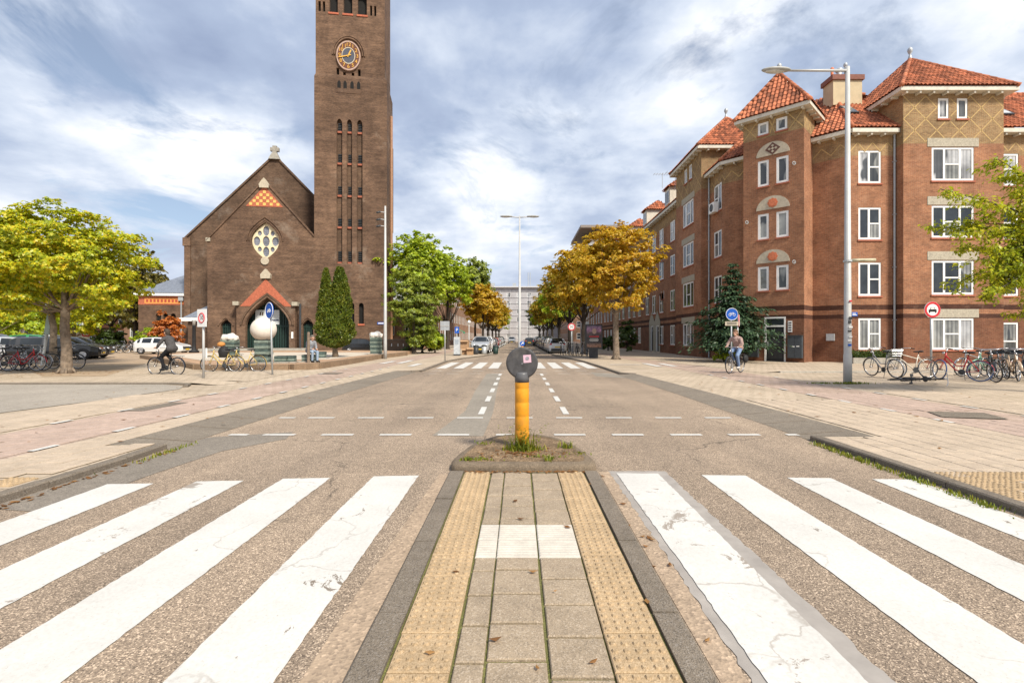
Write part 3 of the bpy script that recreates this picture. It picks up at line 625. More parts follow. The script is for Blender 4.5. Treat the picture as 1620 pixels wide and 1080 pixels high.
for _ in range(26):      # leafy stems
    x0, y0, hh = random.gauss(0.06,0.07), random.gauss(6.15,0.03), random.uniform(0.12,0.36); dx, dy = random.gauss(0,0.1), random.gauss(0,0.05)
    for k in range(12):
        t = (k+1)/12; a = random.uniform(0,6.28); l = random.uniform(0.02,0.045); px, py, pz = x0+dx*t, y0+dy*t, 0.1+hh*t; ca, sa = math.cos(a)*l, math.sin(a)*l
        mb.add([(px,py,pz),(px+ca*.5-sa*.3,py+sa*.5+ca*.3,pz+l*.3),(px+ca,py+sa,pz+l*.2),(px+ca*.5+sa*.3,py+sa*.5-ca*.3,pz+l*.3)],[(0,1,2,3)])
tag(mb.build('island_weeds', LF_WEED), 'green weeds growing around the foot of the yellow bollard', 'weeds', kind='stuff')
mb = MB()
for k in range(9): mb.merge(blades(70, 4.31, 4.5+0.3*k+random.uniform(-.1,.1), 0.035, 0.1, 0.0, 0.05, 0.012))
tag(mb.build('kerb_weeds', LF_WEED), 'strip of grass along the right kerb by the zebra crossing', 'weeds', kind='stuff')
tag(blades(150, -4.72, 6.5, 0.03, 0.25, 0.0, 0.045, 0.012).build('kerb_weeds', LF_WEED), 'small tuft of grass at the end of the left kerb', 'weeds', kind='stuff')
lx, ly = G(1337,606); mb = blades(240, lx, ly-0.2, 0.32, 0.07, PAV, 0.07, 0.02); mb.merge(blades(80, lx-0.9, ly-0.1, 0.2, 0.04, PAV, 0.05, 0.02))
tag(mb.build('lamp_weeds', LF_WEED), 'grass growing around the base of the tall street lamp', 'weeds', kind='stuff')
def fallen(n, fn, s=0.05):
    mb = MB()
    for _ in range(n):
        x, y, z = fn(); a = random.uniform(0,6.28); q = s*random.uniform(0.5,1.3); t = random.uniform(0.0,0.012)
        ca, sa = math.cos(a)*q, math.sin(a)*q
        mb.add([(x-ca,y-sa,z+t),(x-sa*.5,y+ca*.5,z+0.003),(x+ca,y+sa,z+t+0.004),(x+sa*.5,y-ca*.5,z+0.006)], [(0,1,2,3)])
    return mb
mb = fallen(90, lambda: (random.uniform(-0.6,0.75), 5.52-abs(random.gauss(0,0.03)), 0.026), 0.03)
mb.merge(fallen(130, lambda: (random.gauss(0.0,0.22), 6.0+random.gauss(0,0.12), 0.118), 0.028))
mb.merge(fallen(70, lambda: (-4.78+abs(random.gauss(0,0.06)), random.uniform(4.2,6.6), 0.006), 0.035))
mb.merge(fallen(12, lambda: (random.uniform(-0.7,0.8), random.uniform(2,5.4), 0.03), 0.03))
mb.merge(fallen(12, lambda: (random.uniform(0.9,1.05), random.uniform(2,5.4), 0.008), 0.03))
mb.merge(fallen(70, lambda: (random.uniform(5,13), random.uniform(5,16), PAV+0.006), 0.05))
mb.merge(fallen(240, lambda: (random.gauss(-18.5,2.2), random.gauss(19.5,1.2), CP+0.004), 0.06))
mb.merge(fallen(60, lambda: (random.uniform(-12,-5), random.uniform(6,16), PAV+0.006), 0.04))
LF_FALL = leafmat('dead_leaves', [(0.1,(0.10,0.05,0.02)),(0.5,(0.26,0.12,0.04)),(0.9,(0.42,0.24,0.09))], nscale=8)
tag(mb.build('fallen_leaves', LF_FALL), 'scattered brown and orange fallen leaves on the paving', 'leaves', kind='stuff')
# ------------------------------------------------------------------ wall helpers
class FR:
    "a wall plane: u along the wall, d outwards, z up"
    def __init__(s, o, u, n): s.o = Vector((*o,0)); s.u = Vector((*u,0)).normalized(); s.n = Vector((*n,0)).normalized()
    def p(s, u, d, z): q = s.o + s.u*u + s.n*d; return (q.x, q.y, z)
def wall(mb, fr, outline, holes, depth=0.2, d=0.0, back=False):
    polys = [[Vector((u,z,0)) for u, z in outline]] + [[Vector((u,z,0)) for u, z in h] for h in holes]
    flat = [v for p in polys for v in p]; base = len(mb.v)
    mb.v += [fr.p(v.x, d, v.y) for v in flat]
    for t in tessellate_polygon(polys): mb.f.append([base+i for i in t]); mb.m.append(mb.mi)
    k = len(outline)
    for h in holes:
        n = len(h); b2 = len(mb.v); mb.v += [fr.p(u, d-depth, z) for u, z in h]
        for i in range(n): mb.f.append([base+k+i, base+k+(i+1)%n, b2+(i+1)%n, b2+i]); mb.m.append(mb.mi)
        if back: mb.f.append([b2+i for i in range(n)]); mb.m.append(mb.mi)
        k += n
    return mb
def fbox(mb, fr, u0, u1, d0, d1, z0, z1):
    c = [fr.p(u,d,z) for z in (z0,z1) for u,d in ((u0,d0),(u1,d0),(u1,d1),(u0,d1))]
    return mb.add(c, [(3,2,1,0),(4,5,6,7),(0,1,5,4),(1,2,6,5),(2,3,7,6),(3,0,4,7)])
def fplate(mb, fr, outline, d0, d1):
    n = len(outline); b = len(mb.v)
    wall(mb, fr, outline, [], 0, d1)
    b2 = len(mb.v); mb.v += [fr.p(u,d1,z) for u,z in outline] + [fr.p(u,d0,z) for u,z in outline]
    for i in range(n): mb.f.append([b2+i, b2+(i+1)%n, b2+n+(i+1)%n, b2+n+i]); mb.m.append(mb.mi)
    return mb
def rect(u0,u1,z0,z1): return [(u0,z0),(u1,z0),(u1,z1),(u0,z1)]
def arch(c, w, z0, zs, zt, n=8, pointed=True):
    pts = [(c-w/2,z0),(c+w/2,z0)]
    for k in range(n+1):
        t = k/n
        if pointed: x = w/2*(1-t**1.75)*1.0; z = zs + (zt-zs)*math.sin(t*math.pi/2)**0.95 if 0 else zs+(zt-zs)*t
        else: a = t*math.pi/2; x = w/2*math.cos(a); z = zs+(zt-zs)*math.sin(a)
        pts.append((c+x, z))
    for k in range(n-1,-1,-1):
        t = k/n
        if pointed: x = w/2*(1-t**1.75); z = zs+(zt-zs)*t
        else: a = t*math.pi/2; x = w/2*math.cos(a); z = zs+(zt-zs)*math.sin(a)
        pts.append((c-x, z))
    return pts
def window(parent, fr, u0, u1, z0, z1, style='pair', gl=None, sill=True, d=0.0, fw=0.115, sillm=None, small=False, framem=None):
    gl = gl or GLASS; dz = -0.055+d
    mb = MB(); f = fw
    fbox(mb, fr, u0, u1, dz-0.03, dz+0.03, z0, z0+f); fbox(mb, fr, u0, u1, dz-0.03, dz+0.03, z1-f, z1)
    fbox(mb, fr, u0, u0+f, dz-0.03, dz+0.03, z0+f, z1-f); fbox(mb, fr, u1-f, u1, dz-0.03, dz+0.03, z0+f, z1-f)
    w = u1-u0; panes = []
    def bar_v(u, a=z0+f, b=z1-f): fbox(mb, fr, u-f*0.5, u+f*0.5, dz-0.028, dz+0.034, a, b)
    def bar_h(z, a, b): fbox(mb, fr, a, b, dz-0.028, dz+0.026, z-f*0.35, z+f*0.35)
    if style == 'single': panes = [(u0+f,u1-f,z0+f,z1-f)]
    elif style == 'pair':
        m = u0+w*0.47; bar_v(m); zm = z0+(z1-z0)*0.5; bar_h(zm, m+f*.5, u1-f)
        panes = [(u0+f,m-f*.5,z0+f,z1-f),(m+f*.5,u1-f,z0+f,zm-f*.35),(m+f*.5,u1-f,zm+f*.35,z1-f)]
    elif style == 'transom':
        zm = z0+(z1-z0)*0.52; bar_h(zm, u0+f, u1-f); panes = [(u0+f,u1-f,z0+f,zm-f*.35),(u0+f,u1-f,zm+f*.35,z1-f)]
    elif style == 'triple':
        a = u0+w*0.30; b = u0+w*0.67; bar_v(a); bar_v(b); zm = z0+(z1-z0)*0.5; bar_h(zm, a+f*.5, b-f*.5)
        panes = [(u0+f,a-f*.5,z0+f,z1-f),(a+f*.5,b-f*.5,z0+f,zm-f*.35),(a+f*.5,b-f*.5,zm+f*.35,z1-f),(b+f*.5,u1-f,z0+f,z1-f)]
    o = mb.build('window', framem or WHITE, parent, world=True)
    for k,(a,b,c,e) in enumerate(panes):
        g = gl if not isinstance(gl, list) else gl[k % len(gl)]
        q = fbox(MB(), fr, a-0.01, b+0.01, dz-0.012, dz-0.002, c-0.01, e+0.01)
        l = parent.location; q.v = [(x-l[0],y-l[1],z-l[2]) for x,y,z in q.v]
        q.build('pane', g, o)
    if sill:
        q = fbox(MB(), fr, u0-0.06, u1+0.06, dz+0.032, d+0.06, z0-0.09, z0-0.004); l = parent.location; q.v = [(x-l[0],y-l[1],z-l[2]) for x,y,z in q.v]
        q.build('sill', sillm or REDSILL, o)
    return o
def roof_tiles(mb, poly, tw=0.24, th=0.33, lift=0.03):
    "pantiles covering a planar roof polygon; the first edge is the eave"
    P = [Vector(p) for p in poly]; e = (P[1]-P[0]).normalized(); n = None
    for k in range(2, len(P)):
        n = e.cross(P[k]-P[0])
        if n.length > 1e-6: break
    n.normalize()
    if n.z < 0: n = -n
    s = n.cross(e); 
    if s.z < 0: s = -s
    q = [((p-P[0]).dot(e), (p-P[0]).dot(s)) for p in P]
    mb.poly([tuple(p - n*0.02) for p in P])
    def span(v):
        xs = []
        for i in range(len(q)):
            (x0,y0),(x1,y1) = q[i], q[(i+1)%len(q)]
            if (y0 <= v < y1) or (y1 <= v < y0): xs.append(x0+(x1-x0)*(v-y0)/(y1-y0))
        return (min(xs), max(xs)) if len(xs) >= 2 else None
    vmax = max(y for x,y in q); r = 0; v = 0.0
    while v < vmax:
        sp = span(v + th*0.45)
        if sp:
            u = math.floor(sp[0]/tw)*tw
            while u < sp[1]:
                a, b = max(u, sp[0]), min(u+tw, sp[1])
                if b-a > 0.05:
                    base = len(mb.v); j = random.uniform(-0.006,0.006)
                    for vv, hh in ((v-0.02, lift+0.03+j), (min(v+th+0.02, vmax), lift)):
                        for k in range(5):
                            t = k/4; uu = a+(b-a)*t; w = 0.035*math.sin(t*2*math.pi)+0.012*math.sin(t*math.pi)
                            p = P[0] + e*uu + s*vv + n*(hh+w); mb.v.append(tuple(p))
                    for k in range(4): mb.f.append([base+k, base+k+1, base+6+k, base+5+k]); mb.m.append(mb.mi)
                u += tw
        v += th
    return mb
def ridge(mb, a, b, r=0.13, ln=0.38):
    a, b = Vector(a), Vector(b); n = max(1, int((b-a).length/ln))
    for k in range(n): mb.tube([a.lerp(b, k/n), a.lerp(b, (k+1.06)/n)], [r, r*0.86], 8)
    return mb

# ------------------------------------------------------------------ corner apartment building
apt = thing('apartment_building', 'red brick corner apartment building with orange tiled roofs and a diagonal turret', 'building', (17.0,30.5,0))
def bw(mb, name, mat, uv=True, smooth=False, parent=None): return mb.build(name, mat, parent or apt, smooth=smooth, uv=uv, world=True)
def sub_(q, name, mat, par): l = apt.location; q.v = [(x-l[0],y-l[1],z-l[2]) for x,y,z in q.v]; return q.build(name, mat, par)
TCX, TCY = 15.165, 28.85
class MF(FR):
    "mirrors a frontal wall plane about the corner diagonal"
    def p(s, u, d, z): x, y, z = FR.p(s, u, d, z); return (TCX+(y-TCY), TCY+(x-TCX), z)
def mir(p, m): return p if not m else (TCX+(p[1]-TCY), TCY+(p[0]-TCX), p[2])
EAVE, EAVB, EAVT = 13.1, 15.15, 14.7
FL = [(503,553),(412,466),(325,376),(233,286)]      # storeys, seen heights
def zz_(py, y): return GZ(py, y)
def gpick(i): return [GLASS, GLASSM, GLASS, GLASSL][i % 4]
for m in (0, 1):
    FRC = MF if m else FR
    f_blk = FRC((0,27.0),(1,0),(0,-1)); f_rec = FRC((0,27.6),(1,0),(0,-1))
    # projecting block
    holes = []; wins = []
    for i,(a,b) in enumerate(FL):
        u0, u1 = GX(1474,27.0), GX(1541,27.0); z1, z0 = zz_(a,27.0), zz_(b,27.0)
        holes.append(rect(u0,u1,z0,z1)); wins.append((u0,u1,z0,z1,'triple',i))
    for pa, pb in ((1484,1501),(1514,1531)):
        holes.append(rect(GX(pa,27.0),GX(pb,27.0),zz_(188,27.0),zz_(155,27.0)-0.02)); wins.append((GX(pa,27.0),GX(pb,27.0),zz_(188,27.0),zz_(155,27.0)-0.02,'single',3))
    mb = wall(MB(), f_blk, rect(21.5,27.1,0.0,EAVB), holes, 0.16)
    for u in (21.5, 27.1):
        mb.add([f_blk.p(u,0,0), f_blk.p(u,-0.6,0), f_blk.p(u,-0.6,EAVB), f_blk.p(u,0,EAVB)], [(0,1,2,3)])
        mb.add([f_blk.p(u,-0.6,12.6), f_blk.p(u,-5.5,12.6), f_blk.p(u,-5.5,EAVB), f_blk.p(u,-0.6,EAVB)], [(0,1,2,3)])
    bw(mb, 'wall', BR_T)
    for (u0,u1,z0,z1,st,i) in wins:
        g = [[GLASSM,GLASSM,GLASSM,GLASSL],[GLASS,GLASS,GLASS,GLASSM],[GLASS,GLASSM,GLASS,GLASS],[GLASSL,GLASSM,GLASSL,GLASSL]][i]
        window(apt, f_blk, u0, u1, z0, z1, st, g)
        if st == 'triple':
            bw(fbox(MB(), f_blk, u0-0.25, u1+0.25, -0.02, 0.025, z1+0.03, z1+0.50), 'lintel', STONE, uv=False)
    # diamond pattern of yellow brick
    mb = MB(); zlo, zhi = 12.45, EAVB-0.15; st = 0.62; hh = st*0.85
    def bar(fr, ua, za, ub, zb, w=0.05):
        L = math.hypot(ub-ua, zb-za); nx, nz = -(zb-za)/L*w/2, (ub-ua)/L*w/2
        mb.add([fr.p(ua+nx,0.004,za+nz), fr.p(ub+nx,0.004,zb+nz), fr.p(ub-nx,0.004,zb-nz), fr.p(ua-nx,0.004,za-nz)], [(0,1,2,3)])
    ncol = 9; wcol = 5.6/ncol; nrow = 4; hr = (zhi-zlo)/nrow
    avoid = [(w[0]-0.05,w[1]+0.05,w[2]-0.12,w[3]+0.05) for w in wins]
    for c in range(ncol):
        for r_ in range(nrow):
            ua = 21.5+c*wcol; za = zlo+r_*hr
            for s_ in range(4):
                for flip in (0, 1):
                    if ((c+r_) % 2 == 0) == bool(flip): continue
                    t0, t1 = s_/4, (s_+1)/4
                    q = (ua+t0*wcol, za+(1-t0 if flip else t0)*hr, ua+t1*wcol, za+(1-t1 if flip else t1)*hr)
                    mu, mz = (q[0]+q[2])/2, (q[1]+q[3])/2
                    if any(a < mu < b and c_ < mz < d_ for a,b,c_,d_ in avoid): continue
                    bar(f_blk, *q)
    # zigzag under the eaves of the set-back walls
    def zig(fr, u0, u1, z, h, pitch=0.9):
        n = max(1, round((u1-u0)/pitch)); w = (u1-u0)/n
        for k in range(n):
            bar(fr, u0+k*w, z, u0+(k+0.5)*w, z+h); bar(fr, u0+(k+0.5)*w, z+h, u0+(k+1)*w, z)
    zig(f_rec, 18.94, 21.5, 12.15, 0.5)
    END = 34.0 if not m else 95.0
    zig(f_rec, 27.1, 34.0, 12.15, 0.5)
    bw(mb, 'brick_pattern', YELBR, uv=False)['kind'] = 'stuff'
    # set-back wall beside the block
    holes = []; wins = []
    for i,(a,b) in enumerate([(503,553),(415,468),(328,379),(238,290)]):
        u0, u1 = GX(1358,27.6), GX(1394,27.6); z1, z0 = zz_(a,27.6), zz_(b,27.6); holes.append(rect(u0,u1,z0,z1)); wins.append((u0,u1,z0,z1,i))
    mb = wall(MB(), f_rec, rect(18.94,21.5,0.0,EAVE), holes, 0.16)
    # diagonal piece next to the turret
    a, b = Vector((17.6,28.94)), Vector((18.94,27.6)); fd = FRC((a.x,a.y),(b.x-a.x,b.y-a.y),(-1,-1)); Ld = (b-a).length
    wall(mb, fd, rect(0,Ld,0,EAVE), [], 0)
    bw(mb, 'wall', BR_E)
    mb = MB(); zig(fd, 0, Ld, 12.15, 0.5); bw(mb, 'brick_pattern', YELBR, uv=False)['kind'] = 'stuff'
    for (u0,u1,z0,z1,i) in wins: window(apt, f_rec, u0, u1, z0, z1, 'pair', [[GLASSM]*3,[GLASS]*3,[GLASS,GLASSM,GLASS],[GLASSL,GLASSM,GLASSM]][i])
    # wall beyond the block
    holes = []; wins = []
    if not m: cols = [(27.55,28.55,'transom')]
    else:
        cols = [(28.0,28.6,'none')]; cols = []
        u = 29.3
        for k in range(18): cols.append((u,u+1.35,'pair')); u += 2.55 if k % 3 else 3.4
    for (ua,ub,st) in cols:
        for i,(a,b) in enumerate([(503,553),(415,468),(328,379),(243,294)]):
            z1, z0 = zz_(a,27.6), zz_(b,27.6)
            if m and i == 0 and 33.0 < ua < 39.0: continue
            if not m and i == 0: z0 = 0.15; z1 = 2.4
            holes.append(rect(ua,ub,z0,z1)); wins.append((ua,ub,z0,z1,st,i))
    if m:   # small slit windows and the double entrance
        for uc in (32.6,33.4,40.0):
            for zc in (5.6,9.3): holes.append(rect(uc-0.12,uc+0.12,zc-0.4,zc+0.4)); wins.append((uc-0.12,uc+0.12,zc-0.4,zc+0.4,'single',1))
        for uc in (34.6,36.6): holes.append(rect(uc-0.55,uc+0.55,0.0,2.75))
    mb = wall(MB(), f_rec, rect(27.1,END,0,EAVE), holes, 0.16); bw(mb, 'wall', BR_E)
    for (u0,u1,z0,z1,st,i) in wins: window(apt, f_rec, u0, u1, z0, z1, st, [GLASSM,GLASS,GLASS,GLASSL][i], fw=0.115 if u1-u0 > 0.5 else 0.05)
    if m:
        bw(wall(MB(), f_rec, [(33.6,0.0),(37.6,0.0),(37.6,3.1),(36.6,4.2),(35.6,3.1),(34.6,4.2),(33.6,3.1)], [rect(34.05,35.15,0.0+0.01,2.75),rect(36.05,37.15,0.01,2.75)], 0.05, 0.05), 'entrance_surround', STONE, uv=False)
        for uc in (34.6,36.6):
            dr = bw(fbox(MB(), f_rec, uc-0.42, uc+0.42, -0.14, -0.08, 0.1, 2.2), 'door', DARKM, uv=False)
            bw(fbox(fbox(fbox(MB(), f_rec, uc-0.55, uc-0.43, -0.14, 0.0, 0.1, 2.74), f_rec, uc+0.43, uc+0.55, -0.14, 0.0, 0.1, 2.74), f_rec, uc-0.43, uc+0.43, -0.14, 0, 2.62, 2.74), 'door_frame', WHITE, uv=False)
            bw(fbox(MB(), f_rec, uc-0.42, uc+0.42, -0.13, -0.10, 2.21, 2.61), 'transom_pane', GLASS, uv=False)
    # cornices / gutters
    def corn(fr, u0, u1, z, dep=0.42, h=0.20, d0=0.0):
        o = bw(fbox(MB(), fr, u0, u1, d0, d0+dep, z-0.02, z+h), 'cornice', CREAM, uv=False)
        n = min(int((u1-u0)/0.75), 20)
        for k in range(n): uc = u0+(k+0.5)*0.75; sub_(fbox(MB(), fr, uc-0.05, uc+0.05, d0+0.02, d0+dep-0.06, z-0.14, z-0.022), 'bracket', CREAM, o)
    corn(f_blk, 21.05, 27.55, EAVB); corn(f_rec, 18.8, 21.46, EAVE); corn(fd, 0.02, Ld+0.12, EAVE, 0.42, 0.195); corn(f_rec, 27.14, END, EAVE)
    fs = FRC((21.5,27.0),(0,1),(-1,0)); corn(fs, 0.001, 5.6, EAVB+0.003, 0.45, 0.194)
    fs2 = FRC((27.1,27.0),(0,1),(1,0)); corn(fs2, 0.001, 5.6, EAVB+0.003, 0.45, 0.194)
    # roofs
    zr = EAVE+0.26; RZ = 17.35
    def T(mb, pts): return roof_tiles(mb, [mir(p, m) for p in pts])
    rb = MB()
    T(rb, [(18.80,27.2,zr),(22.0,27.2,zr),(22.0,31.6,RZ),(20.6,31.6,RZ)])
    T(rb, [(17.3,28.66,zr),(18.78,27.22,zr),(20.58,31.6,RZ),(19.1,33.1,RZ)])
    T(rb, [(26.6,27.2,zr),(END,27.2,zr),(END,31.6,RZ),(26.6,31.6,RZ)])
    T(rb, [(20.0,35.9,zr),(END,35.9,zr),(END,31.6,RZ),(20.0,31.6,RZ)])
    zb = EAVB+0.24; ap = (24.3,30.0,18.75)
    c = [(21.05,26.55,zb),(27.55,26.55,zb),(27.55,33.0,zb),(21.05,33.0,zb)]
    for i in range(4): T(rb, [c[i],c[(i+1)%4],ap])
    o = bw(rb, 'roof_tiles', PANTILE, uv=False); o['kind'] = 'stuff'
    rg = MB()
    for q in c: ridge(rg, mir(q,m), mir(ap,m))
    ridge(rg, mir((20.6,31.6,RZ+.05),m), mir((22.6,31.6,RZ+.05),m)); ridge(rg, mir((26,31.6,RZ+.05),m), mir((END,31.6,RZ+.05),m)); ridge(rg, mir((18.8,27.2,zr+.05),m), mir((20.6,31.6,RZ+.05),m))
    o = bw(rg, 'ridge_tiles', RIDGET, uv=False, smooth=True); o['kind'] = 'stuff'
    fx, fy, fz = mir(ap, m); bw(MB().lathe([(0.16,-0.1),(0.10,0.15),(0.05,0.3),(0.10,0.42),(0.15,0.55),(0.12,0.68),(0.03,0.78)],12,(fx,fy,fz)), 'roof_finial', GREYM, uv=False, smooth=True)
    # downpipe in the corner
    dp = MB().tube([f_rec.p(21.40,0.09,0.1), f_rec.p(21.40,0.09,EAVE)], 0.055, 8)
    for z in (2.5,5.5,8.5,11.5): fbox(dp, f_rec, 21.33, 21.47, 0.02, 0.16, z, z+0.06)
    bw(dp, 'downpipe', GREYM, uv=False)
    # skylights
    def on_roof(u, t): return Vector(mir((u, 27.2+4.4*t, zr+(RZ-zr)*t), m))
    for (ua, ub, ta, tb) in ((19.6,20.2,0.35,0.55),(28.3,29.2,0.30,0.55)) :
        p = [on_roof(ua,ta), on_roof(ub,ta), on_roof(ub,tb), on_roof(ua,tb)]; n = (p[1]-p[0]).cross(p[2]-p[0]).normalized()
        if n.z < 0: n = -n
        q = MB().add([tuple(v+n*0.02) for v in p]+[tuple(v+n*0.16) for v in p], [(4,5,6,7),(0,1,5,4),(1,2,6,5),(2,3,7,6),(3,0,4,7)])
        sk = bw(q, 'skylight', DARKM, uv=False); cc = sum(p, Vector())/4
        l = apt.location; g = MB().add([tuple(cc+(v-cc)*0.8+n*0.165-Vector(l)) for v in p], [(0,1,2,3)]); g.build('pane', GLASSL, sk)
# dormers along the street
for yw in (44.6, 52.5, 60.5, 68.5):
    fr = FR((13.75,yw),(0,1),(-1,0)); d = bw(fbox(MB(), fr, -0.75, 0.75, -2.2, 0.0, 13.4, 15.2), 'dormer', CREAM, uv=False)
    l = apt.location
    q = fbox(MB(), fr, -0.6, 0.6, 0.004, 0.05, 13.75, 15.0); q.v = [(x-l[0],y-l[1],z-l[2]) for x,y,z in q.v]; q.build('frame', WHITE, d)
    q = MB()
    for a in (-0.5,0.06): fbox(q, fr, a, a+0.44, 0.052, 0.06, 13.85, 14.9)
    q.v = [(x-l[0],y-l[1],z-l[2]) for x,y,z in q.v]; q.build('pane', GLASS, d)
    q = roof_tiles(MB(), [fr.p(-0.95,0.2,15.2), fr.p(0.95,0.2,15.2), fr.p(0.0,-1.5,16.4)]); roof_tiles(q, [fr.p(-0.95,0.2,15.2), fr.p(-0.95,-2.6,15.2), fr.p(0,-1.5,16.4)]); roof_tiles(q, [fr.p(0.95,0.2,15.2), fr.p(0.95,-2.6,15.2), fr.p(0,-1.5,16.4)])
    q.v = [(x-l[0],y-l[1],z-l[2]) for x,y,z in q.v]; o = q.build('dormer_roof', PANTILE, d); o['kind'] = 'stuff'
# turret
tl, tr = Vector((13.96,30.0)), Vector((16.37,27.7)); W = (tr-tl).length
ft = FR((tl.x,tl.y),(tr.x-tl.x,tr.y-tl.y),(-1,-1)); nb = Vector((0.7071,0.7071))
holes = []; wins = []
for (z0,z1) in ((4.35,5.80),(7.45,8.98),(10.65,12.2)):
    for (ua,ub) in ((0.84,1.46),(1.87,2.53)): holes.append(rect(ua,ub,z0,z1)); wins.append((ua,ub,z0,z1))
for (ua,ub) in ((0.84,1.44),(1.86,2.46)): holes.append(rect(ua,ub,13.75,14.5)); wins.append((ua,ub,13.75,14.5))
D0, D1 = 1.22, 2.38
holes.append(rect(D0,D1,0.12,2.75))
mb = wall(MB(), ft, rect(0,W,0,EAVT), holes, 0.14)
for u in (0, W): mb.add([ft.p(u,0,0), ft.p(u,-2.2,0), ft.p(u,-2.2,EAVT), ft.p(u,0,EAVT)], [(0,1,2,3)])
mb.add([ft.p(0,-2.6,11), ft.p(W,-2.6,11), ft.p(W,-2.6,EAVT), ft.p(0,-2.6,EAVT)], [(0,1,2,3)])
bw(mb, 'wall', BR_U)
for i,(a,b,z0,z1) in enumerate(wins): window(apt, ft, a, b, z0, z1, 'single', GLASSM, fw=0.13, sillm=BR_R and REDSILL)
for i, zc in enumerate((6.0, 9.2, 12.42)):      # plaster lunettes above the window pairs
    R_ = 0.92; pts = [(1.68+R_*math.cos(math.pi*k/16), zc+0.78*math.sin(math.pi*k/16)) for k in range(17)]
    lu = bw(fplate(MB(), ft, pts, -0.02, 0.03), 'lunette', SANDST, uv=False); l = apt.location
    q = MB()
    if i < 2:
        for k in range(8):
            a = 2*math.pi*k/8; fplate(q, ft, [(1.68+0.09*math.cos(a)+0.075*math.cos(b*math.pi/3)*1.1, zc+0.33+0.17*math.sin(a)*0.95+0.075*math.sin(b*math.pi/3)) for b in range(6)] if 0 else [(1.68+0.19*math.cos(a)+0.10*math.cos(b*math.pi/3), zc+0.36+0.19*math.sin(a)+0.10*math.sin(b*math.pi/3)) for b in range(6)], 0.03, 0.052+0.002*k)
        fplate(q, ft, [(1.68+0.2*math.cos(b*math.pi/6), zc+0.36+0.2*math.sin(b*math.pi/6)) for b in range(12)], 0.03, 0.08)
        q.v = [(x-l[0],y-l[1],z-l[2]) for x,y,z in q.v]; q.build('flower_ornament', TERRA, lu)
    else:
        fplate(q, ft, [(1.68-0.42,zc+0.36),(1.68,zc-0.0),(1.68+0.42,zc+0.36),(1.68,zc+0.74)], 0.03, 0.045)
        q.v = [(x-l[0],y-l[1],z-l[2]) for x,y,z in q.v]; dm = q.build('diamond_ornament', simple('dark_brown_tile',(0.12,0.06,0.045),0.7), lu)
        q = MB()
        for a in (-1,0,1):
            for b in (-1,0,1):
                if (a+b) % 2 == 0: fplate(q, ft, [(1.68+(a-b)*0.09+dx, zc+0.37+(a+b)*0.085+dz) for dx,dz in ((-0.085,0),(0,-0.08),(0.085,0),(0,0.08))], 0.045, 0.055)
        q.v = [(x-l[0],y-l[1],z-l[2]) for x,y,z in q.v]; q.build('checker_tile', SANDST, lu)
mb = MB()      # yellow crosses under the turret eave
def bar2(fr, ua, za, ub, zb, w=0.05):
    L = math.hypot(ub-ua, zb-za); nx, nz = -(zb-za)/L*w/2, (ub-ua)/L*w/2
    mb.add([fr.p(ua+nx,0.004,za+nz), fr.p(ub+nx,0.004,zb+nz), fr.p(ub-nx,0.004,zb-nz), fr.p(ua-nx,0.004,za-nz)], [(0,1,2,3)])
for ua, ub in ((0.02,0.78),(1.48,1.82),(2.52,3.28)):
    bar2(ft, ua, 13.65, ub, 14.6); bar2(ft, ua, 14.6, ub, 13.65)
fts = FR((tr.x,tr.y),(nb.x,nb.y),(1,-1)); bar2(fts, 0.05, 13.65, 0.8, 14.6); bar2(fts, 0.05, 14.6, 0.8, 13.65); bar2(fts, 0.8, 13.65, 1.5, 14.6); bar2(fts, 0.8, 14.6, 1.5, 13.65)
bw(mb, 'brick_pattern', YELBR, uv=False)['kind'] = 'stuff'
ftl = FR((tl.x,tl.y),(nb.x,nb.y),(-1,1))
for fr, a, b in ((ft,-0.4,W+0.4),(fts,0.001,2.9),(ftl,0.001,2.9)):
    o = bw(fbox(MB(), fr, a, b, 0.0, 0.40, EAVT-0.02, EAVT+0.19 - (0.003 if fr is not ft else 0)), 'cornice', CREAM, uv=False)
    n = int((b-a)/0.7)
    for k in range(n): uc = a+(k+0.5)*(b-a)/n; sub_(fbox(MB(), fr, uc-0.05, uc+0.05, 0.02, 0.33, EAVT-0.13, EAVT-0.022), 'bracket', CREAM, o)
zt = EAVT+0.22; c = [ft.p(-0.42,0.42,zt), ft.p(W+0.42,0.42,zt), ft.p(W+0.42,-2.9,zt), ft.p(-0.42,-2.9,zt)]; ap = ft.p(W/2,-1.24,17.75)
rb = MB(); rg = MB()
for i in range(4): roof_tiles(rb, [c[i],c[(i+1)%4],ap]); ridge(rg, c[i], ap)
o = bw(rb, 'roof_tiles', PANTILE, uv=False); o['kind'] = 'stuff'; o = bw(rg, 'ridge_tiles', RIDGET, uv=False, smooth=True); o['kind'] = 'stuff'
bw(MB().lathe([(0.15,-0.15),(0.10,0.1),(0.05,0.2),(0.11,0.32),(0.15,0.42),(0.11,0.55),(0.02,0.64)],12,ap), 'roof_finial', GREYM, uv=False, smooth=True)
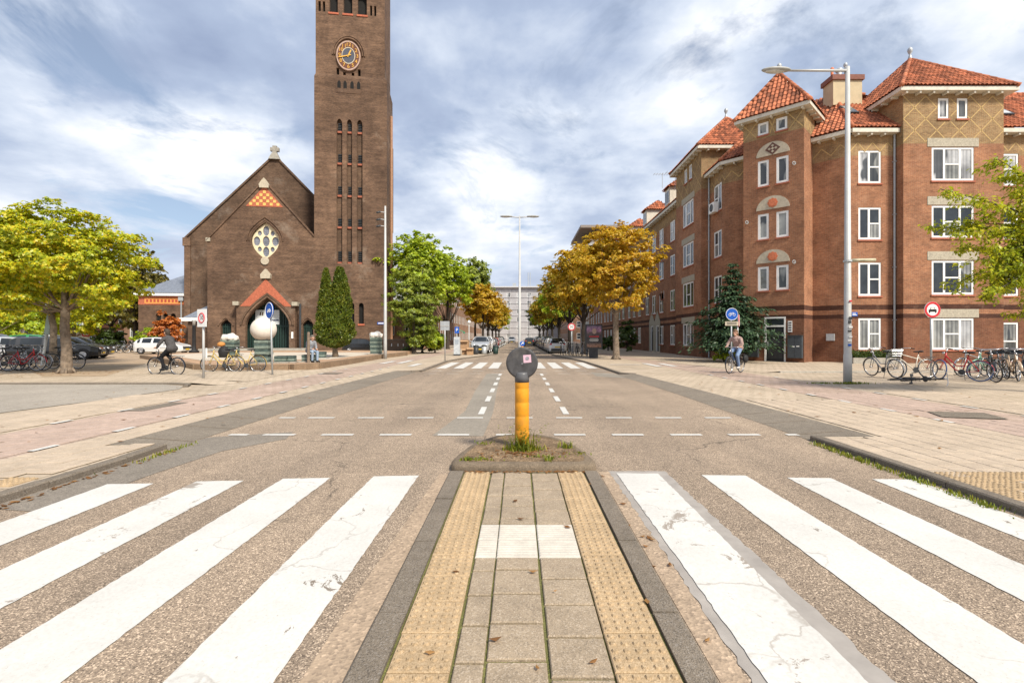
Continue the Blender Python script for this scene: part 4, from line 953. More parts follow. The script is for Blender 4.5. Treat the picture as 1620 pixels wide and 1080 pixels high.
# door, its frame, name plates, cabinets
fd_ = bw(fbox(fbox(fbox(fbox(MB(), ft, D0, D0+0.09, -0.12, 0.02, 0.12, 2.75), ft, D1-0.09, D1, -0.12, 0.02, 0.12, 2.75), ft, D0+0.09, D1-0.09, -0.12, 0.02, 2.66, 2.75), ft, D0+0.09, D1-0.09, -0.12, 0.02, 2.16, 2.26), 'door_frame', WHITE, uv=False)
door = bw(fbox(MB(), ft, D0+0.09, D1-0.09, -0.11, -0.05, 0.12, 2.16), 'door', simple('black_door',(0.02,0.022,0.024),0.35), uv=False)
l = apt.location
def sub(q, name, mat, par, smooth=False): q.v = [(x-l[0],y-l[1],z-l[2]) for x,y,z in q.v]; return q.build(name, mat, par, smooth=smooth)
for k in range(3): sub(fbox(MB(), ft, D0+0.2, D1-0.2, -0.05, -0.035, 0.3+0.62*k, 0.84+0.62*k), 'panel', DARKM, door)
sub(fbox(MB(), ft, D0+0.13, D0+0.2, -0.05, 0.02, 1.0, 1.35), 'handle', GREYM, door)
bw(fbox(MB(), ft, D0+0.09, D1-0.09, -0.10, -0.06, 2.26, 2.66), 'transom_pane', GLASS, uv=False)
bw(fbox(MB(), ft, D0-0.02, D1+0.02, -0.1, 0.12, 0.0, 0.12), 'door_step', CONC, uv=False)
pl = bw(fbox(MB(), ft, 2.50, 2.72, 0.0, 0.03, 1.85, 2.5), 'number_plate', WHITE, uv=False)
for k in range(4): sub(fbox(MB(), ft, 2.53, 2.69, 0.031, 0.035, 1.93+0.14*k, 2.0+0.14*k), 'plate_line', DARKM, pl)
bw(fbox(MB(), ft, 0.72, 0.97, 0.0, 0.03, 1.85, 2.2), 'notice_plate', SANDST, uv=False)
for (ua,ub) in ((0.14,0.92),(2.55,3.28)):
    cb = bw(fbox(MB(), ft, ua, ub, 0.0, 0.28, 0.35, 1.62), 'meter_cabinet', simple('cabinet_grey',(0.055,0.065,0.075),0.5), uv=False)
    sub(fbox(MB(), ft, ua-0.02, ub+0.02, -0.0, 0.31, 1.621, 1.67), 'lid', DARKM, cb)
    for k, a in enumerate((0.22,0.46)): sub(fbox(MB(), ft, ua+a, ua+a+0.15, 0.281, 0.285, 0.98+0.02*k, 1.04+0.02*k), 'sticker', WHITE, cb)
    sub(fbox(MB(), ft, (ua+ub)/2-0.004, (ua+ub)/2+0.004, 0.281, 0.283, 0.4, 1.58), 'door_gap', BLACK, cb)
# wall lamps, letter box, air conditioner, street name plates, aerials, chimney
fr_rec = FR((0,27.6),(1,0),(0,-1)); fr_dia = FR((17.6,28.94),(1.34,-1.34),(-1,-1))
bw(fbox(MB(), fr_dia, 0.75, 1.15, 0.0, 0.2, 1.35, 1.75), 'letter_box', GREYM, uv=False)
pl = bw(fbox(MB(), fr_rec, 19.03, 19.35, 0.0, 0.02, 2.75, 2.98), 'street_name_plate', BLUE, uv=False)
for k in range(2): sub(fbox(MB(), fr_rec, 19.06, 19.31-0.06*k, 0.021, 0.023, 2.80+0.08*k, 2.84+0.08*k), 'lettering', WHITE, pl)
for (fr,u,z) in ((ft,2.85,11.6),(ft,2.85,5.9),(ft,0.25,8.6)):
    q = MB().torus(fr.p(u,0.12,z), 0.09, 0.02, 14, 5, 'y'); q.tube([fr.p(u,0,z), fr.p(u,0.12,z)], 0.025, 6); bw(q, 'wall_ring', GREYM, uv=False, smooth=True)
frs = FR((13.9,0),(0,1),(-1,0))
ac = bw(fbox(MB(), frs, 33.55, 34.4, 0.02, 0.35, 10.25, 10.95), 'air_conditioner', WHITE, uv=False)
q = MB().torus(frs.p(33.95,0.36,10.6), 0.24, 0.03, 20, 5, 'x'); q.tube([frs.p(33.95,0.352,10.6), frs.p(33.95,0.37,10.6)], 0.22, 18); sub(q, 'fan_grille', DARKM, ac)
for y, z in ((41.3,15.5),(45.0,16.6)):
    q = MB().tube([(13.4,y,z-1.2),(13.4,y,z+0.2)],0.025,6).tube([(12.6,y,z+0.1),(14.0,y,z+0.1)],0.02,6)
    for k in range(6): q.tube([(12.65+0.25*k,y-0.35,z+0.1),(12.65+0.25*k,y+0.35,z+0.1)],0.012,5)
    bw(q, 'aerial', GREYM, uv=False)
ch = bw(MB().box(19.6,21.4,30.1,31.1,16.0,17.55), 'chimney', simple('chimney_plaster',(0.52,0.43,0.28),0.9,var=0.12,scale=2), uv=False)
sub(MB().box(19.5,21.5,30.0,31.2,17.55,17.85), 'chimney_cap', simple('chimney_brick',(0.22,0.10,0.075),0.9), ch)
for x, h, r_, mt in ((19.85,0.55,0.08,TERRA),(20.3,0.5,0.15,GREYM),(20.7,0.85,0.08,GREYM)):
    q = MB().tube([(x,30.6,17.8),(x,30.6,17.85+h)], r_, 10).ell((x,30.6,17.9+h),(r_*1.5,r_*1.5,0.16),10,6); sub(q, 'flue', mt, ch, True)
# hedge planter below the ground-floor windows
pl = thing('planter', 'long low concrete planter with clipped green hedge under ground-floor window', 'planter', (19.7,26.9,BPV))
MB().box(-1.3,1.2,-0.35,0.35,0,0.32).build('trough', CONC, pl)
# ------------------------------------------------------------------ church with bell tower
TH = R(8); CO = Vector((-14.4,53.0)); cu, cv = Vector((math.cos(TH),math.sin(TH))), Vector((-math.sin(TH),math.cos(TH)))
church = thing('brick_church', 'dark brown brick church with steep gable, oval window and tall clock tower', 'church', (CO.x,CO.y,0))
def CW(d): o = CO + cv*d; return FR((o.x,o.y),(cu.x,cu.y),(-cv.x,-cv.y))
def U(px, d=0.0):
    k = (px-CX)/F; o = CO + cv*d; return (k*o.y - o.x)/(cu.x - k*cu.y)
def Zc(py, px, d=0.0):
    u = U(px, d); y = (CO + cv*d + cu*u).y; return GZ(py, y)
def cb(mb, name, mat, uv=False, smooth=False, parent=None):
    l = church.location; mb.v = [(x-l[0],y-l[1],z-l[2]) for x,y,z in mb.v]; return mb.build(name, mat, parent or church, smooth=smooth, uv=uv)
F0 = CW(0)
XL, XT = U(497), 0.0; TD = 5.2; ZS = 29.6; ZTOP = 46.0
# tower shaft: three tall recessed strips with slit openings
cols = [(532.5,541.5),(548.5,557),(564.5,573.5)]
holes = []
for a,b in cols: holes.append(arch((U(a)+U(b))/2, U(b)-U(a), Zc(417,552), Zc(198,552), Zc(189,552), 5, False))
for px in (560,571): pass
sl = [(U(567.5),U(575.5)),(U(553.5),U(560.5))]
for a,b in sl: holes.append(arch((a+b)/2, b-a, Zc(512,570), Zc(484,570), Zc(479,570), 5, False))
sp = (U(531.5),U(571.5)); 
mb = wall(MB(), F0, rect(XL,XT,0,ZS), holes, 0.35)
cor = [F0.p(XL,0,0),F0.p(XL,-TD,0),F0.p(XT,-TD,0),F0.p(XT,0,0)]
for a,b in ((0,1),(1,2),(2,3)):
    mb.add([cor[a],cor[b],(cor[b][0],cor[b][1],ZS),(cor[a][0],cor[a][1],ZS)], [(0,1,2,3)])
cb(mb, 'tower_wall', BR_C, uv=True)
for i,(a,b) in enumerate(cols):
    ua, ub = U(a), U(b)
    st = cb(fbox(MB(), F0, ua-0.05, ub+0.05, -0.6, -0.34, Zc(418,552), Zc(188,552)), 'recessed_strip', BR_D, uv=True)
    for (ya,yb) in ((194,207),(243,257),(294,308),(345,358),(397,414)):
        q = fbox(MB(), F0, ua+0.1, ub-0.1, -0.345, -0.335, Zc(yb,552), Zc(ya,552)); cb(q, 'slit_opening', DARKIN, parent=st)
        q = MB()
        for k in range(5): z = Zc(yb,552)+(Zc(ya,552)-Zc(yb,552))*(k+0.5)/5; fbox(q, F0, ua+0.1, ub-0.1, -0.334, -0.28, z-0.03, z+0.03)
        cb(q, 'louvre', DARKM, parent=st)
        q = fbox(MB(), F0, ua+0.05, ub-0.05, -0.335, -0.2, Zc(yb+3,552), Zc(yb,552)-0.01); cb(q, 'red_lintel', REDSILL, parent=st)
for a,b in sl:
    cb(fbox(MB(), F0, a-0.05, b+0.05, -0.5, -0.34, Zc(513,570), Zc(478,570)), 'window_pane', DARKIN)
    cb(fbox(MB(), F0, a-0.08, b+0.08, -0.05, 0.08, Zc(515,570), Zc(512,570)), 'red_sill', ORANGE_BR)
# upper stage, slightly set back, with the clock and belfry
XL2, XT2 = XL+0.12, XT-0.25; F1 = CW(0.12)
bell = [(520.5,534),(543,557),(565.5,580)]
holes = [arch((U(a)+U(b))/2, U(b)-U(a), Zc(21,552), Zc(-2,552), Zc(-12,552), 6, False) for a,b in bell]
for a,b in ((503,507),(510,514),(585,588.5),(591.5,595)): holes.append(rect(U(a),U(b),Zc(21,552),Zc(5,552)))
ck = (U(551.5), Zc(89,552)); CRX, CRZ = (U(570)-U(533))/2, (Zc(66.5,552)-Zc(112,552))/2
for px in (536.5,546,557,567.5):
    a = px-2.8; b = px+2.8; holes.append(arch(U(px), U(b)-U(a), Zc(141,552), Zc(132,552), Zc(127.5,552), 4, True))
for px in (534,544.5,558,568):
    holes.append(rect(U(px-2.2),U(px+2.2),Zc(122,552),Zc(114 if 540 < px < 562 else 108,552)))
wall_holes = [h for h in holes if max(z for u,z in h) > ZS]; low = [h for h in holes if max(z for u,z in h) <= ZS]
mb = wall(MB(), F1, rect(XL2,XT2,ZS,ZTOP), wall_holes, 0.4)
q = [F1.p(XL2,0,ZS),F1.p(XL2,-TD+0.3,ZS),F1.p(XT2,-TD+0.3,ZS),F1.p(XT2,0,ZS)]
for a,b in ((0,1),(1,2),(2,3)): mb.add([q[a],q[b],(q[b][0],q[b][1],ZTOP),(q[a][0],q[a][1],ZTOP)], [(0,1,2,3)])
mb.add([F0.p(XL,0,ZS),F0.p(XT,0,ZS),F1.p(XT2,0,ZS+0.35),F1.p(XL2,0,ZS+0.35)], [(0,1,2,3)])
mb.add([F0.p(XT,0,ZS),F0.p(XT,-TD,ZS),F1.p(XT2,-TD+0.3,ZS+0.35),F1.p(XT2,0,ZS+0.35)], [(0,1,2,3)])
cb(mb, 'belfry_wall', BR_C, uv=True)
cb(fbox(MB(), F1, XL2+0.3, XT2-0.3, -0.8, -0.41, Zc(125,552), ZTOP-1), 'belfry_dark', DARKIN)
for a,b in bell:
    cb(fbox(MB(), F1, U(a)-0.1, U(b)+0.1, -0.1, 0.07, Zc(24,552), Zc(21.2,552)), 'red_sill', ORANGE_BR)
cb(fplate(MB(), F0, arch(ck[0], U(573)-U(531), Zc(148,552), Zc(89,552), Zc(56,552), 8, False), -0.3, -0.06) if 0 else fbox(MB(), F0, U(531.5), U(571.5), -0.3, 0.03, Zc(148,552), Zc(124.5,552)), 'clock_apron', BR_C, uv=True)
q = MB()
for px in (536.5,546,557,567.5): fplate(q, F0, arch(U(px), 0.36, Zc(140.5,552), Zc(133,552), Zc(128,552), 4, True), 0.031, 0.035)
cb(q, 'small_niche', DARKIN)
# clock: moulded arch, dial, ring, numerals, hands
q = MB(); 
for i,(k,d) in enumerate(((1.42,0.10),(1.25,0.16))):
    outer = [(ck[0]+CRX*k*math.cos(math.pi*t/20), ck[1]+0.1+CRZ*k*math.sin(math.pi*t/20)) for t in range(21)]
    inner = [(ck[0]+CRX*(k-0.10)*math.cos(math.pi*t/20), ck[1]+0.1+CRZ*(k-0.10)*math.sin(math.pi*t/20)) for t in range(20,-1,-1)]
    pts = outer+inner; fplate(q, F1, pts, -0.02, d)
cb(q, 'clock_arch', BR_C, uv=True)
def oval(k, n=36): return [(ck[0]+CRX*k*math.cos(2*math.pi*t/n), ck[1]+CRZ*k*math.sin(2*math.pi*t/n)) for t in range(n)]
dial = cb(fplate(MB(), F1, oval(1.0), 0.0, 0.20), 'clock_dial', simple('dial_rust',(0.13,0.05,0.03),0.7))
def ringp(k0, k1, d0, d1):
    m_ = MB(); o_, i_ = oval(k1), oval(k0); n = len(o_)
    for a in range(n):
        b = (a+1)%n; m_.add([F1.p(*[o_[a][0],d1,o_[a][1]]),F1.p(o_[b][0],d1,o_[b][1]),F1.p(i_[b][0],d1,i_[b][1]),F1.p(i_[a][0],d1,i_[a][1])], [(0,1,2,3)])
        m_.add([F1.p(o_[a][0],d0,o_[a][1]),F1.p(o_[b][0],d0,o_[b][1]),F1.p(o_[b][0],d1,o_[b][1]),F1.p(o_[a][0],d1,o_[a][1])], [(0,1,2,3)])
    return m_
cb(ringp(0.93,1.03,0.0,0.235), 'clock_rim', simple('pale_pink_rim',(0.42,0.29,0.23),0.6), parent=dial)
cb(ringp(0.52,0.585,0.0,0.225), 'clock_ring', SANDST, parent=dial)
cb(fplate(MB(), F1, oval(0.52), 0.2, 0.21), 'clock_centre', simple('dial_slate',(0.07,0.075,0.10),0.6), parent=dial)
for h in range(12):
    a = math.pi/2 - 2*math.pi*h/12; u, z = ck[0]+CRX*0.76*math.cos(a), ck[1]+CRZ*0.76*math.sin(a); p = Vector(F1.p(u,0.215,z)) - church.location
    text('clock_numeral', str(12 if h == 0 else h), 0.56, p, (R(90),0,TH), GOLD, dial, 0.006)
def hand(ang, ln, w, d):
    a = math.pi/2-R(ang); dx, dz = math.cos(a)*CRX/CRX, math.sin(a); nx, nz = -dz, dx
    pts = [(ck[0]-dx*0.25*ln-nx*w, ck[1]-dz*0.25*ln-nz*w),(ck[0]-dx*0.25*ln+nx*w, ck[1]-dz*0.25*ln+nz*w),(ck[0]+dx*ln*0.75+nx*w*1.2, ck[1]+dz*ln*0.75+nz*w*1.2),(ck[0]+dx*ln, ck[1]+dz*ln),(ck[0]+dx*ln*0.75-nx*w*1.2, ck[1]+dz*ln*0.75-nz*w*1.2)]
    return fplate(MB(), F1, pts[::-1], d, d+0.02)
cb(hand(24,0.75,0.06,0.24), 'hour_hand', GOLD, parent=dial); cb(hand(255,1.18,0.05,0.27), 'minute_hand', GOLD, parent=dial)
# pyramidal tower cap above the frame
q = [F1.p(XL2-0.3,0.3,ZTOP),F1.p(XT2+0.3,0.3,ZTOP),F1.p(XT2+0.3,-TD,ZTOP),F1.p(XL2-0.3,-TD,ZTOP)]; ap = F1.p((XL2+XT2)/2,-TD/2,56)
m_ = MB()
for i in range(4): m_.add([q[i],q[(i+1)%4],ap],[(0,1,2)])
m_.poly(q); cb(m_, 'tower_roof', SLATE)
# corner strip and right flank details
cb(MB().tube([F0.p(XT+0.14,-TD*0.55,0), F0.p(XT+0.14,-TD*0.55,27)], 0.16, 8), 'downpipe', simple('rust_pipe',(0.36,0.20,0.12),0.7))
for z0,z1 in ((3,12.5),(14,24.0)): cb(fbox(MB(), F0, XT-0.3, XT+0.12, -TD*0.95, -TD*0.68, z0, z1), 'flank_pilaster', BR_C, uv=True)
# front gable block with portal and oval window
FG = F0; XG = U(328); ZA = Zc(287,418); AXU = U(418.5); ZR_ = ZA-1.14*(XL-AXU); ZL_ = ZA-1.14*(AXU-XG)
por = arch(U(424), U(459)-U(389), 0.0, Zc(515,424), Zc(475,424), 9)
rose_c = (U(419.5), Zc(381,419)); RW, RH = (U(441.5)-U(397))/2, (Zc(351,419)-Zc(410,419))/2
def mandorla(k=1.0, kz=None, n=10):
    kz = kz or k; pts = []
    for t in range(n+1): s_ = -1+2*t/n; pts.append((rose_c[0]+RW*k*(1-abs(s_)**2.1), rose_c[1]+RH*kz*s_))
    for t in range(1,n): s_ = 1-2*t/n; pts.append((rose_c[0]-RW*k*(1-abs(s_)**2.1), rose_c[1]+RH*kz*s_))
    return pts
side = [arch(U(357.5), U(366)-U(349), 0.2, Zc(515,357), Zc(505,357), 6), arch(U(487), U(495.5)-U(478.5), 0.2, Zc(515,487), Zc(505,487), 6)]
mb = wall(MB(), F0, [(XG,0),(XL,0),(XL,ZR_),(AXU,ZA),(XG,ZL_)], [por, mandorla()] + side, 0.55)
mb.add([F0.p(XG,0,0),F0.p(XG,-3.4,0),F0.p(XG,-3.4,ZL_),F0.p(XG,0,ZL_)],[(0,1,2,3)])
for a,b in (((XG,ZL_),(AXU,ZA)),((AXU,ZA),(XL,ZR_))):
    mb.add([F0.p(a[0],0,a[1]),F0.p(b[0],0,b[1]),F0.p(b[0],-3.4,b[1]),F0.p(a[0],-3.4,a[1])],[(0,1,2,3)])
cb(mb, 'front_wall', BR_C, uv=True)
# rose tracery with nine openings
def el(du, dz, a, b, n=14, pt=True): return [(rose_c[0]+du+a*math.cos(2*math.pi*k/n), rose_c[1]+dz+b*math.sin(2*math.pi*k/n)) for k in range(n)]
op = [el(0,0,RW*0.25,RH*0.28), el(0,RH*0.56,RW*0.23,RH*0.27), el(0,-RH*0.56,RW*0.23,RH*0.27), el(-RW*0.66,0,RW*0.24,RH*0.25), el(RW*0.66,0,RW*0.24,RH*0.25)] + [el(sx*RW*0.46,sz*RH*0.43,RW*0.15,RH*0.14) for sx in (-1,1) for sz in (-1,1)]
rose = cb(wall(MB(), F0, mandorla(0.99), op, 0.12, -0.28), 'rose_window', simple('cream_tracery',(0.72,0.62,0.42),0.8,var=0.1,scale=3))
cb(fplate(MB(), F0, mandorla(0.98), -0.5, -0.42), 'leaded_pane', STAINED, parent=rose)
q = MB()
for k in range(-4,5): fbox(q, F0, rose_c[0]+k*RW*0.2-0.012, rose_c[0]+k*RW*0.2+0.012, -0.415, -0.40, rose_c[1]-RH*0.8, rose_c[1]+RH*0.8)
for k in range(-7,8): fbox(q, F0, rose_c[0]-RW*0.9, rose_c[0]+RW*0.9, -0.415, -0.402, rose_c[1]+k*RH*0.11-0.01, rose_c[1]+k*RH*0.11+0.01)
cb(q, 'lead_bars', SLATE, parent=rose)
cb(fplate(MB(), F0, [(rose_c[0]+0.42*math.cos(t*math.pi/5), rose_c[1]-RH-0.15+0.42*math.sin(t*math.pi/5)) for t in range(10)], -0.05, 0.12), 'keystone', SANDST)
q = MB()
for k,d in ((1.16,0.05),(1.32,0.1)):
    o_ = [(rose_c[0]+(p[0]-rose_c[0])*k, rose_c[1]+(p[1]-rose_c[1])*k) for p in mandorla() if p[1] >= rose_c[1]-0.01]; i_ = [(rose_c[0]+(p[0]-rose_c[0])*(k-0.07), rose_c[1]+(p[1]-rose_c[1])*(k-0.07)) for p in mandorla() if p[1] >= rose_c[1]-0.01]
    fplate(q, F0, o_ + i_[::-1], -0.02, d)
cb(q, 'rose_moulding', BR_C, uv=True)
# checkered tympanum near the top
tri = [(U(389),Zc(327,418)),(U(448),Zc(327,418)),(AXU,Zc(294,418))]
ty = cb(fplate(MB(), F0, tri, -0.02, 0.03), 'checkered_tympanum', ORANGE_BR)
q = MB(); s_ = 0.34
for r_ in range(6):
    zc = Zc(323,418)+s_*0.95*r_; hw = (6-r_)*s_*0.9
    for k in range(-7,8):
        if (k+r_) % 2: continue
        if abs(k*s_) > hw-0.1: continue
        fbox(q, F0, AXU+k*s_-s_*0.42, AXU+k*s_+s_*0.42, 0.03, 0.05, zc-s_*0.42, zc+s_*0.42)
cb(q, 'yellow_checker', simple('yellow_checker_tile',(0.72,0.45,0.13),0.7,var=0.15,scale=10), parent=ty)
def capstone(px, py): 
    u, z = U(px), Zc(py,418); return fplate(MB(), F0, [(u-0.45,z-0.45),(u+0.45,z-0.45),(u+0.5,z-0.1),(u+0.25,z+0.3),(u,z+0.6),(u-0.25,z+0.3),(u-0.5,z-0.1)], -0.1, 0.25)
cb(capstone(418.5,291), 'capstone', SANDST); 
# portal gable: red tympanum, archivolts, doors, banner
FP = CW(-0.9)
pu0, pu1 = U(374,-0.9), U(467,-0.9); pzb = Zc(480,420,-0.9); pza = Zc(436,418,-0.9); pc = U(420.5,-0.9)
po = arch(pc+0.15, U(458,-0.9)-U(389,-0.9), 0.0, Zc(514,424,-0.9), Zc(471,424,-0.9), 9)
pw = MB(); wall(pw, FP, [(pu0,0),(pu1,0),(pu1,pzb),(pc,pza),(pu0,pzb)], [po], 0.5)
for u in (pu0,pu1): pw.add([FP.p(u,0,0),FP.p(u,-0.9,0),FP.p(u,-0.9,pzb),FP.p(u,0,pzb)],[(0,1,2,3)])
for a,b in (((pu0,pzb),(pc,pza)),((pc,pza),(pu1,pzb))): pw.add([FP.p(a[0],0,a[1]),FP.p(b[0],0,b[1]),FP.p(b[0],-0.9,b[1]),FP.p(a[0],-0.9,a[1])],[(0,1,2,3)])
cb(pw, 'portal_wall', BR_C, uv=True)
# red gable plate between the gable line and the arch
k1 = arch(pc+0.15, (U(458,-0.9)-U(389,-0.9))*1.22, 0.0, Zc(510,424,-0.9), Zc(464,424,-0.9), 9); up = [p for p in k1[2:] if p[1] > pzb-0.6]
cb(fplate(MB(), FP, [(pu0+0.35,pzb-0.3)] + sorted([p for p in up if p[0] < pc+0.15], key=lambda p: p[0]) + sorted([p for p in up if p[0] >= pc+0.15], key=lambda p: p[0]) + [(pu1-0.35,pzb-0.3),(pc,pza-0.35)], -0.02, 0.03), 'red_gable', ORANGE_BR)
for k,d in ((1.12,0.07),(1.24,0.12)):
    w_ = (U(458,-0.9)-U(389,-0.9)); dz = w_*(k-1)/2
    o_ = arch(pc+0.15, w_*k, 1.9, Zc(514,424,-0.9), Zc(471,424,-0.9)+dz, 9)[2:]; i_ = arch(pc+0.15, w_*(k-0.09), 1.9, Zc(514,424,-0.9), Zc(471,424,-0.9)+dz-w_*0.05, 9)[2:]
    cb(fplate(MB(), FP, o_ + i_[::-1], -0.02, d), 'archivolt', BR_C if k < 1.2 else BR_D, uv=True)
for u in (pu0,pu1): cb(fbox(MB(), FP, u-0.28, u+0.28, -0.6, 0.25, pzb-0.22, pzb+0.18), 'corner_stone', STONE)
cb(fplate(MB(), FP, [(pc-0.45,pza-0.3),(pc+0.45,pza-0.3),(pc+0.5,pza+0.1),(pc,pza+0.7),(pc-0.5,pza+0.1)], -0.3, 0.2), 'capstone', SANDST)
cb(MB().tube([FP.p(pu1+0.5,0.0,0), FP.p(pu1+0.5,0.0,pzb)], 0.12, 8), 'downpipe', DARKM)
FD = CW(0.45)
dk = cb(fplate(MB(), FD, arch(U(424), U(460)-U(388), 0.0, Zc(515,424), Zc(474,424), 9), -0.3, -0.05), 'portal_doors', DARKIN)
q0, q1 = U(390,0.4), U(458,0.4); n = 17
for k in range(n):
    u = q0+(q1-q0)*(k+0.5)/n; t = abs(u-U(424))/((U(459)-U(389))/2); zt = Zc(515,424)+(Zc(475,424)-Zc(515,424))*max(0,1-t)**(1/1.75)-0.05
    cb(fbox(MB(), FD, u-0.085, u+0.085, -0.05, 0.05, 0.1, zt), 'door_plank', GREEN, parent=dk)
cb(fbox(MB(), FD, q0, q1, -0.02, 0.1, Zc(517,424), Zc(514,424)), 'door_rail', GREEN, parent=dk)
bn = cb(fbox(MB(), FD, U(404,0.3), U(442,0.3), 0.12, 0.16, Zc(513,424), Zc(490,424)), 'banner', simple('pale_banner',(0.62,0.66,0.66),0.7,var=0.04))
q = MB(); 
for px in (412,415.5): fplate(q, FD, [(U(px-1.6,0.3),Zc(499,424)),(U(px+1.2,0.3),Zc(499,424)),(U(px+1.6,0.3),Zc(493.5,424)),(U(px-0.6,0.3),Zc(493.5,424))], 0.16, 0.17)
cb(q, 'banner_picture', simple('banner_brown',(0.10,0.07,0.05),0.8), parent=bn)
cb(fbox(MB(), FD, U(430,0.3), U(441,0.3), 0.16, 0.165, Zc(507.5,424), Zc(505.3,424)), 'banner_lettering', simple('banner_ink',(0.06,0.07,0.12),0.8), parent=bn)
for s_, px in zip(side, (357.5,487)):
    sd = cb(fplate(MB(), FD, s_, -0.2, -0.05), 'side_door', DARKIN)
    for k in range(5): u = U(px)-0.55+0.22*(k+0.5); cb(fbox(MB(), FD, u-0.07, u+0.07, -0.05, 0.03, 0.3, Zc(512,357)), 'door_plank', GREEN, parent=sd)
    cb(fbox(MB(), FD, U(px)-0.55, U(px)+0.55, -0.02, 0.06, Zc(518,357), Zc(516,357)), 'door_rail', GREEN, parent=sd)
    o_ = [(U(px)+(p[0]-U(px))*1.55, p[1]+(0.3 if p[1] > 3.2 else 0)) for p in s_[2:]]; cb(fplate(MB(), F0, o_ + [(U(px)+(p[0]-U(px))*1.25, p[1]+(0.15 if p[1] > 3.2 else 0)) for p in s_[2:]][::-1], -0.02, 0.09), 'door_arch', BR_C, uv=True)
cb(fbox(MB(), F0, U(461,-0.9), U(464,-0.9), 0.9, 0.95, Zc(535,462), Zc(525,462)), 'notice_plate', WHITE)
# steps
for k in range(3): cb(fbox(MB(), F0, XG-0.5+0.4*k, XL+0.2-0.2*k, 0.02, 3.4-0.45*k, 0.0+0.13*k, 0.13*(k+1)), 'step', CONC)
# main nave gable behind, roofs, cross
D2 = 3.3; FN = CW(D2); NA = Zc(248,436,D2); nu = AXU-0.1; SLP = 1.03; NL = U(294,D2); NZ = NA-SLP*(nu-NL); NR = XL+1.0; 
mb = wall(MB(), FN, [(NL,0),(NR,0),(NR,NA-SLP*(NR-nu)),(nu,NA),(NL,NZ)], [], 0)
mb.add([FN.p(NL,0,0),FN.p(NL,-30,0),FN.p(NL,-30,NZ),FN.p(NL,0,NZ)],[(0,1,2,3)])
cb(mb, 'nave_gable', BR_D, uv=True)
mb = MB()
mb.add([FN.p(NL-0.4,-0.3,NZ-0.3),FN.p(NL-0.4,-34,NZ-0.3),FN.p(nu,-34,NA-0.1),FN.p(nu,-0.3,NA-0.1)],[(0,1,2,3)])
mb.add([FN.p(nu+9.6,-0.3,NA-9.9),FN.p(nu+9.6,-34,NA-9.9),FN.p(nu,-34,NA-0.1),FN.p(nu,-0.3,NA-0.1)],[(0,1,2,3)])
cb(mb, 'nave_roof', SLATE)
for a,b in (((NL-0.1,NZ-0.1),(nu,NA)),((NR,NA-SLP*(NR-nu)),(nu,NA))):
    q = MB(); L = math.hypot(b[0]-a[0], b[1]-a[1]); 
    q.add([FN.p(a[0],0.15,a[1]),FN.p(b[0],0.15,b[1]),FN.p(b[0],-0.45,b[1]),FN.p(a[0],-0.45,a[1]),FN.p(a[0],0.15,a[1]+0.25),FN.p(b[0],0.15,b[1]+0.3),FN.p(b[0],-0.45,b[1]+0.3),FN.p(a[0],-0.45,a[1]+0.25)],[(0,1,2,3),(4,5,6,7),(0,1,5,4),(2,3,7,6),(3,0,4,7),(1,2,6,5)])
    cb(q, 'gable_coping', BR_D, uv=True)
for a,b in (((XG-0.1,ZL_-0.1),(AXU,ZA)),((XL,ZR_),(AXU,ZA))):
    q = MB(); q.add([F0.p(a[0],0.12,a[1]),F0.p(b[0],0.12,b[1]),F0.p(b[0],-0.4,b[1]),F0.p(a[0],-0.4,a[1]),F0.p(a[0],0.12,a[1]+0.18),F0.p(b[0],0.12,b[1]+0.18),F0.p(b[0],-0.4,b[1]+0.18),F0.p(a[0],-0.4,a[1]+0.18)],[(0,1,2,3),(4,5,6,7),(0,1,5,4),(2,3,7,6),(3,0,4,7),(1,2,6,5)])
    cb(q, 'gable_coping', BR_C, uv=True)
cb(fbox(MB(), F0, XG-0.12, XG+0.3, -0.4, 0.12, ZL_-0.1, ZL_+0.28), 'corner_stone', STONE)
q = MB(); u, z = nu, NA+0.05
q.add([FN.p(u-0.6,0.3,z-0.4),FN.p(u+0.6,0.3,z-0.4),FN.p(u+0.26,0.15,z+0.35),FN.p(u-0.26,0.15,z+0.35),FN.p(u-0.6,-0.4,z-0.4),FN.p(u+0.6,-0.4,z-0.4),FN.p(u+0.26,-0.25,z+0.35),FN.p(u-0.26,-0.25,z+0.35)],[(0,1,2,3),(5,4,7,6),(1,5,6,2),(4,0,3,7),(3,2,6,7)])
fbox(q, FN, u-0.22, u+0.22, -0.22, 0.12, z+0.35, z+1.15); fbox(q, FN, u-0.46, u+0.46, -0.225, 0.125, z+0.55, z+0.95)
cb(q, 'gable_cross', simple('grey_stone',(0.30,0.28,0.24),0.9,var=0.25,scale=5))
# aisle pinnacle on the left and lower lean-to chapel
q = MB(); u = NL+0.1
for a in (0,): q.add([FN.p(u,0.3,NZ-0.5),FN.p(u+0.5,0.3,NZ-0.5),FN.p(u+2.3,0.3,NZ+2.6),FN.p(u+1.5,0.3,NZ+2.6),FN.p(u,-1.2,NZ-0.5),FN.p(u+0.5,-1.2,NZ-0.5),FN.p(u+2.3,-1.2,NZ+2.6),FN.p(u+1.5,-1.2,NZ+2.6)],[(0,1,2,3),(4,5,6,7),(0,3,7,4),(3,2,6,7),(1,2,6,5)])
q.v = [(x - cv.x*-4.0, y - cv.y*-4.0, z) for x,y,z in q.v]; cb(q, 'buttress_pinnacle', BR_C, uv=True)
cb(fbox(MB(), FN, NL-0.25, NL+0.55, -0.8, 0.2, NZ-0.8, NZ+0.1), 'corner_stone', BR_C, uv=True)
cb(fbox(MB(), FN, NL-0.12, NL+0.5, -1.5, 0.12, 0, NZ-0.8), 'corner_buttress', BR_C, uv=True)
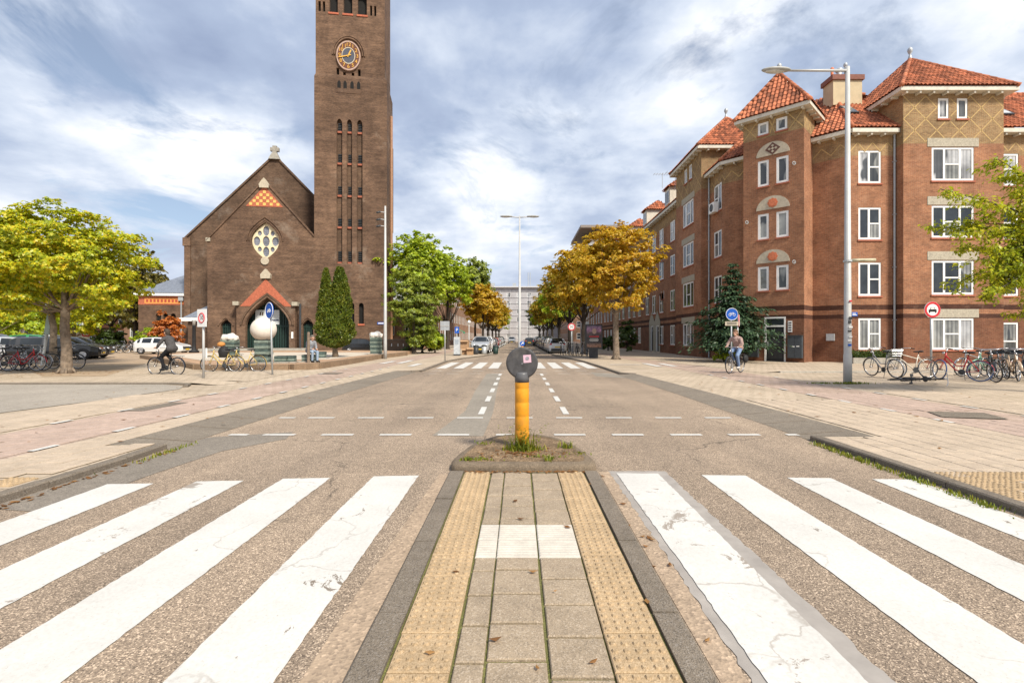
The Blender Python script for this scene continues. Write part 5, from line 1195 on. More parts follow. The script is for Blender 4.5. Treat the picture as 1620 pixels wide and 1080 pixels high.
cu0, cu1 = U(286,1.0), U(328,1.0); FC = CW(1.0); zcw = Zc(508,307,1.0)
mb = wall(MB(), FC, rect(cu0+0.7,cu1,0,zcw), [], 0); mb.add([FC.p(cu0+0.7,0,0),FC.p(cu0+0.7,-5,0),FC.p(cu0+0.7,-5,zcw),FC.p(cu0+0.7,0,zcw)],[(0,1,2,3)]); cb(mb, 'chapel_wall', BR_C, uv=True)
cb(fbox(MB(), FC, cu0, cu1+0.2, -5, 0.35, zcw, zcw+0.35), 'chapel_cornice', WHITE)
zc2 = Zc(474,328,1.0); cb(MB().add([FC.p(cu0+0.3,0.3,zcw+0.36),FC.p(cu1+0.1,0.3,zcw+0.36),FC.p(cu1+0.1,-2.0,zc2),FC.p(cu0+0.3,-5,zcw+0.36)],[(0,1,2),(0,2,3)]), 'chapel_roof', SLATE)
# side annex with slate roof and terracotta frieze
DA = -4.0; FA = CW(-DA); a0, a1 = U(219,-DA), U(296,-DA); za = Zc(468,257,-DA); zr = Zc(433,275,9.0)
an = MB(); hs = [arch(U(px,-DA), U(px+4.2,-DA)-U(px-4.2,-DA), Zc(521,257,-DA), Zc(500,257,-DA), Zc(495.5,257,-DA), 5, False) for px in (250.5,262,274)]
wall(an, FA, rect(a0,a1,0,za), hs, 0.3); an.add([FA.p(a0,0,0),FA.p(a0,-8,0),FA.p(a0,-8,za),FA.p(a0,0,za)],[(0,1,2,3)])
cb(an, 'annex_wall', BR_C, uv=True)
for h in hs: cb(fplate(MB(), FA, h, -0.4, -0.28), 'annex_window', DARKIN)
fz = cb(fbox(MB(), FA, a0, a1, -0.02, 0.03, Zc(482,257,-DA), za-0.02), 'frieze', ORANGE_BR)
fz2 = cb(fbox(MB(), FA, U(229,-DA), U(290,-DA), 0.03, 0.05, Zc(480,257,-DA), Zc(471.5,257,-DA)), 'frieze_panel', simple('bright_orange_tile',(0.72,0.30,0.08),0.8,var=0.12), parent=fz)
q0, q1 = U(231.5,-DA), U(289,-DA)
for k in range(10): uu = q0+(q1-q0)*k/10; cb(fbox(MB(), FA, uu, uu+(q1-q0)/10*0.62, 0.05, 0.06, Zc(478,257,-DA), Zc(473.5,257,-DA)), 'frieze_tile', simple('red_frieze_tile',(0.36,0.07,0.04),0.8), parent=fz)
cb(fbox(MB(), FA, a0-0.3, a1+0.1, -8, 0.35, za, za+0.3), 'annex_cornice', WHITE)
cb(MB().add([FA.p(a0-0.3,0.4,za+0.31),FA.p(a1,0.4,za+0.31),FA.p(a1,-5,zr),FA.p(U(259,-DA),-5,zr),FA.p(a0-0.3,-9,za+0.31)],[(0,1,2,3),(0,3,4)]), 'annex_roof', SLATE)
q = MB().tube([FA.p(a1-0.55,0.1,0),FA.p(a1-0.55,0.1,Zc(473,290,-DA))],0.07,8); fbox(q, FA, a1-0.8, a1-0.3, 0.0, 0.25, Zc(476,290,-DA), Zc(470,290,-DA)); cb(q, 'downpipe', GREYM)
sp = cb(fbox(MB(), F0, U(597), U(608), 0.0, 0.03, Zc(513,600), Zc(509.5,600)), 'street_name_plate', BLUE)
cb(fbox(MB(), F0, U(598.2), U(606.8), 0.03, 0.034, Zc(512,600), Zc(510.5,600)), 'lettering', WHITE, parent=sp)
# low brick wall to the right of the tower
lw = thing('low_brick_wall', 'low brown brick wall with coping beside the church tower', 'wall', (*G(628,558),0)); y0 = lw.location.y
MB().box(-1.6,1.35,-0.15,0.15,0,1.28).build('wall_body', BR_W, lw, uv=True); MB().box(-1.65,1.4,-0.2,0.2,1.28,1.36).build('coping', KERBD, lw)
for k, x in enumerate((-0.5,0.1,0.6)): MB().box(x,x+0.07,-0.16,-0.15-0.002,0.7,0.95).build('graffiti_mark', WHITE, lw)
# ------------------------------------------------------------------ plaza in front of the church
PZ = 0.34
PL = [(-9.4,39.7),(-9.8,34.4),(-9.62,26.5),(-9.66,22.9),(-10.3,21.75),(-11.2,21.45),(-13.2,21.35),(-14.3,21.8),(-18.5,26.2),(-25.6,33.2),(-25.9,36),(-25.8,42.5),(-15,44.5),(-9.5,42.5)]
plaza = struct(MB().prism(PL, 0.0, PZ-0.006).build('plaza_platform', PLAZA))
kerb('plaza_kerb', PL[::-1], 0.32, 0.02, PZ, groundmat('plaza_kerb_brown', (0.24,0.165,0.105), 0.5, 60, (0.1,0.07,0.05), None, 0.25, 1.0), ln=1.6, side=-1)
sheet('plaza_pale_slabs', [(-16.5,25.2),(-10.4,26.5),(-10.4,38.5),(-24,38.5),(-24,33.0)], PZ+0.002, simple('pale_slabs',(0.52,0.45,0.36),0.9,var=0.1,scale=1.5))

# ------------------------------------------------------------------ trees
def leaf_mesh(name, P, A, N, L, W, droop=0.25):
    "one folded four-point leaf per row: position, axis, normal"
    A = A/np.linalg.norm(A,axis=1,keepdims=True); B = np.cross(N, A); B /= np.linalg.norm(B,axis=1,keepdims=True)+1e-9; Nn = np.cross(A,B)
    L = L[:,None]; W = W[:,None]
    mid = P + A*L*0.55
    V = np.stack([P, mid+B*W-Nn*L*0.06, P+A*L-Nn*L*droop, mid-B*W-Nn*L*0.06], axis=1).reshape(-1,3)
    n = len(P); me = bpy.data.meshes.new(name); me.vertices.add(n*4); me.vertices.foreach_set('co', V.ravel())
    me.loops.add(n*4); me.loops.foreach_set('vertex_index', np.arange(n*4, dtype=np.int32)); me.polygons.add(n)
    me.polygons.foreach_set('loop_start', np.arange(0,n*4,4,dtype=np.int32)); me.polygons.foreach_set('loop_total', np.full(n,4,dtype=np.int32))
    me.update(calc_edges=True); me.validate(); return me
def rdirs(n):
    v = rng.normal(size=(n,3)); return v/np.linalg.norm(v,axis=1,keepdims=True)
def crown_mesh(name, R3, ncl, nfan, ls, fan=5, cr=0.2, flat=0.55, shell=0.6, jag=0.16, zcut=-0.75, aspect=0.30):
    R3 = np.array(R3); d = rdirs(ncl*2); d = d[d[:,2] > zcut][:ncl]; ncl = len(d)
    ph = rng.uniform(0,6.28,6); az = np.arctan2(d[:,1],d[:,0])
    jagf = 1 + jag*(np.sin(3*az+ph[0])*np.cos(2.5*d[:,2]+ph[1]) + 0.6*np.sin(7*az+ph[2]+4*d[:,2]))
    r = (shell + (1-shell)*rng.random(ncl))*jagf
    inner = rng.random(ncl) < 0.18; r[inner] *= 0.55
    C = d*r[:,None]*R3
    rad = cr*R3.mean()*rng.uniform(0.7,1.35,ncl)
    ci = np.repeat(np.arange(ncl), nfan); n = len(ci)
    q = rdirs(n)*(rng.random(n)**0.4)[:,None]; q[:,2] *= flat
    P = C[ci] + q*rad[ci][:,None]
    out = P/ (R3*1.0); out /= np.linalg.norm(out,axis=1,keepdims=True)+1e-6
    nrm = out*0.55 + np.array([0,0,0.75]) + rng.normal(size=(n,3))*0.45; nrm /= np.linalg.norm(nrm,axis=1,keepdims=True)
    t1 = np.cross(nrm, rdirs(n)); t1 /= np.linalg.norm(t1,axis=1,keepdims=True)+1e-9; t2 = np.cross(nrm,t1)
    PP, AA, NN, LL = [], [], [], []
    off = rng.uniform(0,6.28,n); sz = ls*rng.uniform(0.7,1.25,n)
    for k in range(fan):
        a = off + (k/fan)*2*math.pi*0.85
        ax = t1*np.cos(a)[:,None] + t2*np.sin(a)[:,None] + np.array([0,0,-0.35])
        PP.append(P); AA.append(ax); NN.append(nrm); LL.append(sz*rng.uniform(0.75,1.15,n))
    PP, AA, NN, LL = map(np.concatenate, (PP,AA,NN,LL))
    return leaf_mesh(name, PP, AA, NN, LL, LL*aspect), C, rad
def limbs(mb, base, C, n=9, r0=0.1):
    for k in rng.choice(len(C), min(n,len(C)), replace=False):
        c = C[k]; b = Vector(base); e = Vector(c)*0.92; m = b.lerp(e,0.45)+Vector((0,0,-0.12*abs(e.z-b.z)+random.uniform(-.1,.2)))
        mb.tube([b,m,e],[r0,r0*0.55,r0*0.15],6,False)
CROWN = {}
def tree(name, label, loc, trunk_h, R3, mat, key=None, tr=0.2, bark=None, group=None, cz=None, off=(0,0), rz=None, scale=None, **kw):
    t = thing(name, label, 'tree', loc, 0, group); bark = bark or BARK
    cz = cz if cz is not None else trunk_h+R3[2]*0.75
    if key and key in CROWN: me, C, tm = CROWN[key]
    else:
        me, C, rad = crown_mesh('crown', R3, **kw)
        mb = MB(); zt = trunk_h; wob = [random.uniform(-.06,.06) for _ in range(6)]
        mb.tube([(0,0,-0.05),(0,0,0.12),(wob[0]*.4,wob[1]*.4,zt*0.35),(wob[2],wob[3],zt*0.7),(off[0]*.2,off[1]*.2,zt),(off[0]*.6,off[1]*.6,zt+(cz-zt)*0.8)], [tr*1.45,tr*1.2,tr,tr*0.92,tr*0.85,tr*0.45], 12)
        for k in range(5):
            a = 6.28*k/5+0.4; mb.tube([(tr*0.9*math.cos(a),tr*0.9*math.sin(a),0.22),(tr*1.9*math.cos(a),tr*1.9*math.sin(a),-0.04)],[tr*0.35,tr*0.22],6)
        lb = MB(); limbs(lb, (off[0]*.2,off[1]*.2,zt*0.95), C+np.array([off[0],off[1],cz]), 16, tr*0.3); tm = (mb.mesh('trunk',True), lb.mesh('branches',True))
        if key: CROWN[key] = (me, C, tm)
    link('trunk', tm[0], bark, t); link('branches', tm[1], bark, t)
    c = link('crown', me, mat, t); c.location = (off[0],off[1],cz)
    if rz is not None: t.rotation_euler = (0,0,rz)
    if scale: t.scale = scale
    return t
x, y = G(105,590,CP)
tree('chestnut_tree', 'large yellow chestnut tree on the left corner by the parked bicycles', (x,y,CP), 2.6, (3.1,3.1,2.4), LF_YEL, tr=0.17, cz=4.35, off=(-0.35,0.2), ncl=340, nfan=40, ls=0.115, cr=0.155, jag=0.10, flat=0.4, zcut=-0.85)
tree('chestnut_tree', 'yellow chestnut tree behind the large corner chestnut, slim pale trunk', (GX(84,24.2),24.2,CP), 2.7, (3.6,3.2,2.7), LF_YEL, tr=0.15, cz=4.6, off=(-1.2,0.6), ncl=280, nfan=28, ls=0.135, cr=0.17, flat=0.4, zcut=-0.9)
for i,(px,yy,h,m,lab) in enumerate(((28,52,3.2,LF_GRN,'low bright green tree beyond the parked cars at far left'),(118,56,3.3,LF_YEL,'small yellow tree seen under the big chestnut crown'),(68,58,3.4,LF_GRN,'green round tree behind the green van'),(-25,44,4.5,LF_YEL,'yellow tree cut by the left edge of the picture'))):
    tree('street_tree', lab, (GX(px,yy),yy,0), 1.6, (3.6,3.2,2.1), m, key='small', tr=0.16, cz=h, rz=i*1.3, ncl=80, nfan=14, ls=0.3, cr=0.24)
for i,(px,yy,h,s,lab) in enumerate(((214,58,7.0,1.0,'tall dark olive tree beside the church annex'),(176,66,7.4,1.05,'dark tree behind the corner chestnut, left of the church annex'),(150,90,8,1.2,'distant dark tree at the end of the side lane'),(235,75,7.6,1.0,'olive tree rising behind the slate roof of the annex'))):
    tree('broadleaf_tree', lab, (GX(px,yy),yy,0), 3.0, (3.7,3.6,4.8), LF_DOL, key='dark', tr=0.25, bark=BARKD, cz=h, rz=i*2.1, scale=(s,s,s), ncl=150, nfan=14, ls=0.34, cr=0.22, zcut=-0.95)
# trees to the right of the tower
tree('conifer_tree', 'soft drooping conifer right beside the church tower', (GX(655,43),43,0), 1.2, (2.35,2.3,3.9), LF_CED, tr=0.2, bark=BARKD, cz=4.7, ncl=210, nfan=16, ls=0.26, cr=0.19, flat=0.3, fan=6, aspect=0.16, zcut=-1, shell=0.45)
tree('maple_tree', 'tall bright green tree rising above the conifer by the tower', (GX(664,55),55,0), 3.5, (3.9,3.6,4.0), LF_GRN, key='green', tr=0.24, bark=BARKD, cz=9.3, ncl=230, nfan=20, ls=0.27, cr=0.17, jag=0.2)
tree('maple_tree', 'bright green tree between the tall maple and the orange street trees', (GX(708,60),60,0), 3.0, (3.9,3.6,4.0), LF_GRN, key='green', bark=BARKD, cz=9.3, rz=1.9, scale=(0.92,0.92,0.88))
tree('willow_tree', 'pale loose tree behind the bright green maples', (GX(752,84),84,0), 3.0, (3.9,3.6,4.0), LF_CED, key='green', bark=BARKD, cz=9.3, rz=4.0, scale=(0.85,0.85,1.15))
tree('shrub', 'dark evergreen shrub under the conifer beside the low wall', (GX(668,46),46,0), 0.3, (1.9,1.6,1.5), LF_DRK, tr=0.1, bark=BARKD, cz=1.4, ncl=70, nfan=12, ls=0.22, cr=0.25)
tree('shrub', 'yellow green shrub on the left pavement behind the grey sign', (GX(688,45),45,0), 0.3, (1.1,1.0,1.0), LF_GRN, tr=0.08, bark=BARKD, cz=1.2, ncl=40, nfan=12, ls=0.2, cr=0.28)
ordl = ['nearest orange tree in the left street row','second orange tree in the left street row','third tree in the left street row','fourth tree in the left street row','farthest tree in the left street row']
for i,(yy,mt,s) in enumerate(((68,LF_ORA,1.0),(79,LF_ORA,1.0),(92,LF_OLV,1.0),(106,LF_ORA,1.05),(124,LF_GRN,1.1))):
    tree('street_tree', ordl[i], (-4.95,yy,PAV), 2.6, (2.85,2.8,3.1), mt, key='orange', tr=0.19, bark=BARKD, cz=5.9, rz=i*1.7+0.4, scale=(s,s,s), group='trees along the left pavement', ncl=190, nfan=22, ls=0.21, cr=0.18)
x, y = G(975,568)
tree('chestnut_tree', 'large orange chestnut tree on the right pavement beside the poster stand', (x,y,PAV), 3.1, (2.8,2.8,3.25), LF_ORA, tr=0.2, cz=6.15, off=(0.05,0), ncl=330, nfan=36, ls=0.13, cr=0.145, jag=0.12, zcut=-0.9, flat=0.45)
ordr = ['orange brown tree directly behind the poster stand','olive tree behind the no-entry speed sign in the right row','green tree over the parked cars, fourth in the right row','green tree, fifth in the right row','olive tree, sixth in the right row','green tree, seventh in the right row','farthest tree of the right row']
for i,(xx,yy,mt,s) in enumerate(((5.75,42.5,LF_ORA,1.06),(5.5,52,LF_OLV,1.08),(5.2,62,LF_GRN,1.0),(5.1,73,LF_OLV,0.98),(5.1,85,LF_OLV,0.97),(5.1,98,LF_GRN,1.0),(5.1,115,LF_DRK,1.05))):
    tree('street_tree', ordr[i], (xx,yy,PAV), 2.6, (2.85,2.8,3.1), mt, key='orange', bark=BARKD, cz=5.9, rz=i*1.1+2.0, scale=(s,s,s*1.05), group='trees along the right pavement')
tree('shrub', 'tall green climbing shrub against the street facade behind the orange chestnut', (GX(992,49),49,0), 0.4, (0.9,0.9,1.7), LF_DRK, tr=0.08, bark=BARKD, cz=1.75, ncl=70, nfan=12, ls=0.2, cr=0.24)
tree('shrub', 'low dark shrub at the facade left of the tall climbing shrub', (GX(962,52),52,0), 0.2, (0.8,0.7,0.8), LF_DRK, tr=0.06, bark=BARKD, cz=0.9, ncl=40, nfan=10, ls=0.2, cr=0.28)
tree('shrub', 'yellow green bush at the foot of the fir beside the corner', (12.2,28.6,BPV), 0.2, (0.75,0.7,1.0), LF_GRN, tr=0.05, bark=BARKD, cz=0.95, ncl=60, nfan=14, ls=0.14, cr=0.26)
tree('shrub', 'rust orange bush in front of the church annex', (GX(266,46),46,0), 0.4, (1.25,1.1,1.75), LF_RUS, tr=0.08, bark=BARKD, cz=2.0, ncl=70, nfan=14, ls=0.2, cr=0.24, jag=0.25)
tree('shrub', 'green bush behind the white car in front of the annex', (GX(238,46),46,0), 0.3, (1.5,1.2,1.0), LF_GRN, tr=0.08, bark=BARKD, cz=1.3, ncl=60, nfan=12, ls=0.2, cr=0.26)
tree('shrub', 'dark green bush beside the side lane left of the annex', (GX(178,58),58,0), 0.3, (1.6,1.4,1.2), LF_DRK, tr=0.08, bark=BARKD, cz=1.3, ncl=60, nfan=12, ls=0.24, cr=0.26)
# fir by the corner: drooping whorls
def conifer_layers(H, Rb, layers, per, ls, jit=0.15):
    PP, AA, NN, LL = [], [], [], []
    tips = []
    for k in range(layers):
        t = (k+0.5)/layers; z = H*(0.12+0.86*t); r = Rb*(1-t)**0.75*(0.75+0.5*random.random())*(1.2 if k % 2 else 0.8)
        nb = max(5, int(12*(1-t)+4))
        for b in range(nb):
            a = 6.28*b/nb + k*1.1 + random.uniform(-.2,.2); rr = r*random.uniform(0.55,1.3); tips.append((math.cos(a)*rr, math.sin(a)*rr, z-0.10*rr, z))
            n = max(6, int(per*rr/Rb)+6)
            s_ = rng.random(n); base = np.stack([np.cos(a)*rr*s_, np.sin(a)*rr*s_, z + 0.10*rr*s_ - 0.22*rr*s_**2],1)
            base += rng.normal(size=(n,3))*np.array([0.10,0.10,0.05])*(0.4+rr)
            ax = np.stack([np.cos(a)+rng.normal(size=n)*0.6, np.sin(a)+rng.normal(size=n)*0.6, -0.35+rng.normal(size=n)*0.25],1)
            PP.append(base); AA.append(ax); NN.append(np.array([[0,0,1.0]])+rng.normal(size=(n,3))*0.4); LL.append(ls*rng.uniform(0.6,1.3,n))
    P,A,N,L = map(np.concatenate,(PP,AA,NN,LL)); return leaf_mesh('crown', P, A, N, L, L*0.22), tips
fir = thing('fir_tree', 'dark green fir tree standing before the corner turret', 'tree', (12.55,28.3,BPV))
me, tips = conifer_layers(6.0, 1.75, 16, 120, 0.24); link('crown', me, LF_FIR, fir)
mb = MB().tube([(0,0,-0.05),(0,0,2.5),(0,0,5.7)],[0.13,0.09,0.02],8)
for (a,b,c,d) in tips[::3]: mb.tube([(0,0,d),(a*0.8,b*0.8,c)],[0.025,0.008],5,False)
mb.build('trunk', BARKD, fir, smooth=True)
# twin-topped cypress on the plaza
cyp = thing('cypress_tree', 'clipped triple-topped cypress with short trunk on the church plaza', 'tree', (GX(530,29.5),29.5,PZ))
PP, AA, NN = [], [], []
def spire(cx, cy, prof, n):
    z = rng.random(n)*(prof[-1][1]-prof[0][1])+prof[0][1]; r = np.interp(z, [p[1] for p in prof], [p[0] for p in prof])
    a = rng.uniform(0,6.28,n); rr = r*(0.82+0.22*rng.random(n))*(1+0.10*np.sin(a*5+z*4)+0.07*np.sin(a*3-z*9))
    P = np.stack([cx+rr*np.cos(a), cy+rr*np.sin(a), z],1); out = np.stack([np.cos(a),np.sin(a),np.full(n,0.25)],1)
    PP.append(P); AA.append(out*0.5+np.array([[0,0,0.8]])+rng.normal(size=(n,3))*0.45); NN.append(out+rng.normal(size=(n,3))*0.4)
spire(0.0,0,[(0.15,0.55),(0.75,0.75),(1.02,1.15),(1.05,1.7),(0.9,2.3),(0.75,2.8),(0.2,3.3)],15000)
spire(-0.50,-0.1,[(0.4,1.6),(0.5,2.6),(0.36,3.6),(0.22,4.6),(0.12,5.1),(0.03,5.35)],6500)
spire(0.38,0.0,[(0.45,1.8),(0.62,2.8),(0.52,3.6),(0.36,4.4),(0.2,5.0),(0.04,5.4)],7500)
spire(0.10,0.35,[(0.4,2.0),(0.42,3.4),(0.32,4.4),(0.2,5.1),(0.04,5.5)],6000)
P,A,N = map(np.concatenate,(PP,AA,NN)); L = rng.uniform(0.07,0.15,len(P)); link('crown', leaf_mesh('crown',P,A,N,L,L*0.35,0.05), LF_CYP, cyp)
MB().tube([(0.03,0,-0.03),(0,0,0.4),(0,0,1.5)],[0.2,0.15,0.12],10).build('trunk', BARK, cyp, smooth=True)
# overhanging tree at the right edge
rt = thing('overhanging_tree', 'light green tree reaching into the picture from the right edge', 'tree', (15.2,12.0,PAV))
mb = MB().tube([(0,0,-0.05),(0,0,2.0),(-0.3,0,3.4),(-0.6,0.1,5.4)],[0.24,0.2,0.16,0.08],10); P, A, N, L = [], [], [], []
ends = [(-4.2,0.1,3.7),(-3.9,0.3,4.4),(-4.4,-0.2,4.0),(-3.2,0.2,3.5),(-3.7,-0.4,2.6),(-2.8,0.0,2.0),(-3.2,0.3,2.9),(-4.9,-0.2,5.1),(-4.6,0.5,4.3),(-3.9,-0.3,3.4),(-4.35,0.2,2.75),(-3.4,0.4,2.4),(-3.0,-0.4,4.7),(-2.6,0.3,5.6),(-3.3,0,5.9),(-2.9,0.2,3.2),(-2.6,-0.3,2.6),(-2.2,0.5,4.2),(-2.0,-0.5,6.3),(-1.2,0,6.6),(1.8,0.5,5.5),(2.2,-0.4,4.2),(0.5,1.8,5.4),(0.2,-1.8,5.0),(-2.3,0.1,2.2),(-3.6,0.3,4.9),(-3.1,-0.2,4.0),(-2.8,0.1,5.1),(-3.6,-0.1,3.0),(-2.4,-0.4,3.6),(-2.2,0.3,3.0)]
for i, e in enumerate(ends):
    e = Vector(e); b = Vector((-0.25,0,3.0+0.25*(i % 6))); pts = [b, b.lerp(e,0.4)+Vector((0,0,0.35)), b.lerp(e,0.75)+Vector((random.uniform(-.1,.1),random.uniform(-.1,.1),0.2)), e]
    mb.tube(pts,[0.05,0.03,0.016,0.006],5,False)
    for k in range(22):
        t = 0.30+0.70*k/21; j = min(int(t*3),2); p = pts[j].lerp(pts[j+1], t*3-j); tw = Vector((random.uniform(-.75,.5),random.uniform(-.5,.5),random.uniform(-.45,.3)))*(0.55 if e.x < -4 else 0.75)
        mb.tube([p,p+tw],[0.007,0.003],4,False)
        for q in range(40 if e.x > -4 else 26):
            s_ = random.random()**0.8; pos = p+tw*s_+Vector((random.gauss(0,.06),random.gauss(0,.06),random.gauss(0,.05))); P.append(pos[:]); A.append((tw.x+random.gauss(0,.5),tw.y+random.gauss(0,.5),-0.25+random.gauss(0,.3))); N.append((random.gauss(0,.35),random.gauss(0,.35),1)); L.append(random.uniform(.07,.13))
mb.build('trunk', BARKD, rt, smooth=True)
link('crown', leaf_mesh('crown',np.array(P),np.array(A),np.array(N),np.array(L),np.array(L)*0.26), leafmat('light_overhang_leaves',[(0.1,(0.16,0.22,0.02)),(0.4,(0.33,0.40,0.03)),(0.7,(0.55,0.55,0.035)),(0.97,(0.68,0.56,0.05))], trans=0.45), rt)
# hedge in the planter
n = 2600; q = np.stack([rng.uniform(-1.25,1.15,n), rng.uniform(-0.33,0.33,n), 0.28+0.45*rng.random(n)**0.7*(0.7+0.3*np.sin(rng.uniform(-1.2,1.2,n)*5))],1)
link('hedge', leaf_mesh('hedge', q, rng.normal(size=(n,3))+np.array([0,-0.2,0.5]), rng.normal(size=(n,3))+np.array([0,-0.5,0.6]), rng.uniform(0.06,0.12,n), rng.uniform(0.02,0.035,n)), LF_DRK, pl)
# ------------------------------------------------------------------ bicycles
def bike_meshes():
    B = {}
    def wheel(): return MB().torus((0,0,0),0.335,0.019,32,6).mesh('wheel',True)
    B['wheel'] = wheel()
    rm = MB().torus((0,0,0),0.312,0.011,32,5)
    for k in range(14):
        a = 2*math.pi*k/14; rm.tube([(0.02*math.cos(a+1),0.015*(-1)**k,0.02*math.sin(a+1)),(0.31*math.cos(a),0,0.31*math.sin(a))],0.0022,4,False)
    rm.tube([(0,-0.05,0),(0,0.05,0)],0.022,8); B['rim'] = rm.mesh('rim',True)
    fr = MB(); BBp = (-0.08,0,0.29)
    fr.tube([BBp,(-0.235,0,0.86)],0.018,8); fr.tube([BBp,(0.395,0,0.70)],0.021,8); fr.tube([(-0.19,0,0.70),(0.37,0,0.86)],0.018,8)
    fr.tube([(0.36,0,0.94),(0.405,0,0.66)],0.023,8)
    for s in (-1,1): fr.tube([BBp,(-0.53,0.055*s,0.345)],0.011,6); fr.tube([(-0.215,0.02*s,0.80),(-0.53,0.055*s,0.345)],0.010,6)
    B['frame'] = fr.mesh('frame',True)
    fs = MB(); fs.tube([BBp,(-0.235,0,0.86)],0.018,8); fs.tube([BBp,(0.10,0,0.36),(0.395,0,0.70)],0.022,8); fs.tube([(-0.14,0,0.50),(0.08,0,0.50),(0.375,0,0.84)],0.020,8); fs.tube([(0.36,0,0.94),(0.405,0,0.66)],0.023,8)
    for s in (-1,1): fs.tube([BBp,(-0.53,0.055*s,0.345)],0.011,6); fs.tube([(-0.215,0.02*s,0.80),(-0.53,0.055*s,0.345)],0.010,6)
    B['frame_step'] = fs.mesh('frame',True)
    fk = MB()
    for s in (-1,1): fk.tube([(0.408,0.045*s,0.66),(0.45,0.05*s,0.55),(0.53,0.05*s,0.345)],0.011,6)
    fk.tube([(0.408,-0.05,0.66),(0.408,0.05,0.66)],0.014,6); B['fork'] = fk.mesh('fork',True)
    hb = MB().tube([(0.365,0,0.92),(0.34,0,1.07)],0.014,7); hb.tube([(0.12,-0.29,1.05),(0.26,-0.27,1.08),(0.35,-0.15,1.08),(0.36,0,1.07),(0.35,0.15,1.08),(0.26,0.27,1.08),(0.12,0.29,1.05)],0.012,7)
    B['handlebar'] = hb.mesh('handlebar',True)
    gp = MB()
    for s in (-1,1): gp.tube([(0.10,0.293*s,1.045),(0.22,0.276*s,1.073)],0.018,7)
    B['grips'] = gp.mesh('grips',True)
    sd = MB().ell((-0.31,0,0.965),(0.10,0.095,0.035),12,8).ell((-0.19,0,0.96),(0.14,0.045,0.03),12,8).tube([(-0.235,0,0.84),(-0.25,0,0.95)],0.013,7); B['saddle'] = sd.mesh('saddle',True)
    cr = MB().tube([(-0.08,0.05,0.29),(-0.08,0.062,0.29)],0.095,18).tube([(-0.08,-0.09,0.29),(-0.08,0.09,0.29)],0.016,7); cr.tube([(-0.08,0.085,0.29),(0.05,0.085,0.19)],0.010,6); cr.tube([(-0.08,-0.085,0.29),(-0.21,-0.085,0.39)],0.010,6)
    cr.box(0.0,0.10,0.09,0.18,0.18,0.205); cr.box(-0.26,-0.16,-0.18,-0.09,0.375,0.40); cr.tube([(-0.08,0.055,0.385),(-0.53,0.055,0.375)],0.006,5); cr.tube([(-0.08,0.055,0.2),(-0.53,0.055,0.31)],0.006,5)
    B['crankset'] = cr.mesh('crankset')
    def guard(cx, a0, a1):
        m = MB(); n = 12; vs = []
        for k in range(n+1):
            a = R(a0+(a1-a0)*k/n)
            for w, rr in ((-0.03,0.362),(0,0.374),(0.03,0.362)): vs.append((cx+rr*math.cos(a), w, 0.345+rr*math.sin(a)))
        m.add(vs, [(k*3+j,k*3+j+1,k*3+j+4,k*3+j+3) for k in range(n) for j in (0,1)]); return m
    B['mudguard_r'] = guard(-0.53,20,185).mesh('mudguard',True); B['mudguard_f'] = guard(0.53,5,120).mesh('mudguard',True)
    rk = MB()
    for s in (-1,1): rk.tube([(-0.25,0.06*s,0.76),(-0.80,0.06*s,0.76)],0.007,5); rk.tube([(-0.72,0.06*s,0.76),(-0.53,0.065*s,0.345)],0.006,5)
    for k in range(4): rk.tube([(-0.3-0.14*k,-0.06,0.76),(-0.3-0.14*k,0.06,0.76)],0.006,5)
    B['carrier'] = rk.mesh('carrier',True)
    B['lamp'] = MB().ell((0.44,0,0.93),(0.05,0.035,0.035),10,6).mesh('lamp',True)
    B['kickstand'] = MB().tube([(-0.14,0.05,0.28),(-0.22,0.20,0.01)],0.009,6).mesh('kickstand')
    bk = MB()
    for z, w, l in ((0.80,0.13,0.15),(0.88,0.15,0.17),(0.97,0.17,0.19),(1.02,0.18,0.20)):
        c = 0.60; pts = [(c-l,-w,z),(c+l,-w,z),(c+l,w,z),(c-l,w,z),(c-l,-w,z)]; bk.tube(pts,0.006,5,False)
    for k in range(6):
        for s in (-1,1): t = -1+2*k/5; bk.tube([(0.60+0.15*t,0.13*s,0.80),(0.60+0.20*t,0.18*s,1.02)],0.004,4,False); bk.tube([(0.60+0.15*s,0.13*t,0.80),(0.60+0.20*s,0.18*t,1.02)],0.004,4,False)
    for k in range(5): t = -0.8+0.4*k; bk.tube([(0.45,0.13*t,0.80),(0.75,0.13*t,0.80)],0.004,4,False)
    B['basket'] = bk.mesh('basket')
    B['front_rack'] = MB().box(0.45,0.85,-0.2,0.2,0.88,0.91).box(0.45,0.48,-0.2,0.2,0.91,1.02).mesh('front_rack')
    return B
BK = bike_meshes()
def paint(name, c, metal=0.0): return simple('paint_'+name, c, 0.32, metal, var=0.08, scale=4, spec=0.5)
P_BLACK = paint('black',(0.02,0.02,0.022)); P_CREAM = paint('cream',(0.66,0.60,0.50)); P_RED = paint('red',(0.50,0.025,0.03)); P_MINT = paint('mint',(0.22,0.46,0.34))
P_GREY = paint('grey',(0.22,0.22,0.23)); P_BLUE = paint('blue',(0.05,0.10,0.28)); P_SIL = paint('silver',(0.45,0.46,0.47),0.5); P_YEL = paint('yellow',(0.55,0.40,0.12)); P_BRN = paint('tan',(0.42,0.30,0.20)); P_WHT = paint('white',(0.72,0.72,0.71))
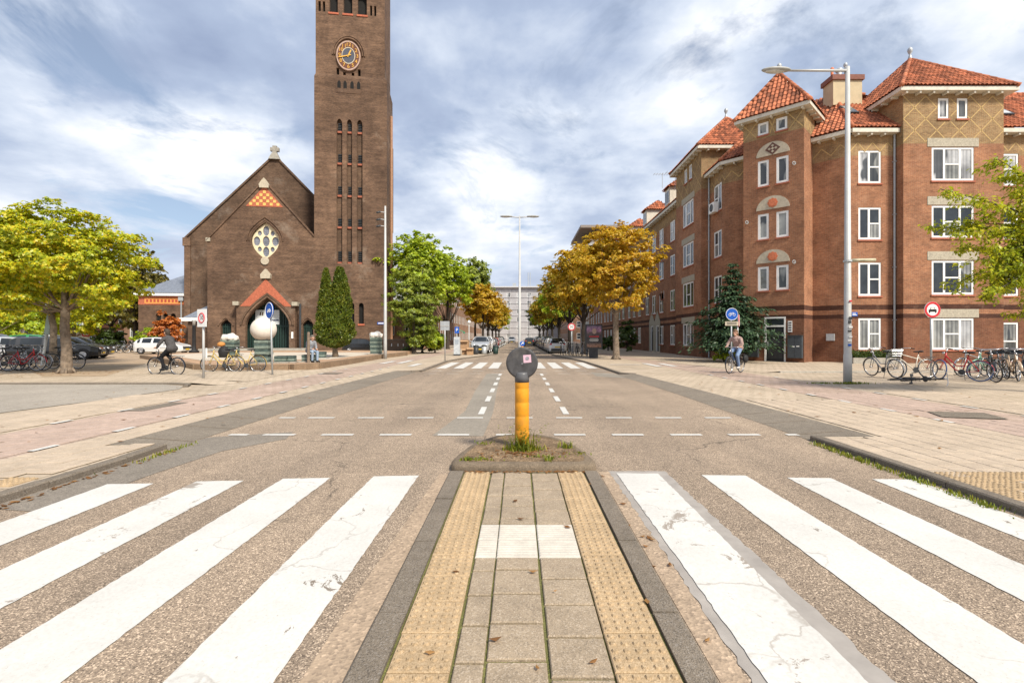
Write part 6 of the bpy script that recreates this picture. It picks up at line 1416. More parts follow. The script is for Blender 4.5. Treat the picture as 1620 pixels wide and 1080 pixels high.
def bike(label, loc, head, col=P_BLACK, step=False, basket=False, rack=False, tyre=None, rim=None, lean=4, roll=None, group=None, bars=None, z=PAV, steer=0, stand=True):
    t = thing('bicycle', label, 'bicycle', (loc[0],loc[1],z), 0, group)
    t.rotation_mode = 'XYZ'; t.rotation_euler = (R(lean), 0, R(head))
    for x in (-0.53,0.53):
        w = link('wheel', BK['wheel'], tyre or BLACK, t); w.location = (x,0,0.354); link('rim', BK['rim'], rim or CHROME, w)
        if x > 0 and steer: w.rotation_euler = (0,0,R(steer))
    for k in ('fork','handlebar'):
        o = link(k, BK[k], col if k == 'fork' else (bars or CHROME), t)
        if k == 'handlebar': link('grips', BK['grips'], BLACK, o)
    link('frame', BK['frame_step' if step else 'frame'], col, t); link('saddle', BK['saddle'], BLACK, t); link('crankset', BK['crankset'], DARKM, t)
    link('mudguard', BK['mudguard_r'], col, t); link('mudguard', BK['mudguard_f'], col, t); link('carrier', BK['carrier'], DARKM, t); link('lamp', BK['lamp'], CHROME, t)
    if stand: link('kickstand', BK['kickstand'], DARKM, t)
    if basket: link('basket', BK['basket'], CHROME, t)
    if rack: link('front_rack', BK['front_rack'], DARKM, t)
    return t
bx_, by_ = G(1455,599)
bike('cream bicycle with wire front basket parked in front of the sign pole', (bx_,by_+0.3), 176, P_CREAM, basket=True, bars=CHROME)
b = bike('black bicycle lying flat on the paving in front of the cream bicycle', (GX(1432,15.9),15.9), 8, P_BLACK, step=True, lean=84, stand=False); b.location.z = PAV+0.10
bike('dark bicycle front standing end-on left of the cream bicycle', (GX(1398,18.0),18.0), 96, P_GREY, step=True, lean=-6)
bike('red bicycle with blue tyres seen obliquely beside the no-cars sign', (GX(1517,16.6),16.6), 122, P_RED, tyre=simple('blue_tyre',(0.05,0.09,0.22),0.6), step=True, lean=5, steer=-40)
bike('mint green step-through bicycle next to the red bicycle', (GX(1556,17.3),17.3), 200, P_MINT, step=True, lean=-6)
cl = [(1572,16.2,232,P_BLACK,'black bicycle with pale rims in front of the mint bicycle',False),(1588,17.6,215,P_GREY,'grey bicycle at the right rack, third from the red bicycle',True),(1602,16.6,240,P_BRN,'tan framed bicycle at the right rack',False),(1612,17.8,205,P_BLACK,'black bicycle with crate rack in the right-edge cluster',True),(1625,16.4,228,P_BLUE,'dark blue bicycle cut by the right edge',False),(1640,17.5,215,P_BLACK,'black bicycle almost hidden at the right edge',False),(1540,18.4,188,P_SIL,'silver bicycle standing behind the mint bicycle',False)]
for px, yy, h, c, lab, rk in cl: bike(lab, (GX(px,yy),yy), h, c, step=random.random() < .5, rack=rk, lean=random.uniform(-7,7), group='bicycles at the right rack', steer=random.choice([0,25,-25]))
ll = [(8,20.6,20,P_GREY,'grey bicycle at the far left edge of the corner'),(22,21.0,12,P_BLACK,'black bicycle second from the left edge'),(36,20.4,8,P_RED,'bicycle with red frame leaning among the left bicycles'),(48,20.8,4,P_SIL,'silver grey bicycle nearest the big chestnut on the left'),(-12,20.9,15,P_BLACK,'black bicycle cut by the left edge')]
for px, yy, h, c, lab in ll: bike(lab, (GX(px,yy),yy), h, c, step=True, lean=random.uniform(-6,8), group='bicycles parked on the left corner', z=CP)
bike('dark bicycle half hidden behind the big chestnut trunk', (GX(104,21.8),21.8), 3, P_BLACK, z=CP, lean=5)
x, y = G(352,589)
bike('yellow rental bicycle beside the white sign pole', (x,y), 188, P_YEL, step=True, lean=4, group='yellow bicycles by the plaza kerb', stand=True); bike('yellow bicycle with orange crate nearest the ball sculpture', (x+0.85,y+0.15), 184, P_YEL, step=True, rack=True, lean=4, group='yellow bicycles by the plaza kerb')
nm = ['first','second','third','fourth','fifth','sixth','seventh','eighth']
for i in range(8): bike('dark bicycle in the rack beside the poster stand, %s from the white car' % nm[i], (3.55+0.29*i, 40.6-0.55*i), 78+random.uniform(-12,12), [P_BLACK,P_GREY][i % 2], lean=random.uniform(-5,5), group='bicycles racked beside the poster stand', step=i % 2 == 0)
for i in range(5): bike('dark bicycle outside the annex garden, %s from the lane' % nm[i], (GX(190+8*i,44),44+0.2*i), 60+random.uniform(-15,15), [P_BLACK,P_GREY,P_SIL][i % 3], lean=random.uniform(-4,4), group='bicycles outside the annex', z=CP)

# ------------------------------------------------------------------ cars
def car_meshes(L=4.1, Wd=1.74, H=1.47, kind='hatch'):
    hw = Wd/2
    if kind == 'hatch': st = [(-2.05,0.30,0.62,0.62,0.62),(-1.98,0.22,0.90,0.98,0.76),(-1.80,0.20,0.95,1.22,0.84),(-1.42,0.19,0.95,1.42,0.87),(-0.45,0.18,0.94,H,0.87),(0.25,0.18,0.93,1.43,0.87),(0.98,0.19,0.92,1.00,0.87),(1.55,0.20,0.83,0.88,0.85),(1.92,0.22,0.70,0.76,0.78),(2.05,0.30,0.56,0.60,0.64)]
    elif kind == 'estate': st = [(-2.25,0.30,0.62,0.64,0.64),(-2.20,0.22,0.92,1.0,0.78),(-2.05,0.20,0.96,1.30,0.85),(-1.75,0.19,0.96,1.44,0.88),(-0.5,0.18,0.95,H,0.88),(0.35,0.18,0.94,1.42,0.88),(1.10,0.19,0.93,1.0,0.88),(1.75,0.20,0.84,0.90,0.86),(2.12,0.22,0.70,0.78,0.79),(2.25,0.30,0.56,0.62,0.65)]
    else: st = [(-2.15,0.32,0.70,0.72,0.66),(-2.10,0.25,1.02,1.06,0.80),(-1.95,0.24,1.08,1.40,0.87),(-1.6,0.24,1.08,1.60,0.90),(-0.45,0.24,1.06,1.66,0.90),(0.3,0.24,1.05,1.60,0.90),(0.95,0.24,1.04,1.10,0.90),(1.65,0.25,0.98,1.02,0.88),(2.02,0.26,0.84,0.90,0.82),(2.15,0.34,0.64,0.70,0.68)]
    rings = []
    for x,zb,zl,zt,w in st:
        tw = w*(0.97 if zt-zl < 0.12 else 0.97-0.26*min(1,(zt-zl)/0.5))
        zm = (zb+zl)/2
        rings.append([(x,0,zt),(x,tw*0.75,zt-0.004),(x,tw,zt-0.045 if zt-zl > .12 else zt-0.02),(x,w*0.975,zl),(x,w,zm),(x,w*0.96,zb+0.04),(x,w*0.88,zb),(x,0,zb)])
    body, gl, ws, rw = MB(), MB(), MB(), MB()
    for i in range(len(rings)-1):
        for s in (1,-1):
            a, b = rings[i], rings[i+1]
            for k in range(7):
                q = [(p[0],p[1]*s,p[2]) for p in (a[k],b[k],b[k+1],a[k+1])]
                tgt = body
                if k == 2 and 2 <= i <= 5:
                    # side glass with pillars
                    c = [Vector(v) for v in q]; m = lambda u,v: c[0].lerp(c[1],u).lerp(c[3].lerp(c[2],u),v)
                    u0, u1 = (0.16,0.94) if i in (3,4) else ((0.35,0.97) if i == 2 else (0.05,0.80)); v0, v1 = 0.10, 0.93
                    n = Vector((0,s*0.006,0.002))
                    gl.add([tuple(m(*t)+n) for t in ((u0,v0),(u1,v0),(u1,v1),(u0,v1))], [(0,1,2,3)])
                if k in (0,1) and i == 5:
                    ws.add([tuple(Vector(v)+Vector((0.006,0,0.008))) for v in ((a[k][0]+(b[k][0]-a[k][0])*0.08,a[k][1]*s*0.98,a[k][2]+(b[k][2]-a[k][2])*0.08),(b[k][0]-0.04,b[k][1]*s*0.96,b[k][2]+0.02),(b[k+1][0]-0.04,b[k+1][1]*s*0.92,b[k+1][2]+0.03),(a[k+1][0]+(b[k+1][0]-a[k+1][0])*0.08,a[k+1][1]*s*0.94,a[k+1][2]+(b[k+1][2]-a[k+1][2])*0.08))],[(0,1,2,3)])
                if k in (0,1) and i in (1,2):
                    rw.add([tuple(Vector((p[0]-0.008,p[1]*s*0.9,p[2]+0.008))) for p in (a[k],b[k],b[k+1],a[k+1])],[(0,1,2,3)])
                tgt.add(q, [(0,1,2,3)])
    for r_ in (rings[0], rings[-1]): body.add([(p[0],p[1],p[2]) for p in r_] + [(p[0],-p[1],p[2]) for p in r_[1:-1][::-1]], [tuple(range(14))])
    C = {'body':body.mesh('body',True),'side_window':gl.mesh('side_window'),'windscreen':ws.mesh('windscreen'),'rear_window':rw.mesh('rear_window')}
    C['tyre'] = MB().torus((0,0,0),0.25,0.075,20,8).mesh('wheel',True)
    rm = MB().tube([(0,-0.08,0),(0,0.08,0)],0.19,16)
    for k in range(5):
        a = 2*math.pi*k/5
        for s in (-1,1): rm.tube([(0.03*math.cos(a),0.085*s,0.03*math.sin(a)),(0.17*math.cos(a),0.085*s,0.17*math.sin(a))],0.022,5)
    C['rim'] = rm.mesh('rim')
    C['arch'] = MB().tube([(0,-0.02,0),(0,0.02,0)],0.345,20).mesh('wheel_arch')
    xe, xr = st[-2][0], st[1][0]; zl = st[-2][2]; zr = st[1][2]
    C['head'] = MB().ell((0,0,0),(0.14,0.18,0.085),10,6).mesh('headlight',True); C['tail'] = MB().ell((0,0,0),(0.07,0.15,0.14),10,6).mesh('taillight',True)
    C['plate'] = MB().box(-0.012,0.012,-0.26,0.26,-0.055,0.055).mesh('number_plate')
    C['bump'] = MB().box(-0.04,0.04,-0.6,0.6,-0.10,0.10).mesh('bumper_grille'); C['mirror'] = MB().ell((0,0,0),(0.07,0.10,0.07),8,6).mesh('mirror',True)
    C['dim'] = (st, xe, xr, zl, zr); return C
CM = {k: car_meshes(kind=k, H=h) for k,h in (('hatch',1.47),('estate',1.47),('suv',1.66))}
REDL = simple('tail_red',(0.45,0.02,0.02),0.25); HEADL = simple('headlamp_glass',(0.65,0.67,0.7),0.12,0.2); PLY = simple('plate_yellow',(0.75,0.50,0.03),0.5); CARS = 0
def carpaint(c, name):
    t = NT('car_'+name); t.set(0.28, 0.15, 0.5); t.col(t.ramp(t.noise(t.pos(), 2.0, 3, 0.5), [(0.3, tuple(v*0.94 for v in c)), (0.7, c)])); t.b.inputs['Coat Weight'].default_value = 0.8; t.b.inputs['Coat Roughness'].default_value = 0.08; return t.m
CP_ = {'white':carpaint((0.74,0.74,0.72),'white'),'black':carpaint((0.014,0.014,0.016),'black'),'grey':carpaint((0.12,0.125,0.13),'grey'),'silver':carpaint((0.42,0.43,0.44),'silver'),'blue':carpaint((0.03,0.05,0.11),'blue'),'red':carpaint((0.36,0.03,0.025),'red'),'orange':carpaint((0.50,0.17,0.04),'orange'),'green':carpaint((0.03,0.22,0.06),'green'),'dark':carpaint((0.04,0.045,0.05),'dark')}
def car(label, x, y, head, col='grey', kind='hatch', z=0.004, group=None, name='parked_car', s=1.0):
    M_ = CM[kind]; t = thing(name, label, 'car', (x,y,z), R(head), group); t.scale = (s,s,s); st, xe, xr, zl, zr = M_['dim']
    link('body', M_['body'], CP_[col], t); link('side_window', M_['side_window'], CARGL, t); link('windscreen', M_['windscreen'], CARGL, t); link('rear_window', M_['rear_window'], CARGL, t)
    wb = 1.30 if kind == 'hatch' else 1.38; wy = (0.80 if kind == 'hatch' else 0.82)
    for wx in (-wb+0.0, wb):
        for sy in (-1,1):
            w = link('wheel', M_['tyre'], BLACK, t); w.location = (wx, wy*sy, 0.325); link('rim', M_['rim'], CHROME, w)
            a = link('wheel_arch', M_['arch'], BLACK, t); a.location = (wx, (wy+0.035)*sy, 0.36)
    for sy in (-1,1):
        h = link('headlight', M_['head'], HEADL, t); h.location = (xe-0.02, 0.56*sy, zl-0.03)
        r_ = link('taillight', M_['tail'], REDL, t); r_.location = (xr+0.03, 0.62*sy, zr-0.05)
        mm = link('mirror', M_['mirror'], CP_[col], t); mm.location = (0.72, 0.98*sy, 1.02 if kind != 'suv' else 1.14)
    p = link('number_plate', M_['plate'], PLY, t); p.location = (st[0][0]-0.02,0,0.62); p = link('number_plate', M_['plate'], PLY, t); p.location = (st[-1][0]+0.03,0,0.42)
    b = link('bumper_grille', M_['bump'], DARKM, t); b.location = (st[-1][0]-0.005,0,0.56); b = link('bumper_grille', M_['bump'], DARKM, t); b.location = (st[0][0]+0.005,0,0.38)
    return t
cr = [('white','hatch'),('white','estate'),('dark','hatch'),('grey','suv'),('black','hatch'),('grey','estate'),('silver','hatch'),('black','suv'),('grey','hatch'),('white','suv'),('blue','hatch'),('silver','estate'),('white','hatch')]
for i,(c,k) in enumerate(cr):
    lab = 'white hatchback, nearest car of the right-hand row' if i == 0 else '%s %s in the right-hand row, number %d behind the white hatchback' % (c, {'hatch':'hatchback','estate':'estate car','suv':'tall car'}[k], i)
    car(lab, 3.72+random.uniform(-.06,.06), 47.2+5.1*i, 90, c, k, group='cars parked along the right kerb')
cl = [('silver','suv'),('white','suv'),('grey','hatch'),('black','estate'),('red','hatch'),('orange','hatch'),('silver','estate'),('dark','hatch'),('white','hatch'),('black','suv'),('grey','estate')]
for i,(c,k) in enumerate(cl):
    lab = 'silver tall car, nearest of the left-hand row' if i == 0 else '%s %s in the left-hand row, number %d behind the nearest silver car' % (c, {'hatch':'hatchback','estate':'estate car','suv':'tall car'}[k], i)
    car(lab, -3.6+random.uniform(-.06,.06), 47.5+5.2*i, -90, c, k, group='cars parked along the left kerb')
car('dark car driving away in the middle of the far street', 1.9, 84, 90, 'dark', 'estate', name='moving_car'); car('pale van-like car approaching far down the street', -1.6, 118, -90, 'silver', 'suv', name='moving_car')
car('white hatchback parked left of the church plaza behind the cyclist', GX(258,41.5), 41.5, 4, 'white', 'hatch', z=CP, s=0.97)
car('black hatchback parked at the foot of the church tower', GX(577,47.5), 47.5, 3, 'black', 'hatch', z=0.0, s=0.97)
car('black car with yellow plate parked behind the big chestnut trunk', GX(92,31), 31, 30, 'black', 'estate', z=CP)
car('silver car at the left edge behind the bicycles', GX(22,31), 31, 25, 'silver', 'hatch', z=CP); car('pale car behind the silver car at far left', GX(-5,34), 34, 25, 'blue', 'suv', z=CP)
car('green car on the far side of the left parking area', GX(62,40), 40, 20, 'green', 'suv', z=CP); car('white car beside the green car in the left parking area', GX(86,46), 46, 20, 'white', 'suv', z=CP)
car('dark car at the far end of the side lane', GX(126,62), 62, 10, 'dark', 'hatch', z=CP); car('white car at the far end of the side lane', GX(150,68), 68, 10, 'white', 'hatch', z=CP)
car('black car with pale hubs beyond the chestnut trunk', GX(118,33), 33, 25, 'black', 'hatch', z=CP)

# ------------------------------------------------------------------ people
def capsules(parts, vox=0.012):
    mb = MB()
    for p, q, r0, r1 in parts:
        p, q = Vector(p), Vector(q); d = (q-p); d = d.normalized() if d.length > 1e-6 else Vector((0,0,1)); pts, rs = [], []
        for a in (-80,-45,0): pts.append(p+d*r0*math.sin(R(a))); rs.append(r0*math.cos(R(a)))
        for a in (0,45,80): pts.append(q+d*r1*math.sin(R(a))); rs.append(r1*math.cos(R(a)))
        mb.tube(pts, rs, 12)
    me = mb.mesh('tmp'); o = bpy.data.objects.new('tmp', me); COL.objects.link(o)
    m = o.modifiers.new('r','REMESH'); m.mode = 'VOXEL'; m.voxel_size = vox; m.use_smooth_shade = True
    s = o.modifiers.new('s','SMOOTH'); s.factor = 0.5; s.iterations = 3
    out = bpy.data.meshes.new_from_object(o.evaluated_get(bpy.context.evaluated_depsgraph_get())); bpy.data.objects.remove(o)
    out.polygons.foreach_set('use_smooth', [True]*len(out.polygons)); out.materials.clear(); return out
SKIN = simple('skin',(0.52,0.30,0.21),0.55,var=0.06)
def cloth(name, c, sc=14): 
    t = NT(name); t.set(0.9,0,0.2); p = t.pos('obj'); t.col(t.ramp(t.noise(p,sc,4,0.6),[(0.3,tuple(v*0.75 for v in c)),(0.7,tuple(v*1.2 for v in c))])); t.bump(t.noise(p,sc*1.5,3,0.6),0.5,0.02); return t.m
def hand_parts(h, d, up, side):
    "palm and five bent fingers: h wrist, d direction of the knuckles, up back of hand"
    h, d, up = Vector(h), Vector(d).normalized(), Vector(up).normalized(); l = d.cross(up)*side; out = [(h,h+d*0.07,0.026,0.032)]
    for k in range(4):
        b = h+d*0.08+l*(0.027-0.018*k); ln = (0.034,0.038,0.036,0.028)[k]; m = b+d*ln-up*0.012; e = m+d*ln*0.3-up*ln*0.9; out += [(b,m,0.0095,0.009),(m,e,0.009,0.0075)]
    b = h+d*0.03+l*0.03; m = b+d*0.03+l*0.02-up*0.015; out += [(b,m,0.011,0.010),(m,m+d*0.025-up*0.02,0.010,0.008)]
    return out
def head_parts(c, f):
    c, f = Vector(c), Vector(f).normalized(); u = Vector((0,0,1)); l = f.cross(u).normalized(); u = l.cross(f)
    return [(c+u*0.03-f*0.015,c+u*0.03+f*0.01,0.092,0.085),(c+f*0.03-u*0.06,c+f*0.045-u*0.075,0.06,0.048),(c-u*0.1-f*0.03,c-u*0.19-f*0.05,0.055,0.06),
            (c+f*0.095+u*0.005,c+f*0.108-u*0.025,0.011,0.015),(c+f*0.085-u*0.065,c+f*0.085-u*0.066,0.02,0.02),(c+l*0.088,c+l*0.09-u*0.03,0.02,0.014),(c-l*0.088,c-l*0.09-u*0.03,0.02,0.014)]
def add_person(t, head_c, face, hands, arms, torso, legs, feet, jacket, trousers, shoes, hair, hairstyle):
    parts = head_parts(head_c, face)
    for (h,d,up,side) in hands: parts += hand_parts(h,d,up,side)
    for a in arms: parts.append((a[1], a[2], 0.036, 0.028)); parts.append((a[0], a[1], 0.045, 0.036))
    parts += [(p,q,r0*0.9,r1*0.9) for p,q,r0,r1 in torso] + [(p,q,r0*0.85,r1*0.85) for p,q,r0,r1 in legs]
    parts += [(legs[i][1], Vector(feet[i//2 if len(feet) == 2 else i][0]), 0.04, 0.04) for i in range(0)]
    body = link('body', capsules(parts, 0.009), SKIN, t)
    jp = list(torso)
    for a in arms: jp += [(a[0],a[1],0.075,0.06),(a[1],Vector(a[1]).lerp(Vector(a[2]),0.92),0.058,0.042)]
    link('jacket', capsules(jp), jacket, t); link('trousers', capsules(legs), trousers, t)
    for f0,f1 in feet: link('shoe', capsules([(f0,f1,0.045,0.038)]), shoes, t)
    link('hair', capsules([(Vector(head_c)+Vector(a), Vector(head_c)+Vector(b), r0, r1) for a,b,r0,r1 in hairstyle]), hair, t)
    f = Vector(face).normalized(); l = f.cross(Vector((0,0,1))).normalized()
    for s in (-1,1): MB().ell(Vector(head_c)+f*0.088+l*0.035*s+Vector((0,0,0.02)),(0.013,0.013,0.010),8,6).build('eye', BLACK, t, smooth=True)
def cyclist(label, loc, head, jacket, trousers, shoes, hair, hs, bikelabel, bikecol, z=PAV, **kw):
    b = bike(bikelabel, loc, head, bikecol, lean=0, z=z, stand=False, **kw)
    t = thing('person', label, 'person', (loc[0],loc[1],z), R(head))
    hip = Vector((-0.27,0,1.06))
    torso = [((-0.27,0.07,1.05),(-0.27,-0.07,1.05),0.15,0.15),((-0.26,0,1.10),(-0.12,0,1.38),0.155,0.17),((-0.10,0.12,1.42),(-0.10,-0.12,1.42),0.11,0.11),((-0.09,0,1.46),(-0.07,0,1.54),0.075,0.065)]
    kn = [Vector((0.10,0.13,0.72)), Vector((0.16,-0.13,0.86))]; ft = [Vector((-0.02,0.135,0.24)), Vector((-0.16,-0.135,0.47))]
    legs = [((-0.25,0.09,1.02),kn[0],0.105,0.075),(kn[0],ft[0]+Vector((-0.02,0,0.06)),0.072,0.05),((-0.25,-0.09,1.02),kn[1],0.105,0.075),(kn[1],ft[1]+Vector((-0.02,0,0.06)),0.072,0.05)]
    feet = [(f+Vector((-0.05,0,0.0)), f+Vector((0.15,0,-0.01))) for f in ft]
    arms = [((-0.09,0.19*s,1.42),(0.02,0.30*s,1.20),(0.10,0.29*s,1.09)) for s in (1,-1)]
    hands = [((0.11,0.29*s,1.085),(1,0,0.1),(0,0,1),-s) for s in (1,-1)]
    add_person(t, (-0.02,0,1.66), (1,0,-0.05), hands, arms, torso, legs, feet, jacket, trousers, shoes, hair, hs); return t
short = [((-0.03,0,0.05),(0.0,0,0.07),0.105,0.10),((-0.05,0,0.0),(-0.06,0,-0.05),0.09,0.075)]
long_ = short + [((-0.08,0,-0.02),(-0.12,0.02,-0.22),0.085,0.06)]
x, y = G(263,593.5)
cyclist('person in dark grey padded jacket and black trousers cycling left past the plaza', (x,y), 168, cloth('grey_padded_jacket',(0.075,0.07,0.07)), cloth('black_trousers',(0.015,0.015,0.017)), BLACK, simple('dark_hair',(0.05,0.035,0.025),0.7), short, 'black bicycle ridden by the person in the dark padded jacket', P_BLACK)
x, y = G(1163,590)
cyclist('person in pale pink jacket and blue jeans cycling on the right bike path', (x,y), 222, cloth('pink_beige_jacket',(0.36,0.25,0.22)), cloth('blue_jeans',(0.17,0.24,0.38)), simple('white_shoe',(0.55,0.52,0.48),0.7), simple('brown_hair',(0.14,0.08,0.045),0.7), long_, 'black bicycle with side bags ridden by the person in pink', P_BLACK)
bg_ = thing('pannier_bag', 'pair of black side bags on the bicycle of the person in pink', 'bag', (x,y,PAV), R(222))
for s in (-1,1): MB().ell((-0.62,0.16*s,0.58),(0.2,0.09,0.17),12,8).build('bag', BLACK, bg_, smooth=True)
# person sitting on a slab bench
sx, sy = GX(490,23.6), 23.6
t = thing('person', 'person in grey hooded top and jeans sitting on the dark slab bench', 'person', (sx,sy,PZ), R(-35))
torso = [((0,0.08,0.56),(0,-0.08,0.56),0.14,0.14),((0.0,0,0.62),(0.10,0,0.92),0.15,0.165),((0.12,0.11,0.96),(0.12,-0.11,0.96),0.10,0.10),((0.13,0,0.99),(0.16,0,1.05),0.075,0.065)]
legs = [((0.02,0.1,0.54),(0.44,0.13,0.50),0.10,0.072),((0.44,0.13,0.50),(0.46,0.12,0.10),0.07,0.05),((0.02,-0.1,0.54),(0.44,-0.13,0.50),0.10,0.072),((0.44,-0.13,0.50),(0.40,-0.12,0.10),0.07,0.05)]
arms = [((0.12,0.19,0.96),(0.16,0.24,0.72),(0.36,0.12,0.64)),((0.12,-0.19,0.96),(0.16,-0.24,0.72),(0.36,-0.12,0.64))]
add_person(t, (0.22,0,1.16), (1,0,-0.45), [((0.37,0.11,0.64),(1,-0.2,0),(0,0,1),-1),((0.37,-0.11,0.64),(1,0.2,0),(0,0,1),1)], arms, torso, legs, [((0.44,0.12,0.05),(0.62,0.13,0.04)),((0.38,-0.12,0.05),(0.56,-0.13,0.04))], cloth('grey_hoodie',(0.26,0.27,0.29)), cloth('pale_jeans',(0.28,0.36,0.46)), BLACK, simple('grey_hair',(0.15,0.13,0.11),0.8), short)
# ------------------------------------------------------------------ lamps, signs and street furniture
def lamp_post(label, x, y, h, arms, r0, r1, z=PAV, mat=None):
    t = thing('street_lamp', label, 'street lamp', (x,y,z)); mat = mat or MASTG
    MB().tube([(0,0,-0.05),(0,0,0.9),(0,0,0.95),(0,0,h)],[r0,r0*0.96,r0*0.88,r1],12).build('pole', mat, t, smooth=True)
    for (dx,dy,dz) in arms:
        MB().tube([(0,0,h-0.12),(dx*0.85,dy*0.85,h-0.12+dz)],[0.045,0.035],8).build('arm', mat, t, smooth=True)
        d = Vector((dx,dy,0)).normalized(); c = Vector((dx,dy,h-0.12+dz))
        q = MB().ell((0,0,0.02),(0.48,0.17,0.075),16,8).xf(Matrix.Translation(c) @ Matrix.Rotation(math.atan2(d.y,d.x),4,'Z')); hd = q.build('lamp_head', simple('lamp_head_grey',(0.36,0.36,0.34),0.5), t, smooth=True)
        q = MB().ell((0.05,0,-0.035),(0.34,0.12,0.04),14,6).xf(Matrix.Translation(c) @ Matrix.Rotation(math.atan2(d.y,d.x),4,'Z')); q.build('diffuser', simple('lamp_diffuser',(0.55,0.55,0.52),0.3), hd, smooth=True)
    return t
x, y = G(1341,606); x -= 0.0
lp = lamp_post('tall white street lamp with long arm to the left by the bicycles', x, y, GZ(106,y)-PAV, [(GX(1228,y)-x,0,0.0)], 0.125, 0.062)
MB().tube([(0,0,GZ(411,y)-PAV),(0.5,-0.1,GZ(412,y)-PAV)],0.02,6).tube([(0.15,0,GZ(412,y)-PAV),(0.82,-0.1,GZ(412,y)-PAV)],0.055,8).build('side_lamp', simple('old_lamp_glass',(0.50,0.46,0.32),0.5), lp, smooth=True)
MB().lathe([(0.13,0),(0.125,0.06)],14,(0,0,GZ(412,y)-PAV-0.05)).build('clamp_ring', GREYM, lp)
for k,(z0,w,h,c) in enumerate(((2.05,0.10,0.09,DARKM),(1.93,0.09,0.08,DARKM),(1.78,0.12,0.06,WHITE),(1.66,0.11,0.05,DARKM),(1.48,0.10,0.04,WHITE),(1.35,0.12,0.06,WHITE),(2.62,0.08,0.05,RED),(1.20,0.10,0.07,BLUE))):
    MB().box(-w/2+0.015*(-1)**k,w/2+0.015*(-1)**k,-0.130,-0.112,z0,z0+h).build('sticker', c, lp)
yl = 36.0; lamp_post('tall double-armed street lamp in the middle of the far road', 0.10, yl, GZ(341,yl)-0.02, [(-1.0,0,0.06),(1.0,0,0.06)], 0.12, 0.05, z=0.0)
lamp_post('distant street lamp with arm over the road on the right', 6.9, 62, 11.2, [(-2.4,0,0.1)], 0.12, 0.06)
lamp_post('slim white lamp with small top light behind the cardboard boxes', GX(742,44), 44, 2.7, [], 0.05, 0.04)
MB().lathe([(0.04,0),(0.16,0.05),(0.16,0.2),(0.10,0.28),(0.02,0.32)],12,(0,0,2.7)).build('lamp_top', WHITE, bpy.data.objects['street_lamp.003'], smooth=True)
bl = thing('street_lamp', 'short black street lamp beside the church chapel', 'street lamp', (GX(307,38),38,PZ))
MB().lathe([(0.35,0),(0.35,0.12),(0.16,0.25),(0.13,0.5),(0.12,2.05),(0.15,2.1),(0.08,2.15)],12).build('pole', BLACK, bl, smooth=True); MB().lathe([(0.09,2.15),(0.12,2.45),(0.16,2.5),(0.16,2.55),(0.05,2.62)],10).build('lantern', simple('lantern_glass',(0.5,0.5,0.48),0.3), bl, smooth=True)
for px, yy, h in ((147,58,8.2),(131,62,9.0)): lamp_post('thin distant pole in the side lane, %s' % ('pale and thicker' if px == 147 else 'next to the red round sign'), GX(px,yy), yy, GZ(475 if px == 147 else 470,yy), [], 0.12, 0.07, z=CP)
ms = thing('camera_mast', 'tall pale camera mast with three cameras in front of the tower', 'mast', (GX(609.5,33.3),33.3,PAV)); h = GZ(326,33.3)-PAV
MB().tube([(0,0,-0.05),(0,0,1.0),(0,0,h)],[0.12,0.115,0.06],12).build('pole', MASTG, ms, smooth=True)
for k,z in enumerate((h-0.45,h-0.95,h-1.4)):
    a = MB().tube([(0,0,z),(-0.35,-0.1,z+0.03)],0.025,6).build('bracket', GREYM, ms); MB().tube([(-0.55,-0.2,z-0.06),(-0.30,-0.1,z+0.03)],0.065,8).build('camera', DARKM, a, smooth=True)
def disc(r, th=0.012, n=28): return MB().tube([(0,-th,0),(0,th,0)], r, n)
def sign(name, label, x, y, z, zc, r=0.3, face=BLUE, back=None, rz=0.0, lean=0.0, pole_top=None, pole_r=0.035, group=None):
    t = thing(name, label, 'traffic sign', (x,y,z), R(rz)); t.rotation_euler = (0,R(lean),R(rz))
    MB().tube([(0,0,-0.05),(0,0,pole_top or zc+0.2)],pole_r,8).build('pole', GREYM, t, smooth=True)
    p = disc(r).build('sign_plate', face, t); p.location = (0,-pole_r-0.02,zc); return t, p
def bike_symbol(parent, s, mat, d):
    q = MB()
    for x_ in (-0.5,0.5): q.torus((x_*s,d,-0.12*s),0.30*s,0.045*s,18,5)
    for a,b in (((-0.5,-0.12),(-0.15,-0.12)),((-0.15,-0.12),(-0.3,0.35)),((-0.15,-0.12),(0.3,0.3)),((-0.5,-0.12),(-0.25,0.25)),((-0.25,0.25),(0.3,0.3)),((0.5,-0.12),(0.28,0.42)),((0.28,0.42),(0.15,0.42)),((-0.42,0.36),(-0.2,0.36))): q.tube([(a[0]*s,d,a[1]*s),(b[0]*s,d,b[1]*s)],0.035*s,5)
    q.build('bicycle_symbol', mat, parent)
# no cars
x, y = G(1473,596)
t, p = sign('traffic_sign', 'round red-ringed no-cars sign on a grey pole behind the cream bicycle', x, y, PAV, GZ(490,y)-PAV, 0.30, WHITE)
MB().torus((0,-0.013,0),0.255,0.042,32,4).xf(Matrix.Diagonal((1,0.12,1,1))).xf(Matrix.Translation((0,-0.012,0))).build('red_ring', RED, p)
q = MB(); q.add([(a,-0.014,b) for a,b in ((-0.15,-0.08),(0.15,-0.08),(0.15,0.0),(0.10,0.02),(0.07,0.09),(-0.07,0.09),(-0.10,0.02),(-0.15,0.0))],[tuple(range(8))]); q.add([(a,-0.014,b) for a,b in ((-0.14,-0.12),(-0.09,-0.12),(-0.09,-0.08),(-0.14,-0.08))],[(0,1,2,3)]); q.add([(a,-0.014,b) for a,b in ((0.09,-0.12),(0.14,-0.12),(0.14,-0.08),(0.09,-0.08))],[(0,1,2,3)]); q.build('car_symbol', BLACK, p)
